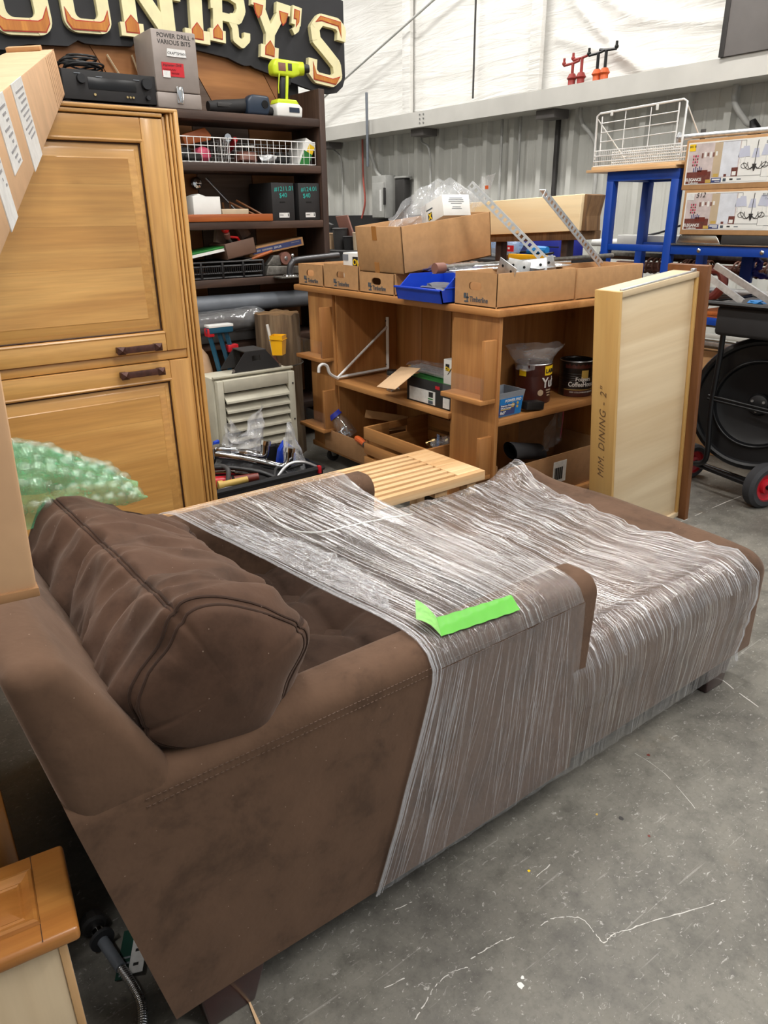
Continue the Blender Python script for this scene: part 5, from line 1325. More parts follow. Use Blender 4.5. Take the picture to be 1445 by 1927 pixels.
        for P in inlay:
            c = (sum(p[0] for p in P) / len(P), sum(p[1] for p in P) / len(P))
            big = [(c[0] + (p[0] - c[0]) * 1.0, c[1] + (p[1] - c[1]) * 1.0) for p in P]
            B().prism(big, 'y', -0.0356, -0.033).build('inlay_edge', 'sign_red', lo, m, smooth=0)
            sm = []
            n = len(big)
            for k in range(n):                       # inset polygon
                p0, p1, p2 = (Vector(big[(k - 1) % n]), Vector(big[k]), Vector(big[(k + 1) % n]))
                e1, e2 = (p1 - p0).normalized(), (p2 - p1).normalized()
                n1, n2 = Vector((-e1.y, e1.x)), Vector((-e2.y, e2.x)); bb = (n1 + n2)
                bb = bb.normalized() / max(0.35, (bb.normalized()).dot(n1)) if bb.length > 0.1 else n1
                area = sum(big[i][0] * big[(i + 1) % n][1] - big[(i + 1) % n][0] * big[i][1] for i in range(n))
                sm.append(tuple(p1 + bb * 0.0045 * (1 if area > 0 else -1)))
            B().prism(sm, 'y', -0.0372, -0.0356).build('inlay', 'sign_orange', lo, m, smooth=0)
    letter('O', 1.08, 2.155, 0.30, 0.27, 4); letter('U', 1.385, 2.195, 0.26, 0.23, 2.5)
    letter('N', 1.70, 2.205, 0.30, 0.27, 1); letter('T', 1.955, 2.212, 0.30, 0.25, -2)
    letter('R', 2.135, 2.225, 0.26, 0.21, -4); letter('Y', 2.385, 2.178, 0.29, 0.20, -7)
    letter("'", 2.565, 2.325, 0.13, 0.075, -9); letter('S', 2.76, 2.075, 0.36, 0.24, -6)
western_sign()
tag(box('window_frame_strip', (0.80, 4.34, 2.0), (0.93, 4.37, 2.5), 'white_plastic'), 'white metal frame strip at the left edge under the sign', 'frame')

# ================================================================== PINE WORKBENCH
X0, X1, Y0, Y1 = 2.151, 3.10, 2.115, 3.665
t = thing('pine_workbench', 'orange pine island workbench with open shelves on casters', 'workbench', (2.6, 2.9, 0))
box('top', (X0 - 0.03, Y0 - 0.02, 0.965), (X1, Y1 + 0.02, 0.995), 'pine_y', t, 0.006)
# left bay (opens towards -x)
box('post_panel', (X0, 3.345, 0.09), (X0 + 0.02, 3.585, 0.965), 'pine_z', t, 0.003)
box('bay_side', (X0 + 0.02, 3.335, 0.12), (X0 + 0.44, 3.355, 0.965), 'pine_z', t, 0.002)
for k in range(4): box('back_plank', (X0 + 0.42, 2.40 + k * 0.238, 0.12), (X0 + 0.44, 2.40 + (k + 1) * 0.238 - 0.003, 0.965), 'pine_z', t, 0.002)
box('bay_side', (X0 + 0.02, 2.385, 0.12), (X0 + 0.44, 2.405, 0.965), 'pine_z', t, 0.002)
box('shelf', (X0 - 0.005, 2.405, 0.487), (X0 + 0.42, 3.335, 0.515), 'pine_y', t, 0.004)
box('floor_board', (X0 - 0.005, 2.10, 0.09), (X1, 3.60, 0.12), 'pine_y', t, 0.004)
# corner post
box('post_panel', (X0, Y0, 0.12), (X0 + 0.02, 2.39, 0.965), 'pine_z', t, 0.003)
# right bay (opens towards -y)
box('bay_back', (X0 + 0.02, 2.405, 0.12), (X1, 2.42, 0.965), 'pine_z', t, 0.002)
box('bay_side', (2.90, 2.13, 0.12), (2.92, 2.405, 0.965), 'pine_z', t, 0.002)
box('shelf', (X0 + 0.02, Y0, 0.51), (2.90, 2.405, 0.54), 'pine_x', t, 0.004)
box('end_panel', (3.08, Y0, 0.12), (3.10, 3.6, 0.965), 'pine_z', t, 0.002)
box('far_panel', (X0 + 0.44, 3.58, 0.12), (3.08, 3.6, 0.965), 'pine_z', t, 0.002)
# brochure pockets on the posts, with clear fronts
def pocket(y0, y1, zl, zt, full=True):
    box('pocket_side', (X0 - 0.07, y0, zl), (X0, y0 + 0.02, zt), 'pine_z', t, 0.002)
    box('pocket_floor', (X0 - 0.085, y0, zl - 0.02), (X0, y1, zl), 'pine_y', t, 0.002)
    if full:
        b = B().grid(lambda u, v: (X0 - 0.072, y0 + (y1 - y0) * u, zl + 0.09 * v), 2, 2); b.build('clear_front', 'acrylic', t, recalc=False)
pocket(3.245 + .1, 3.60, 0.635, 0.90); pocket(3.345, 3.60, 0.245, 0.46)
pocket(2.12, 2.37, 0.635, 0.875); pocket(2.13, 2.37, 0.30, 0.47, False)
for x, y in ((2.22, 3.50), (3.0, 3.50), (3.0, 2.2), (2.22, 2.2)):
    c = B().cyl((x, y - 0.012, 0.035), (x, y + 0.012, 0.035), 0.035, n=20).build('caster_wheel', 'rubber', t)
    B().prism([(x - 0.03, 0.09), (x + 0.03, 0.09), (x + 0.012, 0.03), (x - 0.012, 0.03)], 'y', y - 0.018, y + 0.018, 0.002).build('fork', 'galv', c)
    box('mount_plate', (x - 0.035, y - 0.035, 0.083), (x + 0.035, y + 0.035, 0.09), 'galv', c, 0.001)
# ------------------------------------------------------------------ boxes on the bench top
ZT = 0.995
def print_box(y0, y1, z1, label, depth=0.40, hole=None):
    t = thing('parts_carton', label, 'box', (X0 + depth / 2, (y0 + y1) / 2, ZT), 'printed cartons on the workbench')
    x0, x1 = X0 - 0.012, X0 - 0.012 + depth; th = 0.006
    box('bottom', (x0, y0, ZT), (x1, y1, ZT + th), 'kraft', t, 0.0008)
    box('side_panel', (x1 - th, y0, ZT), (x1, y1, z1), 'kraft', t, 0.001)
    box('side_panel', (x0 + th, y0, ZT), (x1 - th, y0 + th, z1), 'kraft', t, 0.001)
    box('side_panel', (x0 + th, y1 - th, ZT), (x1 - th, y1, z1), 'kraft', t, 0.001)
    # end with an oval hand hole
    yc, zc = (y0 + y1) / 2, ZT + (z1 - ZT) * 0.60; a, c = 0.036, 0.016
    b = B(); n = 24
    inner = []; outer = []
    for k in range(n):
        an = 2 * PI * (k + .5) / n; ca, sa = math.cos(an), math.sin(an)
        inner.append((yc + a * math.copysign(abs(ca) ** .6, ca), zc + c * math.copysign(abs(sa) ** .6, sa)))
        sc_ = min(((y1 - y0) / 2) / max(1e-6, abs(ca)), 9)
        tt = min((y1 - yc) / abs(ca) if abs(ca) > 1e-6 else 9, ((z1 - zc) if sa > 0 else (zc - ZT)) / abs(sa) if abs(sa) > 1e-6 else 9)
        outer.append((yc + tt * ca, zc + tt * sa))
    # corners
    for yy, zz in ((y0, ZT), (y1, ZT), (y1, z1), (y0, z1)):
        j = min(range(n), key=lambda k: (outer[k][0] - yy) ** 2 + (outer[k][1] - zz) ** 2); outer[j] = (yy, zz)
    for xx in (x0, x0 + th):
        I = [b.bm.verts.new((xx, *p)) for p in inner]; O = [b.bm.verts.new((xx, *p)) for p in outer]
        for k in range(n): b.bm.faces.new((I[k], I[(k + 1) % n], O[(k + 1) % n], O[k]))
    e = b.build('end_panel', 'kraft', t, smooth=0)
    text('lettering', 'Timberline', 0.030, 'ink_blue', e, onx(x0 - 0.0008, yc + 0.03, ZT + 0.018), bold=0.0004, sx=0.8)
    lg = B()
    lg.box((x0 - 0.001, yc + 0.038, ZT + 0.014), (x0, yc + 0.062, ZT + 0.02)); lg.box((x0 - 0.001, yc + 0.042, ZT + 0.02), (x0, yc + 0.048, ZT + 0.05)); lg.box((x0 - 0.001, yc + 0.036, ZT + 0.03), (x0, yc + 0.066, ZT + 0.036)); lg.box((x0 - 0.001, yc + 0.052, ZT + 0.036), (x0, yc + 0.066, ZT + 0.05))
    lg.build('logo_mark', 'ink_blue', e, smooth=0)
    return t
print_box(3.405, 3.65, 1.105, 'small printed kraft carton at the far left end of the workbench')
print_box(3.08, 3.39, 1.115, 'printed kraft carton holding a black and yellow hardware box')
print_box(2.795, 3.065, 1.092, 'printed kraft carton with hand hole under the large open carton')
t = thing('hardware_box', 'white and grey hardware box with black and yellow logo', 'box', (2.28, 3.2, 1.12))
box('carton_body', (2.22, 3.085, 1.005), (2.42, 3.33, 1.168), 'paper_white', t, 0.003)
box('grey_stripe', (2.2185, 3.09, 1.01), (2.2205, 3.135, 1.165), 'charcoal', t, 0)
box('grey_stripe', (2.2185, 3.28, 1.13), (2.2205, 3.33, 1.16), 'grey_plastic', t, 0)
lg = box('logo_square', (2.2175, 3.195, 1.108), (2.2205, 3.24, 1.150), 'ink', t, 0)
text('lettering', 'OV', 0.042, 'yellow_print', lg, onx(2.217, 3.24, 1.114, -12), bold=0.001)
tube('printed_screw', [(2.217, 3.185, 1.115), (2.217, 3.155, 1.145)], 0.003, 'grey_plastic', t, 5)
# big open carton, sitting askew across the small ones
t = thing('large_carton', 'large open kraft carton stacked across the smaller cartons', 'box', (2.4, 2.9, 1.1))
mB = T4(2.151, 3.086, 1.094) @ RY(-6)
# local: x along +x depth, y towards -y
Lx, Ly, Hh, th = 0.55, 0.355, 0.203, 0.006
for p0, p1 in (((0, -Ly, 0), (Lx, 0, th)), ((0, -Ly, 0), (th, 0, Hh)), ((Lx - th, -Ly, 0), (Lx, 0, Hh)), ((0, -Ly, 0), (Lx, -Ly + th, Hh)), ((0, -th, 0), (Lx, 0, Hh))):
    box('carton_panel', p0, p1, 'kraft', t, 0.0012, mB)
for z0, z1 in ((0.143, 0.205), (-0.002, 0.045)): box('tape_strip', (-0.0015, -0.17, z0), (0.0002 if z0 < 0.1 else 0.008, -0.135, z1), 'tape_brown', t, 0, mB)
# things inside the big carton
t = thing('white_carton', 'white product carton with yellow logo tilted in the large open carton', 'box', (2.33, 2.62, 1.28))
mW = T4(2.47, 2.99, 1.285) @ RZ(-10) @ RX(-15)
box('carton_body', (0, -0.21, 0), (0.15, 0, 0.095), 'paper_white', t, 0.002, mW)
lg = box('logo_square', (-0.001, -0.105, 0.012), (0.0, -0.068, 0.046), 'ink', t, 0, mW)
text('lettering', 'X', 0.036, 'yellow_print', lg, mW @ onx(-0.0015, -0.075, 0.016), bold=0.002)
box('print_bar', (-0.001, -0.115, 0.058), (0.0, -0.055, 0.064), 'ink_blue', t, 0, mW @ T4(0, 0, 0))
for k, w_ in enumerate((0.07, 0.08, 0.085, 0.06, 0.0, 0.045, 0.055)):
    if w_: box('print_bar', (0.075 - w_ / 2, -0.2112, 0.078 - 0.008 * k), (0.075 + w_ / 2, -0.21, 0.0795 - 0.008 * k), 'ink_blue', t, 0, mW)
t = thing('clear_bag', 'crumpled clear plastic bag standing up in the large carton', 'bag', (2.45, 2.7, 1.3))
def bagf(u, v):
    x = 2.24 + 0.42 * u + 0.05 * v + 0.02 * nz((u * 6, v * 6, 0), 1, 2); y = 3.02 - 0.13 * u
    z = 1.17 + 0.33 * v * (0.35 + 0.65 * math.sin(PI * min(1, 0.08 + u * 0.62)) ** 1.2) + 0.02 * nz((u * 9, v * 9, 1), 1, 5)
    return (x, y + 0.03 * nz((u * 7, v * 7, 3), 1, 9), z)
B().grid(bagf, 40, 24).build('film_front', 'bag_haze', t, smooth=40)
B().grid(lambda u, v: tuple(Vector(bagf(u, v)) + Vector((0.03 + 0.02 * v, 0.01, -0.02 * v))), 40, 24).build('film_rear', 'bag', t, smooth=40)
t = thing('zip_bag', 'small clear zip bag with red marks behind the steel angle', 'bag', (2.45, 2.5, 1.4))
B().grid(lambda u, v: (2.58 + 0.02 * u, 2.76 - 0.075 * u - 0.06 * v, 1.37 + 0.13 * v + 0.015 * nz((u * 5, v * 5, 0), 1, 2) + 0.02 * u), 10, 12).build('film', 'bag_haze', t, smooth=40)
box('red_mark', (2.582, 2.655, 1.45), (2.584, 2.675, 1.465), 'clamp_orange', t, 0)
lump('foam_wrap', (2.25, 2.95, 1.21), (0.07, 0.05, 0.06), 'paper_white', 'white foam sheet tucked in the left of the large carton', 'foam sheet', 4, 0.3)
# blue stacking bin
t = thing('stacking_bin', 'bright blue plastic stacking bin overhanging the workbench edge', 'bin', (2.22, 2.53, 0.996))
y0, y1 = 2.395, 2.70
b = B().prism([(2.09, 0.996), (2.36, 0.996), (2.36, 1.10), (2.16, 1.10), (2.10, 1.05), (2.075, 1.05)], 'y', y0, y0 + 0.006); b.build('side_wall', 'blue_bin', t)
b = B().prism([(2.09, 0.996), (2.36, 0.996), (2.36, 1.10), (2.16, 1.10), (2.10, 1.05), (2.075, 1.05)], 'y', y1 - 0.006, y1); b.build('side_wall', 'blue_bin', t)
b = B().prism([(2.09, 0.996), (2.096, 0.996), (2.084, 1.05), (2.075, 1.05)], 'y', y0, y1); b.build('front_lip', 'blue_bin', t)
box('floor', (2.09, y0, 0.996), (2.36, y1, 1.001), 'blue_bin', t, 0); box('back_wall', (2.354, y0, 0.996), (2.36, y1, 1.10), 'blue_bin', t, 0.001)
box('rim', (2.065, y0, 1.046), (2.085, y1, 1.054), 'blue_bin', t, 0.002); box('rim', (2.15, y0 - 0.008, 1.094), (2.36, y0, 1.102), 'blue_bin', t, 0.002)
box('ridge', (2.1, y0 - 0.004, 1.055), (2.36, y0, 1.06), 'blue_bin', t, 0.001)
lump('bin_hardware', (2.22, 2.54, 1.03), (0.09, 0.11, 0.03), 'pvc_grey', 'grey hooks and fittings filling the blue bin', 'hardware', 2, 0.5)
# right-hand printed carton, long side along the bench end
t = print_box(2.13, 2.372, 1.128, 'long printed kraft carton of metal brackets at the workbench corner', 0.47)
t2 = thing('kraft_carton', 'plain open kraft carton at the right end of the workbench', 'box', (2.85, 2.25, ZT))
open_carton(t2, 2.614, 3.075, 2.125, 2.372, ZT, 1.125)
for k in range(4):   # sheets and angle brackets in the long carton
    mm = T4(2.24 + 0.09 * k, 2.19 + 0.02 * (k % 2), 1.10) @ RZ(20 * k) @ RX(24 - 15 * k) @ RY(12 * (k % 3) - 8)
    t = thing('steel_bracket', ('small angled galvanised bracket', 'wide galvanised angle bracket', 'flat galvanised strap bracket', 'folded galvanised joist bracket')[k] + ' in the long printed carton', 'bracket', (2.24 + 0.09 * k, 2.2, 1.10))
    box('plate', (0, -0.05, 0), (0.11, 0.05, 0.003), 'galv', t, 0.0005, mm); box('plate', (0, -0.05, 0), (0.003, 0.05, 0.07), 'galv', t, 0.0005, mm)
    for j in (-0.025, 0.025):
        B().cyl((-0.001, j, 0.045), (0.004, j, 0.045), 0.006, n=8).build('bolt_hole', 'slot_black', t, mm)
for k, (a, b_, lab) in enumerate((((2.12, 2.50, 1.117), (2.62, 2.22, 1.135), 'thin bright steel rod across the open cartons, nearest one'), ((2.16, 2.52, 1.13), (2.75, 2.28, 1.140), 'thin bright steel rod across the open cartons, farther one'))):
    tag(tube('steel_rod', [a, b_], 0.006, 'chrome'), lab, 'rod')
t = thing('pipe_clamp_bar', 'dark steel bar with brown clamp head lying over the cartons', 'clamp', (2.5, 2.4, 1.13))
tube('bar', [(2.13, 2.46, 1.135), (3.3, 2.47, 1.14)], 0.011, 'oldsteel', t)
B().cyl((2.10, 2.46, 1.135), (2.15, 2.46, 1.135), 0.022, n=12).build('head', 'oil_brown', t)
tag(box('steel_sheet', (0, 0, 0), (0.30, 0.16, 0.002), 'galv', None, 0, T4(2.40, 2.15, 1.131) @ RZ(14) @ RX(4)), 'thin galvanised sheet lying on the long printed carton', 'sheet metal')
tag(B().grid(lambda u, v: (2.16 + 0.28 * v, 2.62 - 0.22 * u, 1.115 + 0.03 * math.sin(PI * u) + 0.012 * nz((u * 8, v * 8, 0), 1, 3)), 16, 16).build('clear_sheet', 'bag', None, smooth=40), 'clear plastic sheet lying over the blue bin', 'plastic sheet')
# slotted angles
def slotted_angle(a, b_, label, side):
    t = thing('slotted_angle', label, 'steel angle', a, 'slotted steel angles')
    a, b_ = Vector(a), Vector(b_); L = (b_ - a).length
    m = basis(a, b_ - a, side)
    w, th, pitch = 0.034, 0.0025, 0.026
    # perforated face as strips and bridges, solid second face
    bb = B(); bb.box((0, 0, 0), (L, w * 0.28, th)); bb.box((0, w * 0.72, 0), (L, w, th))
    n = int(L / pitch)
    for k in range(n + 1): bb.box((max(0, k * pitch - 0.006), w * 0.28, 0), (min(L, k * pitch + 0.006), w * 0.72, th))
    bb.build('perforated_face', 'galv', t, m, smooth=0)
    box('plain_face', (0, w - th, -w), (L, w, 0), 'galv', t, 0, m)
    return t
slotted_angle((2.42, 2.62, 1.455), (2.66, 2.27, 1.07), 'perforated steel angle rising out of the cartons, left one', (0.5, -0.6, 0.6))
slotted_angle((2.556, 2.30, 1.41), (3.0, 2.31, 1.10), 'perforated steel angle rising out of the cartons, right one', (0.6, 0.0, 0.75))
# pale timber slab behind the cartons
t = thing('timber_slab', 'thick pale timber slab lying behind the cartons', 'timber', (2.95, 2.75, 1.2))
b = B().prism([(2.40, 1.265), (3.10, 1.235), (3.16, 1.40), (2.395, 1.425)], 'x', 2.93, 3.05, 0.004)
b.build('slab', 'slabwood', t, smooth=20)
b = B().prism([(2.375, 1.264), (2.40, 1.265), (2.395, 1.425), (2.36, 1.42), (2.38, 1.33)], 'x', 2.95, 3.06, 0.003); b.build('bark_edge', 'bark', t)
b = B().prism([(2.40, 1.225), (3.10, 1.20), (3.10, 1.235), (2.40, 1.265)], 'x', 2.95, 3.10, 0.003); b.build('bark_edge', 'bark', t)
box('support_block', (2.98, 2.5, 0.995), (3.03, 2.54, 1.222), 'darkwood_z', t); box('support_block', (2.98, 2.95, 0.995), (3.03, 2.99, 1.204), 'darkwood_z', t)
# ------------------------------------------------------------------ goods on the bench shelves
def jar(x, y, z, r, h, lid, label, fill='steel', tilt=None, lidr=0.9, lidh=0.016):
    t = thing('glass_jar', label, 'jar', (x, y, z), 'jars on the workbench')
    m = T4(x, y, z) @ (tilt or Matrix.Identity(4))
    B().lathe([(r * .9, 0), (r, 0.006), (r, h * .72), (r * .82, h * .86), (r * .8, h)], n=22).build('glass', 'jar_glass', t, m)
    B().lathe([(r * lidr, h - 0.002), (r * lidr, h + lidh), (r * lidr * .96, h + lidh + 0.002)], n=22).build('lid', lid, t, m)
    rng = random.Random(int(x * 999)); b = B()
    for k in range(16):
        p = Vector((rng.uniform(-.62, .62) * r, rng.uniform(-.62, .62) * r, rng.uniform(0.03, 0.5) * h)); d = Vector((rng.uniform(-1, 1), rng.uniform(-1, 1), rng.uniform(-.5, .5))).normalized() * min(0.02, r * .3)
        b.cyl(p - d, p + d, 0.0035, n=5)
    o = b.build('screws', fill, t, m); o['kind'] = 'stuff'
jar(2.235, 2.93, 0.515, 0.036, 0.085, 'black_plastic', 'glass jar of screws with black lid on the middle shelf', 'galv')
jar(2.38, 2.93, 0.515, 0.042, 0.10, 'brass', 'glass jar with gold lid behind the screw jar', 'oldsteel')
t = thing('tool_box_carton', 'black hardware carton with white label on the middle shelf', 'box', (2.27, 2.6, 0.515))
box('carton_body', (2.175, 2.425, 0.515), (2.36, 2.74, 0.632), 'soft_black', t, 0.002)
lb = box('label', (2.1735, 2.53, 0.523), (2.1755, 2.72, 0.585), 'label_white', t, 0); box('print_block', (2.1725, 2.545, 0.556), (2.174, 2.575, 0.58), 'ink', lb, 0); box('print_bar', (2.1725, 2.545, 0.545), (2.174, 2.58, 0.55), 'green_print', lb, 0); box('print_block', (2.1725, 2.545, 0.525), (2.174, 2.578, 0.54), 'ink_blue', lb, 0)
box('red_print', (2.1735, 2.50, 0.60), (2.1755, 2.53, 0.615), 'red_tape', t, 0); box('white_print', (2.1735, 2.43, 0.523), (2.1755, 2.475, 0.57), 'label_white', t, 0); box('green_top', (2.18, 2.43, 0.632), (2.35, 2.73, 0.634), 'green_print', t, 0)
tag(box('card_sheet', (0, -0.24, 0), (0.16, 0, 0.002), 'card_tan', None, 0, T4(2.10, 2.885, 0.560) @ RZ(-10) @ RY(-32) @ RX(-10)), 'loose tan card leaning on the black hardware carton', 'card')
t = thing('drill_bits_pack', 'silvery plastic pack of rods on the black hardware carton', 'packet', (2.3, 2.65, 0.636))
for k in range(7): B().tube([(2.235 + 0.014 * k, 2.50, 0.645 + 0.008 * (k % 2)), (2.24 + 0.014 * k, 2.80, 0.648 + 0.008 * (k % 2))], 0.009, 7).build('rod', 'galv', t)
B().grid(lambda u, v: (2.22 + 0.13 * u, 2.48 + 0.33 * v, 0.668 + 0.012 * math.sin(PI * u) + 0.01 * nz((u * 9, v * 9, 0), 1, 2)), 12, 20).build('wrapper', 'bag', t, smooth=40)
t = thing('white_carton', 'small white carton with black and yellow logo by the corner post', 'box', (2.22, 2.46, 0.634))
box('carton_body', (2.18, 2.415, 0.634), (2.27, 2.482, 0.745), 'paper_white', t, 0.003)
lg = box('logo_square', (2.1785, 2.443, 0.695), (2.1805, 2.467, 0.725), 'ink', t, 0)
text('lettering', 'OX', 0.022, 'yellow_print', lg, onx(2.178, 2.470, 0.70, -15), bold=0.001); tube('printed_screw', [(2.1785, 2.45, 0.68), (2.1785, 2.425, 0.71)], 0.002, 'ink', t, 5)
# white shelf bracket
t = thing('shelf_bracket', 'white metal closet bracket with hooked end standing on the shelf', 'bracket', (2.3, 3.28, 0.515))
tube('upright', [(2.50, 3.325, 0.535), (2.50, 3.325, 0.82)], 0.011, 'white_wire', t, 4); tube('shelf_arm', [(2.50, 3.325, 0.535), (2.15, 3.315, 0.53)], 0.009, 'white_wire', t, 4)
tube('brace', [(2.50, 3.325, 0.77), (2.15, 3.315, 0.53)], 0.007, 'white_wire', t, 8)
B().tube(smooth_path([(2.155, 3.315, 0.525), (2.10, 3.31, 0.56), (2.085, 3.31, 0.60), (2.06, 3.31, 0.615), (2.035, 3.31, 0.605), (2.03, 3.31, 0.575)], 4), 0.008, 6).build('hook', 'white_wire', t)
for z in (0.56, 0.80): B().cyl((2.488, 3.324, z), (2.486, 3.324, z), 0.004, n=8).build('screw_hole', 'ink', t)
# cardboard tray and crate on the bench floor
t = thing('kraft_tray', 'worn open kraft carton holding jars on the lower workbench shelf', 'box', (2.3, 3.18, 0.12))
open_carton(t, 2.115, 2.52, 2.975, 3.415, 0.12, 0.235, 'kraft_dark')
box('flap', (0, 0, 0), (0.24, 0.008, 0.045), 'kraft', t, 0.001, T4(2.30, 3.28, 0.29) @ RZ(-35) @ RY(10))
box('flap_leaf', (0, 0, 0), (0.20, 0.10, 0.004), 'kraft', t, 0.001, T4(2.28, 3.16, 0.235) @ RZ(-20) @ RX(-30))
jar(2.215, 3.30, 0.19, 0.05, 0.14, 'cobalt', 'clear plastic jar with blue lid lying tilted in the kraft carton', 'galv', RZ(130) @ RY(38), 1.0, 0.022)
jar(2.26, 3.10, 0.135, 0.048, 0.125, 'white_plastic', 'glass jar with white lid standing in the kraft carton', 'oldsteel', RX(-10), 0.95, 0.02)
t = thing('garden_pruner', 'pruner with orange and grey grip lying across the carton edge', 'pruner', (2.12, 3.0, 0.24))
B().tube(smooth_path([(2.11, 3.09, 0.25), (2.105, 3.04, 0.247), (2.10, 3.0, 0.24)], 4), [0.013, 0.016, 0.017, 0.017, 0.017, 0.016, 0.015, 0.015, 0.014], 10).build('orange_grip', 'clamp_orange', t)
B().tube([(2.10, 3.0, 0.24), (2.10, 2.95, 0.225), (2.11, 2.90, 0.215)], [0.015, 0.015, 0.01], 10).build('grey_grip', 'rubber', t)
lump('jar_tools', (2.30, 3.02, 0.19), (0.06, 0.05, 0.05), 'oldsteel', 'dark pile of tools beside the white-lidded jar', 'tools', 4, 0.5)
t = thing('slat_crate', 'pine slatted crate with hand hole on the lower workbench shelf', 'crate', (2.3, 2.72, 0.12))
cx0, cx1, cy0, cy1 = 2.07, 2.50, 2.46, 2.965
for k, (z0, z1) in enumerate(((0.135, 0.19), (0.205, 0.262), (0.282, 0.345))):
    box('slat', (cx0, cy0, z0), (cx0 + 0.012, cy1, z1), 'pine_y', t, 0.002); box('slat', (cx1 - 0.012, cy0, z0), (cx1, cy1, z1), 'pine_y', t, 0.002)
box('end_board', (cx0 + 0.012, cy0, 0.135), (cx1 - 0.012, cy0 + 0.014, 0.345), 'pine_x', t, 0.002)
xm = (cx0 + cx1) / 2
for p0, p1 in (((cx0 + 0.012, 0.135), (cx1 - 0.012, 0.275)), ((cx0 + 0.012, 0.275), (xm - 0.06, 0.345)), ((xm + 0.06, 0.275), (cx1 - 0.012, 0.345)), ((xm - 0.06, 0.31), (xm + 0.06, 0.345))):
    box('end_board', (p0[0], cy1 - 0.014, p0[1]), (p1[0], cy1, p1[1]), 'pine_x', t, 0.001)
for k in range(4): box('floor_slat', (cx0 + 0.012 + k * 0.103, cy0 + 0.014, 0.122), (cx0 + 0.012 + k * 0.103 + 0.09, cy1 - 0.014, 0.134), 'pine_y', t, 0.001)
for k in range(5):
    tag(B().lathe([(0.012, 0), (0.012, 0.03), (0.018, 0.034), (0.018, 0.05), (0.008, 0.054)], (2.30 + 0.035 * (k % 3), 2.70 + 0.04 * (k // 3), 0.23 + 0.012 * k), 12, RX(20 * k) @ RY(15 * k)).build('brass_fitting', 'brass'), 'brass plumbing fitting piled in the pine crate', 'fitting', 'brass fittings in the crate')
lump('fitting_heap', (2.30, 2.70, 0.18), (0.10, 0.10, 0.045), 'oldsteel', 'dark heap of fittings on the floor of the pine crate', 'fittings', 6, 0.5)
t = thing('zip_bag', 'clear zip bag with blue seal hanging in the pine crate', 'bag', (2.3, 2.55, 0.25))
B().grid(lambda u, v: (2.20 + 0.14 * u + 0.02 * nz((u * 5, v * 5, 0), 1, 2), 2.58 - 0.09 * u + 0.02 * nz((u * 6, v * 4, 2), 1, 4), 0.22 + 0.17 * v * (0.7 + .3 * u)), 14, 14).build('film', 'bag_haze', t, smooth=40)
B().grid(lambda u, v: (2.215 + 0.004 * v, 2.565 - 0.02 * u, 0.24 + 0.13 * v), 3, 8).build('blue_seal', 'bag_blue', t, smooth=40)
# right bay goods
def coffee_can(x, y, z, r, h, mat, label):
    t = thing('coffee_can', label, 'can', (x, y, z))
    prof = [(r * .98, 0), (r, 0.004), (r, 0.02)]
    n = 9
    for k in range(n): prof += [(r * .985, 0.03 + k * (h - 0.075) / n), (r, 0.036 + k * (h - 0.075) / n)]
    prof += [(r, h - 0.02), (r * 1.015, h - 0.004), (r * .99, h), (r * .95, h - 0.006), (r * .93, h - 0.05)]
    B().lathe(prof, (x, y, z), 36, cap=False).build('body', mat, t, smooth=25)
    B().lathe([(r * 1.0, h - 0.003), (r * 1.02, h - 0.001), (r * .99, h + 0.002)], (x, y, z), 36, cap=False).build('rim', 'steel', t)
    return t
def wraptext(t, body, size, mat, x, y, z, r, ang0, bold=0.0, sx=1.0):
    """lettering bent around a can; ang0 in degrees is where the text starts, reading anticlockwise seen from above"""
    o = text('lettering', body, size, mat, t, Matrix.Identity(4), extrude=0.0003, bold=bold, sx=sx)
    for v in o.data.vertices:
        a = math.radians(ang0) + v.co.x / r; rr = r + 0.0012 + v.co.z
        v.co = Vector((x + rr * math.cos(a), y + rr * math.sin(a), z + v.co.y))
    o.matrix_local = W[t.name].inverted(); return o
def bandpatch(t, x, y, z0, z1, r, a0, a1, mat, name='print_patch'):
    B().grid(lambda u, v: (x + r * math.cos(math.radians(a0 + (a1 - a0) * u)), y + r * math.sin(math.radians(a0 + (a1 - a0) * u)), z0 + (z1 - z0) * v), 12, 1).build(name, mat, t)
cx, cy, cz, cr = 2.545, 2.275, 0.54, 0.083
t = coffee_can(cx, cy, cz, cr, 0.178, 'can_brown', 'brown coffee can with white lettering and a bag inside')
bandpatch(t, cx, cy, cz + 0.128, cz + 0.17, cr + 0.0012, -100, -38, 'yellow_print'); wraptext(t, 'LARGE', 0.026, 'ink', cx, cy, cz + 0.139, cr + .0012, -97, 0.0008)
bandpatch(t, cx, cy, cz + 0.125, cz + 0.155, cr + 0.0012, -185, -160, 'yellow_print')
wraptext(t, 'Yuban', 0.062, 'label_white', cx, cy, cz + 0.075, cr + .001, -108, 0.0016, 0.9)
B().lathe([(0.014, 0), (0.014, 0.0015)], n=16).build('round_seal', 'beige', t, T4(cx + (cr + .0006) * math.cos(math.radians(-112)), cy + (cr + .0006) * math.sin(math.radians(-112)), cz + 0.052) @ RZ(-112) @ RY(90))
for k in range(3): bandpatch(t, cx, cy, cz + 0.058 - 0.012 * k, cz + 0.064 - 0.012 * k, cr + .0012, -92 + 3 * k, -66 - 2 * k, 'beige', 'print_bar')
t = thing('clear_bag', 'clear plastic bag opened out of the top of the coffee can', 'bag', (cx, cy, cz + 0.15))
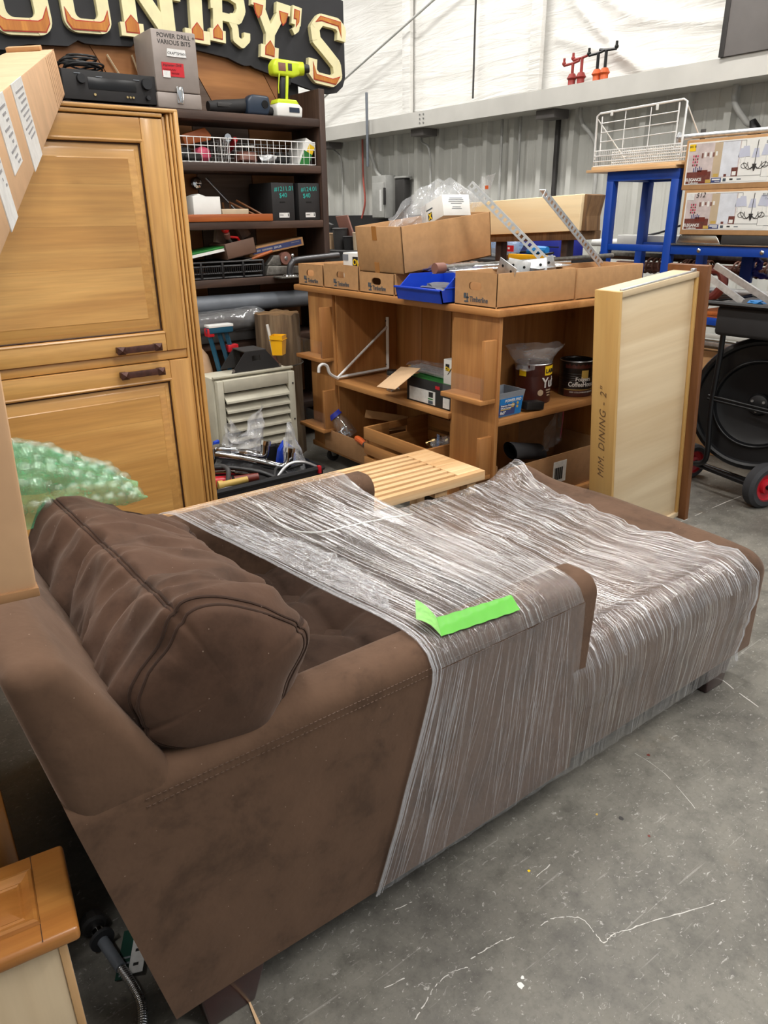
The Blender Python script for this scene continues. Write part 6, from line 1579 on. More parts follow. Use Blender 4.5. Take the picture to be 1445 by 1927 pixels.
def canbag(u, v):
    a = 2 * PI * u; r = 0.068 + (0.02 + 0.055 * max(0, v - 0.35) + 0.03 * max(0, v - .5) * math.cos(2 * a + 1)) * (1 if v > 0.1 else 0)
    r += 0.014 * nz((math.cos(a) * 3, math.sin(a) * 3, v * 3), 1, 4)
    return (cx + r * math.cos(a) * 1.1, cy + r * math.sin(a) * .8, cz + 0.14 + 0.11 * v + 0.012 * nz((math.cos(a) * 2, math.sin(a) * 2, 0), 1, 8))
B().grid(canbag, 40, 16, cu=True).build('film', 'bag_haze', t, smooth=50)
cx2, cy2 = 2.80, 2.235
t = coffee_can(cx2, cy2, cz, 0.078, 0.165, 'can_black', 'dark coffee can with gold emblem beside the upright drawer')
bandpatch(t, cx2, cy2, cz + 0.002, cz + 0.032, 0.0786, -180, 0, 'can_brown'); bandpatch(t, cx2, cy2, cz + 0.134, cz + 0.16, 0.0786, -180, 0, 'can_brown'); bandpatch(t, cx2, cy2, cz + 0.033, cz + 0.036, 0.0792, -180, 0, 'gold_print')
bandpatch(t, cx2, cy2, cz + 0.088, cz + 0.125, 0.079, -122, -96, 'gold_print', 'emblem')
wraptext(t, 'Folgers', 0.026, 'label_white', cx2, cy2, cz + 0.076, 0.079, -142, 0.0006); wraptext(t, 'CoffeeHouse', 0.031, 'label_white', cx2, cy2, cz + 0.05, 0.079, -165, 0.0006, 0.8); wraptext(t, '100% COLOMBIAN SUPREME', 0.010, 'label_white', cx2, cy2, cz + 0.02, 0.0795, -160)
# screw tub
t = thing('screw_tub', 'clear grey tub of screws with bright blue front label', 'tub', (2.25, 2.17, 0.54))
b = B(); q0 = [(2.185, 2.135), (2.315, 2.135), (2.315, 2.235), (2.185, 2.235)]
q1 = [(2.172, 2.122), (2.332, 2.122), (2.332, 2.25), (2.172, 2.25)]
for a_, zb_ in (((q0, 0.54), (q1, 0.645)), ):
    pass
R1 = [b.bm.verts.new((x, y, 0.541)) for x, y in q0]; R2 = [b.bm.verts.new((x, y, 0.648)) for x, y in q1]
R3 = [b.bm.verts.new((2.252 + (x - 2.252) * .94, 2.186 + (y - 2.186) * .93, 0.648)) for x, y in q1]; R4 = [b.bm.verts.new((2.252 + (x - 2.252) * .93, 2.186 + (y - 2.186) * .92, 0.60)) for x, y in q1]
for A_, B_ in ((R1, R2), (R2, R3), (R3, R4)):
    for k in range(4): b.bm.faces.new((A_[k], A_[(k + 1) % 4], B_[(k + 1) % 4], B_[k]))
b.bm.faces.new(R1); b.build('tub_body', 'grey_plastic', t)
box('contents', (2.185, 2.135, 0.598), (2.32, 2.24, 0.605), 'soft_black', t, 0)
mL = T4(2.252, 2.1335, 0.546) @ RX(7.0)
lb = box('label', (-0.068, -0.0015, 0.0), (0.068, 0, 0.078), 'sky_print', t, 0, mL)
box('label_panel', (-0.066, -0.0022, 0.004), (0.028, -0.0012, 0.052), 'navy_print', lb, 0, mL)
text('lettering', 'POWER PRO', 0.017, 'label_white', lb, mL @ ony(-0.04, -0.0026, 0.061), bold=0.0004, shear=0.2); text('lettering', 'Premium Exterior\nWood Screws', 0.011, 'label_white', lb, mL @ ony(-0.06, -0.0026, 0.043), bold=0.0002); text('lettering', '8x3"', 0.018, 'label_white', lb, mL @ ony(-0.06, -0.0026, 0.01), bold=0.0005)
for x, z, r in ((0.012, 0.044, 0.010), (0.04, 0.05, 0.006), (0.04, 0.034, 0.006)): B().cyl((x, -0.0012, z), (x, -0.003, z), r, n=14).build('gold_seal', 'gold_print', lb, mL)
box('yellow_bar', (-0.06, -0.0028, 0.028), (0.0, -0.0018, 0.030), 'yellow_print', lb, 0, mL)
tag(box('black_case', (0, 0, 0), (0.10, 0.05, 0.035), 'black_plastic', None, 0.004, T4(2.345, 2.12, 0.553) @ RZ(-6) @ RY(6)), 'small black plastic case in front of the coffee can', 'case')
# big carton in the lower right bay
t = thing('open_carton', 'open brown carton with shipping labels on the lower right shelf', 'box', (2.45, 2.25, 0.12))
box('bottom', (2.18, 2.122, 0.12), (2.88, 2.395, 0.126), 'kraft_dark', t, 0.0008)
for p0, p1 in (((2.186, 2.122, 0.126), (2.874, 2.128, 0.305)), ((2.186, 2.389, 0.126), (2.874, 2.395, 0.40)), ((2.18, 2.122, 0.126), (2.186, 2.395, 0.33)), ((2.874, 2.122, 0.126), (2.88, 2.395, 0.33))): box('side_panel', p0, p1, 'kraft_dark', t, 0.0012)
lb = box('shipping_label', (2.25, 2.387, 0.27), (2.40, 2.389, 0.392), 'label_white', t, 0)
for k in range(6): box('print_bar', (2.26, 2.3858, 0.30 + 0.011 * k), (2.33 - 0.006 * (k % 3), 2.3872, 0.294 + 0.011 * k), 'ink_blue', lb, 0)
lb = box('barcode_label', (2.555, 2.1205, 0.165), (2.645, 2.1225, 0.27), 'label_white', t, 0)
for k in range(9): box('barcode_bar', (2.565 + 0.0065 * k, 2.1193, 0.18), (2.568 + 0.0065 * k + 0.002 * (k % 2), 2.1207, 0.24), 'ink', lb, 0)
box('open_flap', (2.18, 2.10, 0.36), (2.88, 2.122, 0.366), 'kraft_dark', t, 0.001) if False else None
t = thing('hose_end', 'thick black rubber hose end in the open brown carton', 'hose', (2.4, 2.2, 0.3))
def hose(u, v):
    a = 2 * PI * u; c = Vector((2.31 + 0.34 * v, 2.17 + 0.12 * v, 0.365 - 0.10 * v)); r = 0.042
    return c + Vector((0.0, math.cos(a) * r, math.sin(a) * r)) + Vector((-0.25 * r * math.sin(a), -.35 * r * 0, 0))
B().grid(hose, 24, 10, cu=True).build('outer', 'rubber', t, smooth=60)
B().grid(lambda u, v: hose(u, v) * 1.0 + (Vector((2.31 + 0.34 * v, 2.17 + 0.12 * v, 0.365 - 0.10 * v)) - hose(u, v)) * 0.25, 24, 10, cu=True).build('inner', 'slot_black', t, smooth=60)
t = thing('zip_bag', 'clear zip bag with pink seal standing in the open brown carton', 'bag', (2.65, 2.25, 0.3))
B().grid(lambda u, v: (2.56 + 0.20 * u, 2.20 + 0.06 * u + 0.02 * nz((u * 6, v * 6, 0), 1, 3), 0.30 + (0.10 + 0.13 * u) * v + 0.01 * nz((u * 7, v * 7, 2), 1, 3)), 18, 14).build('film', 'bag', t, smooth=40)
tube('pink_seal', [(2.757, 2.262, 0.32), (2.765, 2.262, 0.42), (2.755, 2.262, 0.535)], 0.003, 'pink_print', t, 5)

# ================================================================== BIN OF FAUCETS ON THE FLOOR
t = thing('parts_bin', 'black plastic bin full of faucets and hoses behind the sofa', 'bin', (1.45, 2.85, 0))
bx0, bx1, by0, by1, bz = 1.10, 1.655, 2.70, 3.14, 0.285
for p0, p1 in (((bx0, by0, 0), (bx1, by0 + 0.008, bz)), ((bx0, by1 - 0.008, 0), (bx1, by1, bz)), ((bx0, by0, 0), (bx0 + 0.008, by1, bz)), ((bx1 - 0.008, by0, 0), (bx1, by1, bz)), ((bx0, by0, 0), (bx1, by1, 0.008))):
    box('wall', p0, p1, 'black_plastic', t, 0.002)
B().tube([(bx0, by0, bz), (bx1, by0, bz), (bx1, by1, bz), (bx0, by1, bz)], 0.012, 6, True).build('rim', 'black_plastic', t)
box('red_tag', (bx1 - 0.03, by0 - 0.013, bz - 0.02), (bx1 - 0.015, by0 + 0.005, bz + 0.014), 'red_tape', t, 0.001)
lump('parts_heap', (1.37, 2.92, 0.13), (0.25, 0.2, 0.12), 'soft_black', 'dark heap of plumbing parts filling the black bin', 'plumbing parts', 7, 0.4)
def faucet(pts, r, label, mat='faucet_chrome', cap=True):
    t = thing('faucet', label, 'faucet', pts[0], 'faucets in the black bin')
    b = B().tube(smooth_path(pts, 5), r, 12); b.build('spout', mat, t)
    p = Vector(pts[-1]); q = p + (Vector(pts[-1]) - Vector(pts[-2])).normalized() * 0.02
    if cap:
        B().cyl(p, q, r * 1.25, r * 1.25, 14).build('aerator', 'chrome', t)
    p0 = Vector(pts[0]); B().cyl(p0 - Vector((0, 0, 0.02)), p0 + Vector((0, 0, 0.03)), r * 1.7, r * 1.5, 16).build('base', mat, t)
faucet([(1.24, 2.98, 0.36), (1.35, 2.90, 0.34), (1.44, 2.83, 0.315), (1.50, 2.80, 0.295), (1.53, 2.79, 0.31), (1.54, 2.79, 0.36)], 0.018, 'large dark chrome curved faucet spout in the bin')
faucet([(1.30, 3.02, 0.35), (1.40, 2.93, 0.345), (1.46, 2.90, 0.33), (1.475, 2.90, 0.38)], 0.02, 'chrome faucet with upright lever in the middle of the bin')
faucet([(1.20, 2.92, 0.30), (1.28, 2.86, 0.30), (1.34, 2.82, 0.29)], 0.016, 'short chrome tap body at the left of the bin')
faucet([(1.20, 3.02, 0.36), (1.27, 2.98, 0.375), (1.33, 2.95, 0.37)], 0.014, 'chrome handle piece by the cabinet edge in the bin')
for k, (pts, r, mt, lab) in enumerate((([(1.44, 2.74, 0.27), (1.50, 2.74, 0.32), (1.58, 2.74, 0.315), (1.66, 2.73, 0.27)], 0.008, 'galv', 'braided steel hose arching over the near rim of the bin'),
        ([(1.15, 2.90, 0.33), (1.25, 2.83, 0.335), (1.36, 2.77, 0.31), (1.42, 2.74, 0.28)], 0.011, 'black_plastic', 'thick black hose lying across the bin'),
        ([(1.20, 2.76, 0.24), (1.24, 2.80, 0.33), (1.23, 2.86, 0.34)], 0.011, 'charcoal', 'short dark grey hose bent upward in the bin'),
        ([(1.42, 2.73, 0.26), (1.46, 2.78, 0.30), (1.52, 2.80, 0.28), (1.60, 2.79, 0.29)], 0.007, 'soft_black', 'thin black hose curled near the front of the bin'),
        ([(1.14, 2.735, 0.27), (1.22, 2.725, 0.275), (1.30, 2.72, 0.25)], 0.012, 'grey_plastic', 'grey plastic tube at the front left of the bin'))):
    tag(tube('hose', smooth_path(pts, 6), r, mt, None, 10), lab, 'hose')
tag(B().cyl((1.19, 2.76, 0.29), (1.30, 2.745, 0.295), 0.015, 0.013, 12).cyl((1.17, 2.763, 0.29), (1.19, 2.76, 0.29), 0.02, n=12).build('tap_valve', 'gold_print'), 'tan and brass valve stem at the front of the bin', 'valve')
tag(B().cyl((1.17, 2.86, 0.27), (1.26, 2.82, 0.275), 0.03, 0.026, 14).build('red_valve', 'red_tape'), 'red plastic valve body under the hoses in the bin', 'valve')
tag(B().cyl((1.26, 2.79, 0.285), (1.36, 2.76, 0.29), 0.02, 0.018, 14).build('dark_valve', 'maroon'), 'dark brown valve body beside the tan stem', 'valve')
def loose_bag(label, c, w, d, h, mat, seed, name='clear_bag', lean=(0, 0)):
    t = thing(name, label, 'bag', c)
    def f(s):
        def g(u, v):
            k = math.sin(PI * u) ** 0.5 if 0 < u < 1 else 0
            return (c[0] + w * (u - .5) * (1 - 0.35 * v) + lean[0] * v, c[1] + s * d * k * (1 - v) ** 0.8 + 0.25 * w * nz((u * 4, v * 4, s), 1, seed) + lean[1] * v, c[2] + h * v * (0.75 + 0.25 * math.sin(u * 5 + seed)) + 0.1 * h * nz((u * 5, v * 5, s), 1, seed + 2))
        return g
    B().grid(f(-1), 18, 18).build('film_front', mat, t, smooth=40); B().grid(f(1), 18, 18).build('film_rear', mat, t, smooth=40)
loose_bag('large clear plastic bag bulging in the middle of the bin', (1.40, 3.03, 0.28), 0.26, 0.09, 0.26, 'bag_haze', 3, lean=(0.06, 0))
loose_bag('clear plastic bag peaked at the right corner of the bin', (1.60, 2.84, 0.24), 0.12, 0.04, 0.24, 'bag_haze', 5, lean=(-0.03, 0))
t = thing('blue_packet', 'blue and clear packet standing upright in the bin', 'packet', (1.56, 2.92, 0.25))
B().prism([(1.525, 0.25), (1.63, 0.25), (1.625, 0.335), (1.575, 0.38), (1.545, 0.34)], 'y', 2.89, 2.92, 0.004).build('packet_body', 'blue_bin', t)
box('white_fold', (1.563, 2.885, 0.26), (1.575, 2.889, 0.40), 'white_plastic', t, 0.001)
tag(B().prism([(1.30, 0.33), (1.33, 0.35), (1.335, 0.385), (1.31, 0.38)], 'y', 3.08, 3.10, 0.002).build('blue_cap', 'blue_bin'), 'small blue cap at the far side of the bin', 'scrap')  # small blue cap among the bin parts

# ================================================================== UPRIGHT DRAWER BY THE CHAISE FOOT
t = thing('upright_drawer', 'tall birch drawer box standing on end with brown front', 'drawer', (2.6, 1.74, 0))
# local frame: x width, y depth (away), z height; leans a little towards -x
mD = T4(2.452, 1.70, 0.0) @ RY(-6.0) @ RZ(-2)
Hd, Wd, Dd = 1.082, 0.475, 0.118
box('side', (0, 0, 0), (0.014, Dd, Hd), 'maple_side', t, 0.0015, mD)
box('bottom_panel', (0.014, 0.012, 0.02), (Wd, 0.020, Hd - 0.02), 'birch_fig', t, 0.0005, mD)
box('rail', (0.014, 0, Hd - 0.022), (Wd, Dd, Hd), 'birch_x', t, 0.0015, mD)
box('rail', (0.014, 0, 0), (Wd, Dd, 0.022), 'birch_x', t, 0.0015, mD)
box('stile', (Wd - 0.014, 0, 0.022), (Wd, 0.0115, Hd - 0.022), 'maple_side', t, 0.001, mD)
fr = box('front', (Wd, -0.035, -0.01), (Wd + 0.026, Dd + 0.03, Hd + 0.022), 'brownboard_z', t, 0.003, mD)
sl = box('slide_rail', (0.02, 0.006, Hd), (Wd - 0.01, 0.02, Hd + 0.006), 'galv', t, 0.001, mD)
box('slide_wheel', (Wd - 0.03, 0.004, Hd + 0.006), (Wd - 0.012, 0.022, Hd + 0.014), 'galv', sl, 0.003, mD)
text('lettering', 'MiM. DINING - 2"', 0.044, 'pencil', t, mD @ T4(-0.0006, 0.045, 0.33) @ FX @ RZ(90), shear=0.3, space=1.15, sx=1.0)
tag(box('brown_plank', (0, 0, 0), (0.24, 0.03, 1.12), 'brownboard_z', None, 0.003, T4(2.98, 2.02, 0.0) @ RY(-4)), 'reddish brown plank standing behind the upright drawer', 'plank') if False else None
tag(box('white_sheet', (0, 0, 0), (0.14, 0.003, 0.42), 'paper_white', None, 0, T4(2.76, 2.09, 0.57) @ RY(0)), 'thin white sheet hanging between the workbench and the drawer', 'sheet')

# ================================================================== BLACK DRUM MIXER
def mixer():
    t = thing('drum_mixer', 'black round drum mixer on a tube frame with red wheels', 'mixer', (3.5, 1.75, 0))
    c = Vector((3.52, 1.70, 0.475)); ax = Vector((-0.97, -0.20, 0.12)).normalized()
    m = T4(c) @ ax.to_track_quat('Z', 'Y').to_matrix().to_4x4()
    B().lathe([(0.02, -0.26), (0.20, -0.24), (0.29, -0.14), (0.318, -0.02), (0.318, 0.02), (0.312, 0.035), (0.296, 0.04), (0.285, 0.034), (0.278, 0.018), (0.212, 0.012), (0.205, 0.02), (0.198, 0.02), (0.192, 0.008), (0.16, -0.004), (0.055, -0.012), (0.05, 0.0), (0.042, 0.006), (0.001, 0.006)], n=56).build('drum', 'black_metal', t, m)
    tube('drum_ring', [m @ Vector((0.205 * math.cos(2 * PI * k / 48), 0.205 * math.sin(2 * PI * k / 48), 0.022)) for k in range(48)], 0.007, 'black_metal', t, 8, closed=True)
    B().lathe([(0.05, 0), (0.045, 0.02), (0.02, 0.026), (0.001, 0.026)], n=20).build('hub', 'black_metal', t, m @ T4(0, 0, 0.0))
    for k in (0.5, 2.6, 4.7): B().cyl(m @ Vector((0.03 * math.cos(k), 0.03 * math.sin(k), 0.018)), m @ Vector((0.03 * math.cos(k), 0.03 * math.sin(k), 0.03)), 0.007, n=8).build('hub_bolt', 'steel', t)
    # frame
    tube('post', smooth_path([(3.40, 1.872, 0.94), (3.40, 1.868, 0.72), (3.39, 1.866, 0.45), (3.385, 1.845, 0.23), (3.39, 1.86, 0.17), (3.43, 1.93, 0.135)], 4), 0.013, 'black_metal', t, 10)
    for dz in (0.0, -0.016): tube('cross_bar', [(3.39, 1.89, 0.505 + dz), (3.40, 1.30, 0.475 + dz)], 0.007, 'black_metal', t, 8)
    tube('axle', [(3.575, 2.03, 0.095), (3.44, 1.56, 0.112), (3.40, 1.42, 0.115)], 0.012, 'black_metal', t, 10)
    tube('skid', [(3.43, 1.93, 0.135), (3.38, 1.60, 0.12)], 0.012, 'black_metal', t, 10)
    # tray above the drum
    tr = box('tray_skirt', (3.36, 1.20, 0.80), (3.74, 1.90, 0.938), 'soft_black', t, 0.02, seg=3)
    B().tube([(3.34, 1.95, 0.946), (3.34, 1.15, 0.946), (3.76, 1.15, 0.946), (3.76, 1.95, 0.946)], 0.012, 8, True).build('tray_rim', 'black_gloss', t)
    box('tray_bed', (3.35, 1.16, 0.934), (3.75, 1.94, 0.942), 'charcoal', t, 0)
    for (x, y, r), lab in (((3.455, 1.575, 0.11), 'near'), ((3.575, 2.035, 0.095), 'far')):
        mm = T4(x, y, r) @ RZ(-16) @ RX(90)
        w = B().lathe([(r * .62, -0.03), (r * .86, -0.034), (r, -0.02), (r, 0.02), (r * .86, 0.034), (r * .62, 0.03)], n=32, cap=False).build('wheel', 'rubber', t, mm)
        B().lathe([(0.012, 0.036), (r * .3, 0.03), (r * .34, 0.012), (r * .58, 0.018), (r * .66, 0.032), (r * .66, -0.032), (r * .58, -0.018), (r * .34, -0.012), (r * .3, -0.03), (0.012, -0.036)], n=28).build('rim', 'red_paint', w, mm)
        B().cyl((0, 0, -0.045), (0, 0, 0.045), 0.012, n=12).build('axle_cap', 'steel', w, mm)
mixer()
slotted = []
for k, (a, b_, lab) in enumerate((((3.42, 1.975, 1.106), (3.42, 1.66, 0.952), 'galvanised channel leaning on the mixer tray, longer one'), ((3.42, 2.02, 1.065), (3.43, 1.82, 0.952), 'galvanised channel leaning on the mixer tray, shorter one'))):
    t = thing('steel_channel', lab, 'steel channel', b_, 'steel channels on the mixer tray')
    a, b_ = Vector(a), Vector(b_); m = basis(b_, a - b_, (0, 0.5, 0.6)); L = (a - b_).length
    box('web', (0, -0.014, -0.002), (L, 0.014, 0), 'galv', t, 0, m); box('flange', (0, -0.014, 0), (L, -0.012, 0.014), 'galv', t, 0, m); box('flange', (0, 0.012, 0), (L, 0.014, 0.014), 'galv', t, 0, m)
lump('blue_glove', (3.45, 1.76, 0.955), (0.02, 0.035, 0.01), 'sky_print', 'blue rag scrap on the mixer tray', 'rag', 4, 0.3)

# ================================================================== BLUE STEEL RACK, SHELF AND GOODS
t = thing('steel_stand', 'tall blue steel stand with board on top', 'stand', (4.2, 2.85, 0))
s = 0.05
for x in (4.0, 4.36):
    for y in (2.60, 3.04): box('leg', (x, y, 0), (x + s, y + s, 1.515), 'blue_steel', t, 0.003)
box('top_rail', (4.0, 2.60, 1.515), (4.05, 3.09, 1.567), 'blue_steel', t, 0.003); box('top_rail', (4.36, 2.60, 1.515), (4.41, 3.09, 1.567), 'blue_steel', t, 0.003)
box('top_rail', (4.05, 2.60, 1.515), (4.36, 2.65, 1.567), 'blue_steel', t, 0.003); box('top_rail', (4.05, 3.04, 1.515), (4.36, 3.09, 1.567), 'blue_steel', t, 0.003)
for x in (4.005, 4.365): box('stretcher', (x, 2.65, 1.125), (x + 0.035, 3.04, 1.162), 'blue_steel', t, 0.003)
box('stretcher', (4.05, 2.605, 0.72), (4.36, 2.64, 0.76), 'blue_steel', t, 0.003)
t = thing('steel_bench', 'blue steel bench with stainless top under the chandelier cartons', 'bench', (4.2, 1.9, 0))
box('front_rail', (4.0, 0.9, 1.115), (4.03, 2.598, 1.165), 'blue_steel', t, 0.003); box('rear_rail', (4.38, 0.9, 1.115), (4.41, 2.598, 1.165), 'blue_steel', t, 0.003)
box('stainless_top', (3.99, 0.9, 1.166), (4.415, 2.595, 1.176), 'stainless', t, 0.002)
box('low_rail', (4.0, 0.9, 0.745), (4.03, 2.598, 0.785), 'blue_steel', t, 0.003); box('low_shelf', (4.03, 0.9, 0.73), (4.38, 2.55, 0.745), 'oldsteel', t, 0.002)
for y in (0.92, ): 
    for x in (4.0, 4.36): box('leg', (x, y, 0), (x + s, y + s, 1.115), 'blue_steel', t, 0.003)
for y in (2.42, 2.06, 1.6): B().sphere((3.998, y, 1.14), 0.013, 12, (.5, 1, 1)).build('dome_bolt', 'chrome', t)
for y in (2.3, 2.1, 1.9): box('support_tab', (4.38, y, 0.95), (4.41, y + 0.07, 1.115), 'blue_steel', t, 0.002)
# metal pan edge showing below the lower carton
tag(B().prism([(2.30, 1.177), (2.57, 1.177), (2.55, 1.222), (2.33, 1.222)], 'x', 4.0, 4.3, 0.004).build('baking_pan', 'stainless'), 'shallow stainless pan under the lower chandelier carton', 'pan')
tag(box('packing_board', (3.985, 1.2, 1.177), (4.4, 2.29, 1.222), 'charcoal', None, 0.003), 'dark packing board under the lower chandelier carton', 'board')
# chandelier cartons
def chandelier_carton(y1, z0, z1, label, sticker):
    x = 3.985; Lc = 0.95
    t = thing('chandelier_carton', label, 'box', (4.15, y1 - Lc / 2, z0), 'chandelier cartons')
    box('carton_body', (x, y1 - Lc, z0), (x + 0.40, y1, z1), 'kraft', t, 0.004)
    H = z1 - z0; f0, f1 = z0 + 0.026, z1 - 0.014; fh = f1 - f0
    def P(a, b, c, d, mat, lift, par, nm='print_block'):     # a..b across from the left end, c..d up, fractions of the printed face
        return box(nm, (x - lift, y1 - 0.015 - b, f0 + c * fh), (x - lift + 0.0006, y1 - 0.015 - a, f0 + d * fh), mat, par, 0)
    pr = P(0, 0.9, 0, 1, 'paper_white', 0.0010, t, 'printed_face')
    P(0.008, 0.30, 0.02, 0.97, 'room_print', 0.0016, pr); P(0.20, 0.295, 0.16, 0.96, 'curtain_print', 0.0020, pr); P(0.155, 0.20, 0.16, 0.96, 'beige', 0.0020, pr)
    P(0.008, 0.15, 0.02, 0.30, 'wood_print', 0.0020, pr); P(0.07, 0.13, 0.22, 0.34, 'maroon', 0.0024, pr); P(0.02, 0.16, 0.02, 0.06, 'maroon', 0.0022, pr)
    P(0.265, 0.30, 0.16, 0.36, 'wood_print', 0.0024, pr); P(0.27, 0.292, 0.18, 0.27, 'paper_white', 0.0027, pr); P(0.225, 0.24, 0.16, 0.22, 'wood_print', 0.0024, pr); P(0.165, 0.195, 0.16, 0.24, 'gold_print', 0.0024, pr)
    for i in range(3):
        for j in range(4): P(0.035 + 0.012 * i, 0.043 + 0.012 * i, 0.44 + 0.07 * j, 0.49 + 0.07 * j, 'pink_print' if (i + j) % 2 else 'wood_print', 0.0024, pr)
    for i in range(5): P(0.045 + 0.011 * i, 0.05 + 0.011 * i, 0.30, 0.40 + 0.03 * (i % 2), 'navy_print', 0.0024, pr)
    for i in range(6): P(0.085 + 0.016 * i, 0.095 + 0.016 * i, 0.62 + 0.02 * (i % 3), 0.74 + 0.02 * (i % 2), 'paper_white' if i % 2 else 'oil_brown', 0.0026, pr)
    bar = P(0.155, 0.46, 0.03, 0.145, 'paper_white', 0.0022, pr); P(0.157, 0.215, 0.03, 0.14, 'navy_print', 0.0027, pr); P(0.125, 0.156, 0.03, 0.11, 'gold_print', 0.0027, pr)
    P(0.225, 0.242, 0.05, 0.12, 'ink_blue', 0.0027, pr); P(0.262, 0.28, 0.07, 0.11, 'ink', 0.0027, pr); P(0.302, 0.325, 0.075, 0.10, 'ink_blue', 0.0027, pr)
    text('lettering', 'ELEGANCE', 0.021, 'paper_white', pr, onx(x - 0.0030, y1 - 0.023, f0 + 0.085 * fh), bold=0.0005, sx=0.9); text('lettering', 'Collection', 0.014, 'paper_white', pr, onx(x - 0.0030, y1 - 0.04, f0 + 0.02 * fh), bold=0.0002)
    text('lettering', 'ELEGANCE', 0.020, 'grey_plastic', pr, onx(x - 0.0022, y1 - 0.445, f0 + 0.86 * fh), bold=0.0002); text('lettering', 'Collection', 0.014, 'grey_plastic', pr, onx(x - 0.0022, y1 - 0.46, f0 + 0.78 * fh))
    P(0.163, 0.208, 0.085, 0.118, 'paper_white', 0.0031, pr, 'print_bar'); P(0.18, 0.208, 0.05, 0.064, 'paper_white', 0.0031, pr, 'print_bar')
    # drawn chandelier
    yc = y1 - 0.015 - 0.385; zb = f0 + 0.36 * fh
    tube('print_stem', [(x - 0.002, yc, zb), (x - 0.002, yc - 0.004, f0 + 0.95 * fh)], 0.0018, 'charcoal', pr, 5)
    for sgn in (-1, 1):
        for r_ in (0.055, 0.035):
            tube('print_arm', smooth_path([(x - 0.002, yc + sgn * 0.008, zb), (x - 0.002, yc + sgn * r_ * .55, zb - 0.012), (x - 0.002, yc + sgn * r_ * .95, zb + 0.004), (x - 0.002, yc + sgn * r_ * 1.05, zb + 0.022)], 4), 0.0016, 'charcoal', pr, 5)
        tube('print_arm', [(x - 0.002, yc + sgn * (0.055 + 0.016 * math.cos(a)), zb + 0.006 + 0.012 * math.sin(a)) for a in [2 * PI * k / 12 for k in range(12)]], 0.0014, 'charcoal', pr, 5, closed=True)
    for dy, w_, hgt, z_, bk in ((0.055, 0.026, 0.05, 0.048, 0), (-0.055, 0.026, 0.05, 0.050, 0), (0.0, 0.021, 0.042, 0.042, 1), (0.078, 0.016, 0.042, 0.046, 1), (-0.078, 0.016, 0.042, 0.046, 1)):
        yy = yc + dy
        B().prism([(yy - w_, zb + z_), (yy + w_, zb + z_), (yy + w_ * .55, zb + z_ + hgt), (yy - w_ * .55, zb + z_ + hgt)], 'x', x - (0.0020 if bk else 0.0026), x - 0.0012).build('print_shade', 'pale_blue_shade', pr, smooth=0)
        tube('print_candle', [(x - 0.0018, yy, zb + 0.02), (x - 0.0018, yy, zb + z_)], 0.0022, 'label_white', pr, 5)
    B().tube([(x - 0.002, yc, zb - 0.022), (x - 0.002, yc, zb - 0.005), (x - 0.002, yc, zb + 0.012)], [0.002, 0.008, 0.011], 8).build('print_finial', 'charcoal', pr)
    for p in (((0.425, 0.12), (0.425, 0.36)), ((0.425, 0.36), (0.52, 0.36)), ((0.425, 0.12), (0.52, 0.12)), ((0.175, 0.965), (0.325, 0.965)), ((0.325, 0.965), (0.327, 0.82)), ((0.29, 0.16), (0.425, 0.16))):
        (a, c), (b_, d) = p; tube('print_line', [(x - 0.0018, y1 - 0.015 - a, f0 + c * fh), (x - 0.0018, y1 - 0.015 - b_, f0 + d * fh)], 0.0008, 'ink', pr, 4)
    if sticker == 'yellow':
        st = P(0.008, 0.045, 0.80, 0.96, 'yellow_print', 0.0028, pr, 'price_sticker'); text('lettering', '#51 8', 0.016, 'ink', st, onx(x - 0.0032, y1 - 0.024, f0 + 0.88 * fh))
    else:
        P(0.008, 0.05, 0.80, 0.97, 'label_white', 0.0028, pr, 'price_sticker'); text('lettering', '512', 0.034, 'ink', pr, onx(x - 0.0030, y1 - 0.075, f0 + 0.86 * fh, 3), shear=0.3, space=1.1)
chandelier_carton(2.545, 1.223, 1.452, 'printed chandelier carton with handwritten 512, lower of the two', 'white')
chandelier_carton(2.570, 1.4525, 1.70, 'printed chandelier carton with yellow price sticker, upper of the two', 'yellow')
t = thing('galvanised_pipe', 'galvanised pipe with end fitting lying on the upper chandelier carton', 'pipe', (4.05, 2.3, 1.70))
tube('pipe', [(4.02, 2.62, 1.722), (4.02, 1.4, 1.716)], 0.014, 'galv', t, 14)
B().lathe([(0.03, 0), (0.03, 0.01), (0.016, 0.014), (0.016, 0.04)], (4.02, 2.645, 1.722), 6, RX(90)).build('flange_fitting', 'galv', t); box('flange_plate', (4.10, 2.54, 1.69), (4.104, 2.57, 1.76), 'charcoal', t, 0.001)
# plywood and wire shelf basket on the stand
for k, (dx, dy, lab) in enumerate(((0, 0, 'thin plywood board on the blue stand, upper one'), (-0.01, 0.03, 'thin plywood board on the blue stand, lower one'))):
    tag(box('plywood_board', (3.97 + dx, 2.58 + dy, 1.583 - 0.0155 * k), (4.40, 3.19 + dy, 1.598 - 0.0155 * k), 'teak_y', None, 0.001), lab, 'board')
t = thing('wire_shelf', 'white wire closet shelf with high back standing on the blue stand', 'wire shelf', (4.1, 2.88, 1.598))
def wr_(nm, pts, r): tube(nm, pts, r, 'white_wire', t, 6)
fy0, fy1 = 2.605, 3.19
for x in (3.985, 4.16): 
    for z in (1.606, 1.632, 1.662, 1.690): wr_('long_wire', [(x, fy0 - 0.0, z), (x, fy1, z - 0.004)], 0.0035)
n = 40
for k in range(n + 1):
    y = fy0 + (fy1 - fy0) * k / n; wr_('cross_wire', [(3.985, y, 1.69), (3.985, y, 1.606), (4.16, y, 1.606), (4.16, y, 1.69)], 0.0018)
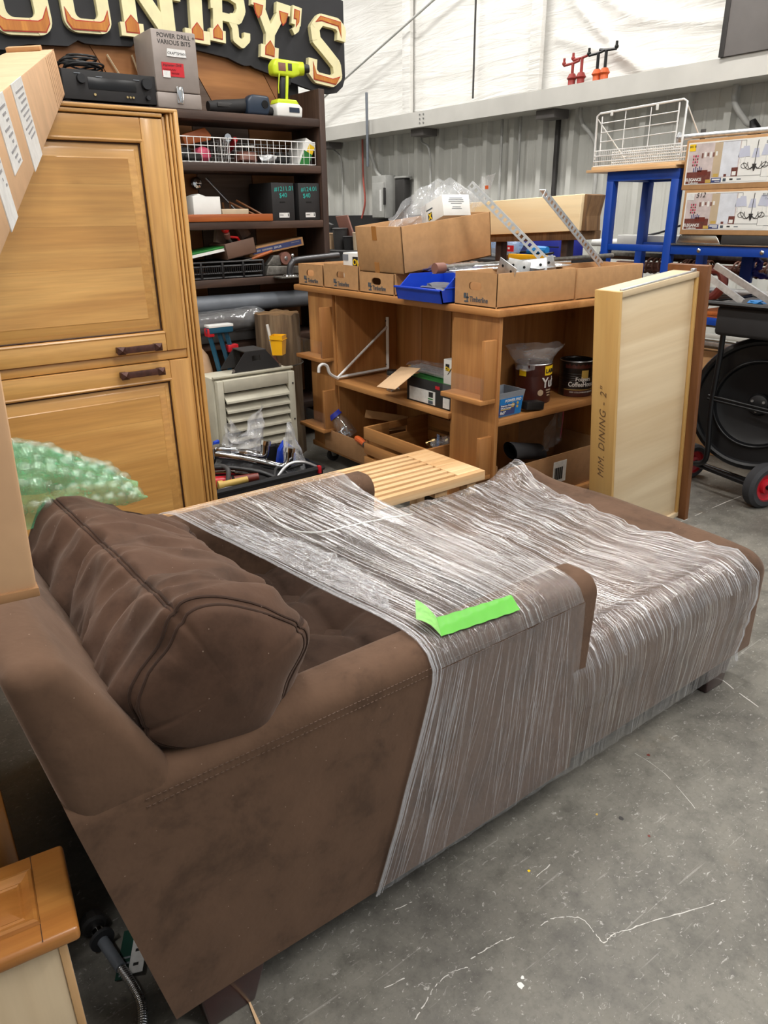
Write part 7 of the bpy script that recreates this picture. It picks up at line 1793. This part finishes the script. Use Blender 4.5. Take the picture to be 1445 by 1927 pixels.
wr_('high_frame', [(3.99, fy1 + 0.0, 1.64), (3.99, fy1 + 0.005, 1.875), (3.99, fy1 - 0.015, 1.888), (3.99, fy0 + 0.02, 1.905), (3.99, fy0 - 0.002, 1.893), (3.99, fy0, 1.64)], 0.006)
wr_('high_frame', [(4.0, fy1 - 0.03, 1.66), (4.0, fy1 - 0.025, 1.872)], 0.004); wr_('high_frame', [(4.0, fy0 + 0.05, 1.66), (4.0, fy0 + 0.05, 1.895)], 0.005)
for z in (1.735, 1.785, 1.835): wr_('long_wire', [(3.995, fy0 + 0.05, z + 0.016), (3.995, fy1 - 0.028, z)], 0.003)
for f_ in (0.33, 0.62): wr_('upright_wire', [(3.995, fy1 - (fy1 - fy0) * f_, 1.64), (3.995, fy1 - (fy1 - fy0) * f_, 1.888)], 0.003)
for y in (fy1 - 0.11, fy0 + 0.17): box('clip', (3.984, y, 1.868), (3.99, y + 0.018, 1.898), 'white_plastic', t, 0.003)
wr_('side_brace', [(3.99, fy0, 1.885), (4.30, fy0 + 0.02, 1.62)], 0.004); wr_('side_brace', [(3.99, fy1, 1.86), (4.16, fy1 - 0.1, 1.64)], 0.0035)
# rods, pipes and timber stored behind
t = thing('storage_trestle', 'dark storage trestle holding rods and pipes behind the blue stand', 'trestle', (4.7, 2.8, 0))
for y in (1.2, 2.35, 3.4):
    box('post', (4.55, y, 0), (4.61, y + 0.06, 0.84), 'oldsteel', t); box('arm', (4.43, y, 0.80), (4.85, y + 0.06, 0.84), 'oldsteel', t)
box('shelf_board', (4.43, 0.9, 0.84), (4.86, 3.6, 0.858), 'darkwood_y', t, 0.002)
def ringed_rod(x, z, ya, yb, groups, label):
    t = thing('curtain_rod', label, 'curtain rod', (x, (ya + yb) / 2, z - 0.03), 'ringed wooden curtain rods')
    B().tube([(x, ya, z), (x, yb, z)], 0.026, 16).build('rod', 'copper_wood', t)
    for k in range(6):
        a = 2 * PI * k / 6; B().tube([(x + 0.026 * math.cos(a), ya + .01, z + 0.026 * math.sin(a)), (x + 0.026 * math.cos(a), yb - .01, z + 0.026 * math.sin(a))], 0.005, 6).build('flute', 'copper_wood', t)
    for y, cnt, dy in groups:
        for k in range(cnt):
            yy = y - k * dy; til = 0.006 * ((k % 3) - 1)
            tube('ring', [(x + 0.043 * math.cos(a), yy + til * math.sin(a), z + 0.008 + 0.043 * math.sin(a)) for a in [2 * PI * j / 16 for j in range(16)]], 0.006, 'copper_wood', t, 6, closed=True)
ringed_rod(4.50, 1.005, 1.3, 3.32, ((3.06, 3, 0.045), (2.80, 9, 0.022), (2.46, 3, 0.03), (2.40, 6, 0.035)), 'brown curtain rod strung with wooden rings, front one')
ringed_rod(4.60, 0.99, 1.3, 3.40, ((3.2, 4, 0.04), (2.9, 5, 0.03)), 'brown curtain rod strung with wooden rings, rear one')
tag(tube('pvc_pipe', [(4.47, 3.25, 0.882), (4.47, 1.2, 0.882)], 0.022, 'white_plastic', None, 14), 'white plastic pipe below the ringed curtain rods', 'pipe')
tag(tube('pvc_pipe', [(4.6, 3.62, 1.14), (4.6, 2.5, 1.155)], 0.026, 'white_plastic', None, 14), 'white plastic pipe seen through the blue stand', 'pipe')
for k, (z, r, mt, lab) in enumerate(((1.052, 0.02, 'brownboard_y', 'long brown batten lying over the curtain rods'), (1.10, 0.012, 'galv', 'long thin steel bar lying above the curtain rods'), (1.078, 0.018, 'oldsteel', 'dark steel bar lying above the curtain rods'))):
    tag(B().box((4.62 - 0.05 * k, 1.2, z - r), (4.70 - 0.05 * k, 3.5, z + r * .4), 0.003).build('storage_bar', mt), lab, 'bar')
tag(box('white_channel', (4.44, 2.62, 1.13), (4.52, 3.3, 1.20), 'white_plastic', None, 0.004), 'white metal light channel behind the blue stand', 'channel')
for k, (z, mt, lab) in enumerate(((0.70, 'wall_metal', 'upper pale aluminium track behind the mixer'), (0.655, 'galv', 'lower grey aluminium track behind the mixer'))):
    tag(box('track', (3.96 + 0.01 * k, 1.5, z - 0.018), (3.99 + 0.01 * k, 2.45, z + 0.006), mt, None, 0.003), lab, 'track')
tag(box('tan_carton', (4.02, 1.4, 0.0), (4.4, 2.55, 0.60), 'kraft', None, 0.006), 'large tan carton under the blue bench behind the mixer', 'box')
tag(B().box((4.05, 1.6, 0.852), (4.3, 2.45, 0.872)).build('timber_offcut', 'teak_y'), 'orange timber offcut on the low shelf of the blue bench', 'timber') if False else None
for k in range(3): tag(box('timber_offcut', (4.05, 2.18, 0.747 + 0.022 * k), (4.35, 2.42, 0.767 + 0.022 * k), 'orangewood', None, 0.002), 'orange timber offcut on the low blue shelf, ' + ('bottom', 'middle', 'top')[k] + ' of three', 'timber', 'timber offcuts')
t = thing('hose_reel', 'dark red hose handle hanging behind the mixer tray', 'hose', (3.9, 2.24, 0.75))
B().tube(smooth_path([(4.08, 2.40, 1.03), (4.08, 2.32, 1.03), (4.08, 2.29, 0.97), (4.08, 2.32, 0.91), (4.08, 2.38, 0.86), (4.08, 2.40, 0.76)], 4), 0.026, 10).build('loop', 'maroon', t)
tag(B().tube(smooth_path([(4.42, 2.36, 1.06), (4.40, 2.30, 1.09), (4.40, 2.26, 1.05), (4.41, 2.30, 1.01), (4.40, 2.22, 0.99), (4.40, 2.14, 1.01)], 4), [0.012, 0.02] * 10 + [0.012], 7).build('blue_rag', 'cobalt'), 'crumpled blue cloth tied on the curtain rods', 'cloth')
tag(B().lathe([(0.05, 0), (0.062, 0.08), (0.064, 0.10)], (4.2, 2.06, 1.01), 20).build('glass_shade', 'jar_glass'), 'small clear glass shade under the blue bench top', 'glass shade')  # clear glass shade
tag(tube('power_cord', smooth_path([(4.5, 3.3, 1.16), (4.48, 3.15, 1.19), (4.47, 3.0, 1.215), (4.47, 2.85, 1.26), (4.47, 2.78, 1.255)], 5), 0.007, 'black_plastic'), 'black cord draped over the white channel', 'cord')

# ================================================================== COUNTER BEHIND THE WORKBENCH
t = thing('dark_counter', 'dark steel counter behind the pine workbench', 'counter', (3.65, 4.6, 0))
box('top', (3.35, 3.0, 1.055), (3.95, 7.0, 1.085), 'soft_black', t, 0.003)
for y in (3.05, 5.0, 6.9):
    for x in (3.38, 3.88): box('leg', (x, y, 0), (x + 0.04, y + 0.04, 1.055), 'soft_black', t, 0.002)
t = thing('blue_bag', 'blue plastic bag with red label on the counter behind the cartons', 'bag', (3.5, 3.4, 1.085))
B().grid(lambda u, v: (3.42 + 0.10 * v, 3.75 - 0.52 * u, 1.086 + 0.13 * math.sin(PI * (0.15 + .8 * v)) * (0.6 + .4 * math.sin(PI * u)) + 0.015 * nz((u * 7, v * 7, 0), 1, 3)), 24, 14).build('film', 'bag_blue', t, smooth=40)
lb = box('red_label', (3.41, 3.27, 1.13), (3.413, 3.42, 1.165), 'red_tape', t, 0)
for k in range(3): box('print_dot', (3.408, 3.30 + 0.04 * k, 1.143), (3.411, 3.315 + 0.04 * k, 1.155), 'label_white', lb, 0)
tag(box('navy_case', (3.58, 3.06, 1.128), (3.80, 3.36, 1.20), 'cobalt', None, 0.01), 'dark blue case on the counter behind the slab', 'case') if False else None
t = thing('navy_case', 'dark blue tool case on the counter below the pale slab', 'case', (3.7, 3.2, 1.085))
box('case_body', (3.62, 3.10, 1.085), (3.85, 3.42, 1.215), 'cobalt', t, 0.01); box('lid_line', (3.618, 3.10, 1.15), (3.622, 3.42, 1.156), 'soft_black', t, 0)
t = thing('glue_gun', 'bright blue tool with black cord on the counter', 'tool', (3.5, 3.15, 1.085))
B().tube([(3.52, 3.25, 1.128), (3.52, 3.18, 1.138), (3.52, 3.10, 1.14)], [0.018, 0.026, 0.02], 10).build('body', 'sky_print', t); tube('cord', smooth_path([(3.52, 3.25, 1.128), (3.5, 3.32, 1.12), (3.48, 3.25, 1.10), (3.47, 3.1, 1.115), (3.46, 3.0, 1.13)], 5), 0.006, 'black_plastic', t)
t = thing('yellow_level', 'yellow spirit level lying on the counter', 'level', (3.42, 3.2, 1.085))
box('beam', (3.40, 3.01, 1.086), (3.425, 3.30, 1.118), 'yellow_plastic', t, 0.002); box('end_wood', (3.402, 3.302, 1.088), (3.42, 3.34, 1.11), 'brownboard_y', t, 0.002)
tag(box('white_block', (3.46, 3.04, 1.086), (3.53, 3.12, 1.11), 'grey_paint', None, 0.004), 'small pale grey block on the counter beside the level', 'block')
tag(box('white_box', (3.55, 3.44, 1.086), (3.75, 3.62, 1.24), 'white_plastic', None, 0.005), 'white plastic box on the counter behind the large carton', 'box')
# far end of the counter, seen between bookcase and cartons
tag(B().prism([(5.12, 1.12), (5.30, 1.12), (5.42, 1.335), (5.25, 1.345)], 'x', 3.55, 3.565, 0.004).build('brown_board', 'oil_brown'), 'rounded brown board standing on the counter beside the bookcase', 'board')
t = thing('grey_level', 'grey and yellow level leaning on the counter clutter', 'level', (3.5, 5.5, 1.1))
box('beam', (0, 0, 0), (0.03, 0.30, 0.045), 'charcoal', t, 0.003, T4(3.46, 5.36, 1.23) @ RX(14)); box('yellow_end', (-0.002, 0.25, -0.002), (0.032, 0.302, 0.05), 'yellow_plastic', t, 0.003, T4(3.46, 5.36, 1.23) @ RX(14)); box('yellow_end', (-0.002, 0.12, 0.01), (0.032, 0.18, 0.05), 'yellow_plastic', t, 0.003, T4(3.46, 5.36, 1.23) @ RX(14))
for k, (y, w_, h_, mt, lab) in enumerate(((5.28, 0.12, 0.16, 'charcoal', 'grey bin on the counter right of the bookcase'), (5.42, 0.07, 0.12, 'card_tan', 'tan paper cup stack on the counter right of the bookcase'), (5.15, 0.10, 0.10, 'soft_black', 'black box on the counter right of the bookcase'), (5.05, 0.06, 0.13, 'beige', 'beige jug on the counter right of the bookcase'), (5.55, 0.07, 0.20, 'soft_black', 'black tool roll on the counter right of the bookcase'))):
    t = thing(('storage_bin', 'cup_stack', 'black_box', 'beige_jug', 'tool_roll')[k], lab, ('bin', 'cups', 'box', 'jug', 'tool roll')[k], (3.5, y, 1.085))
    B().lathe([(w_ * .42, 0), (w_ * .5, h_ * .8), (w_ * .52, h_), (w_ * .45, h_)], (3.5, y, 1.085), 16).build('vessel', mt, t); B().lathe([(w_ * .53, h_ * .93), (w_ * .55, h_), (w_ * .5, h_ + .004)], (3.5, y, 1.085), 16).build('lip', mt, t)

# ================================================================== LEFT FOREGROUND
t = thing('storage_rack', 'steel storage rack at the left carrying the cartons', 'rack', (-0.5, 0.9, 0))
for x in (-0.9, -0.16):
    for y in (0.25, 0.86): box('post', (x, y, 0), (x + 0.04, y + 0.04, 1.9), 'charcoal', t)
box('shelf', (-0.9, 0.25, 1.035), (-0.09, 0.9, 1.055), 'oldsteel', t); box('shelf', (-0.9, 0.25, 0.45), (-0.12, 0.9, 0.47), 'oldsteel', t)
# near carton: only its end shows
t = thing('kraft_carton', 'blurred kraft carton end jutting in at the left edge', 'box', (-0.2, 0.68, 1.056))
mC = T4(0.088, 0.60, 1.0655) @ RZ(-4) @ RY(2)
box('carton_body', (-0.55, 0, 0), (0, 0.15, 0.205), 'carton', t, 0.004, mC)
box('flap_edge', (-0.55, -0.003, -0.004), (0.001, 0.012, 0.004), 'kraft_dark', t, 0.001, mC)
# long carton sloping up to the top of the cabinet front
t = thing('long_carton', 'long taped cardboard carton sloping up onto the cabinet front', 'box', (0.5, 1.8, 1.5))
ex = Vector((0.3116, 0.9283, 0.2031)); e1 = Vector((0.722, 2.575, 1.808))
mL = basis(e1, -ex, (-0.97, 0.30, -0.10))       # x runs down towards the viewer, y across the top to the left, z up or down
zz = mL.to_3x3() @ Vector((0, 0, 1)); sg = 1 if zz.z < 0 else -1
Lc, Wc, Hc = 2.25, 0.125, 0.118
def lb_(p0, p1, mat, nm, par, bev=0.0):
    a = [p0[0], p0[1], sg * p0[2]]; b_ = [p1[0], p1[1], sg * p1[2]]
    lo = [min(u, v) for u, v in zip(a, b_)]; hi = [max(u, v) for u, v in zip(a, b_)]
    return box(nm, lo, hi, mat, par, bev, mL)
lb_((0, 0, 0), (Lc, Wc, Hc), 'carton', 'carton_body', t, 0.004)
for p, q, nm, mt in ((1.18, 1.36, 'clear_tape', 'label_white'), (1.48, 1.60, 'shipping_label', 'label_white'), (1.68, 1.76, 'clear_tape', 'label_white')):
    l_ = lb_((p, -0.0012, 0.0 if nm == 'clear_tape' else 0.0), (q, 0.0, Hc * (1.0 if nm == 'clear_tape' else 0.72)), mt, nm, t)
    for k in range(9):
        lb_((p + 0.02 + 0.013 * (k % 2), -0.0018, Hc * (0.10 + 0.07 * k)), (q - 0.03 - 0.02 * (k % 3), -0.0008, Hc * (0.125 + 0.07 * k)), 'label_grey', 'print_bar', l_)
for k in range(6): lb_((0.10 + 0.07 * k, -0.0006, 0.004), (0.102 + 0.07 * k, 0.0, Hc - 0.004), 'kraft_dark', 'crease', t)
lb_((0.0, -0.001, 0.0), (0.05, Wc, 0.0005), 'tape_brown', 'end_tape', t)
lb_((0.02, 0.03, -0.012), (0.10, 0.12, 0.0), 'kraft', 'end_flap', t, 0.002)
# added light blocker, mostly out of frame: low cabinet that darkens the sofa gap
t = thing('shade_cabinet', 'low dark cabinet added left of the sofa back to shade the gap', 'cabinet', (-0.3, 1.85, 0))
box('carcass', (-0.62, 1.2, 0.09), (0.03, 2.5, 0.76), 'darkwood_y', t); box('plinth', (-0.6, 1.22, 0), (-0.04, 2.48, 0.09), 'soft_black', t)
for k in range(3): box('door', (0.03, 1.21 + 0.43 * k, 0.10), (0.048, 1.63 + 0.43 * k, 0.75), 'darkwood_z', t)
# pine drawer standing on its back
t = thing('standing_drawer', 'drawer standing on end with glossy raised-panel pine front facing up', 'drawer', (-0.15, 0.96, 0))
zt = 0.40
b0 = box('box_side', (-0.55, 0.90, 0), (0.066, 0.915, zt - 0.026), 'birch_z', t, 0.002); box('box_side', (-0.55, 1.005, 0), (0.066, 1.018, zt - 0.026), 'birch_z', t, 0.002); box('box_end', (0.054, 0.915, 0), (0.066, 1.005, zt - 0.026), 'birch_z', t, 0.002)
box('corner_strip', (0.058, 0.897, 0), (0.07, 0.903, zt - 0.026), 'teak_z', t, 0.001); box('slide_rail', (0.066, 0.93, 0.0), (0.073, 0.965, zt - 0.03), 'galv', t, 0.001)
fm = T4(0.088, 0.872, zt) @ RZ(-7)
fr = box('front', (-0.66, 0, -0.026), (0, 0.178, 0), 'honey_x', t, 0.007, fm, seg=3)
b = B()
def rg(i, z): return [b.bm.verts.new(p) for p in ((-0.62 + i, 0.034 + i, z), (-0.048 - i, 0.034 + i, z), (-0.048 - i, 0.144 - i, z), (-0.62 + i, 0.144 - i, z))]
R = [rg(0, 0.0003), rg(0.002, 0.006), rg(0.007, 0.0075), rg(0.012, 0.004), rg(0.018, 0.001), rg(0.021, 0.0025), rg(0.024, 0.001), rg(0.042, 0.006)]
for p, q in zip(R, R[1:]):
    for k in range(4): b.bm.faces.new((p[k], p[(k + 1) % 4], q[(k + 1) % 4], q[k]))
b.bm.faces.new(R[-1]); b.build('raised_panel', 'honey_x', fr, fm, smooth=20)
for p0, p1 in (((-0.049, 0.002, -0.001), (-0.0478, 0.176, 0.0004)), ): box('joint_line', p0, p1, 'maroon_dark', fr, 0, fm)
# second pine door standing behind it
t = thing('pine_door', 'pine cabinet door standing upright behind the drawer at left', 'cabinet door', (-0.2, 1.16, 0))
for x0, x1 in ((-0.6, -0.51), (-0.04, 0.05)): box('stile', (x0, 1.14, 0), (x1, 1.162, 0.72), 'honey_z', t, 0.004)
box('rail', (-0.51, 1.14, 0.63), (-0.04, 1.162, 0.72), 'honey_x', t, 0.004); box('rail', (-0.51, 1.14, 0), (-0.04, 1.162, 0.09), 'honey_x', t, 0.004); box('panel', (-0.51, 1.148, 0.09), (-0.04, 1.156, 0.63), 'honey_z', t, 0.001)
# braided supply hose on the floor
t = thing('supply_hose', 'braided steel water supply hose with nut lying on the floor', 'hose', (0.15, 1.1, 0))
pts = smooth_path([(0.155, 1.135, 0.022), (0.162, 1.085, 0.02), (0.17, 1.03, 0.016), (0.168, 0.985, 0.014), (0.145, 0.935, 0.012), (0.10, 0.89, 0.012)], 6)
tube('braid', pts, 0.0085, 'galv', t, 12)
b = B()
for k in range(2, len(pts) - 1):
    for j in range(2):
        q = pts[k].lerp(pts[k + 1], j / 2); d = (pts[k + 1] - pts[k]).normalized(); b.lathe([(0.0088, -0.001), (0.0094, 0), (0.0088, 0.001)], q, 10, d.to_track_quat('Z', 'Y').to_matrix().to_4x4(), cap=False)
o = b.build('braid_ridges', 'chrome', t); o['kind'] = 'stuff'
B().cyl((0.152, 1.158, 0.023), (0.162, 1.082, 0.021), 0.0115, 0.0105, 14).build('ferrule', 'pvc_grey', t)
B().cyl((0.151, 1.166, 0.024), (0.152, 1.158, 0.024), 0.024, 0.024, 20).build('washer_flange', 'rubber', t)
B().cyl((0.149, 1.20, 0.024), (0.151, 1.166, 0.024), 0.012, 0.012, 12).build('thread', 'chrome', t)
B().lathe([(0.014, 0), (0.024, 0.002), (0.026, 0.022), (0.02, 0.026)], (0.147, 1.222, 0.026), 10, RX(90)).build('wing_nut', 'charcoal', t)
t = thing('hose_tag', 'green and white hang tag beside the supply hose', 'tag', (0.18, 1.12, 0.002))
mT = T4(0.172, 1.125, 0.004) @ RZ(-28) @ RY(-8)
box('green_card', (0, -0.055, 0), (0.03, 0.05, 0.0015), 'dark_green', t, 0, mT); wc = box('white_card', (0.024, -0.05, 0.002), (0.052, 0.06, 0.0035), 'label_white', t, 0, mT)
for yy in (0.03, -0.005, -0.035): box('print_bar', (0.032, yy, 0.0035), (0.042, yy + 0.006, 0.004), 'ink', wc, 0, mT)
for k in range(4): box('print_bar', (0.006, -0.05 + 0.012 * k, 0.0015), (0.022, -0.046 + 0.012 * k, 0.002), 'grey_plastic', t, 0, mT)
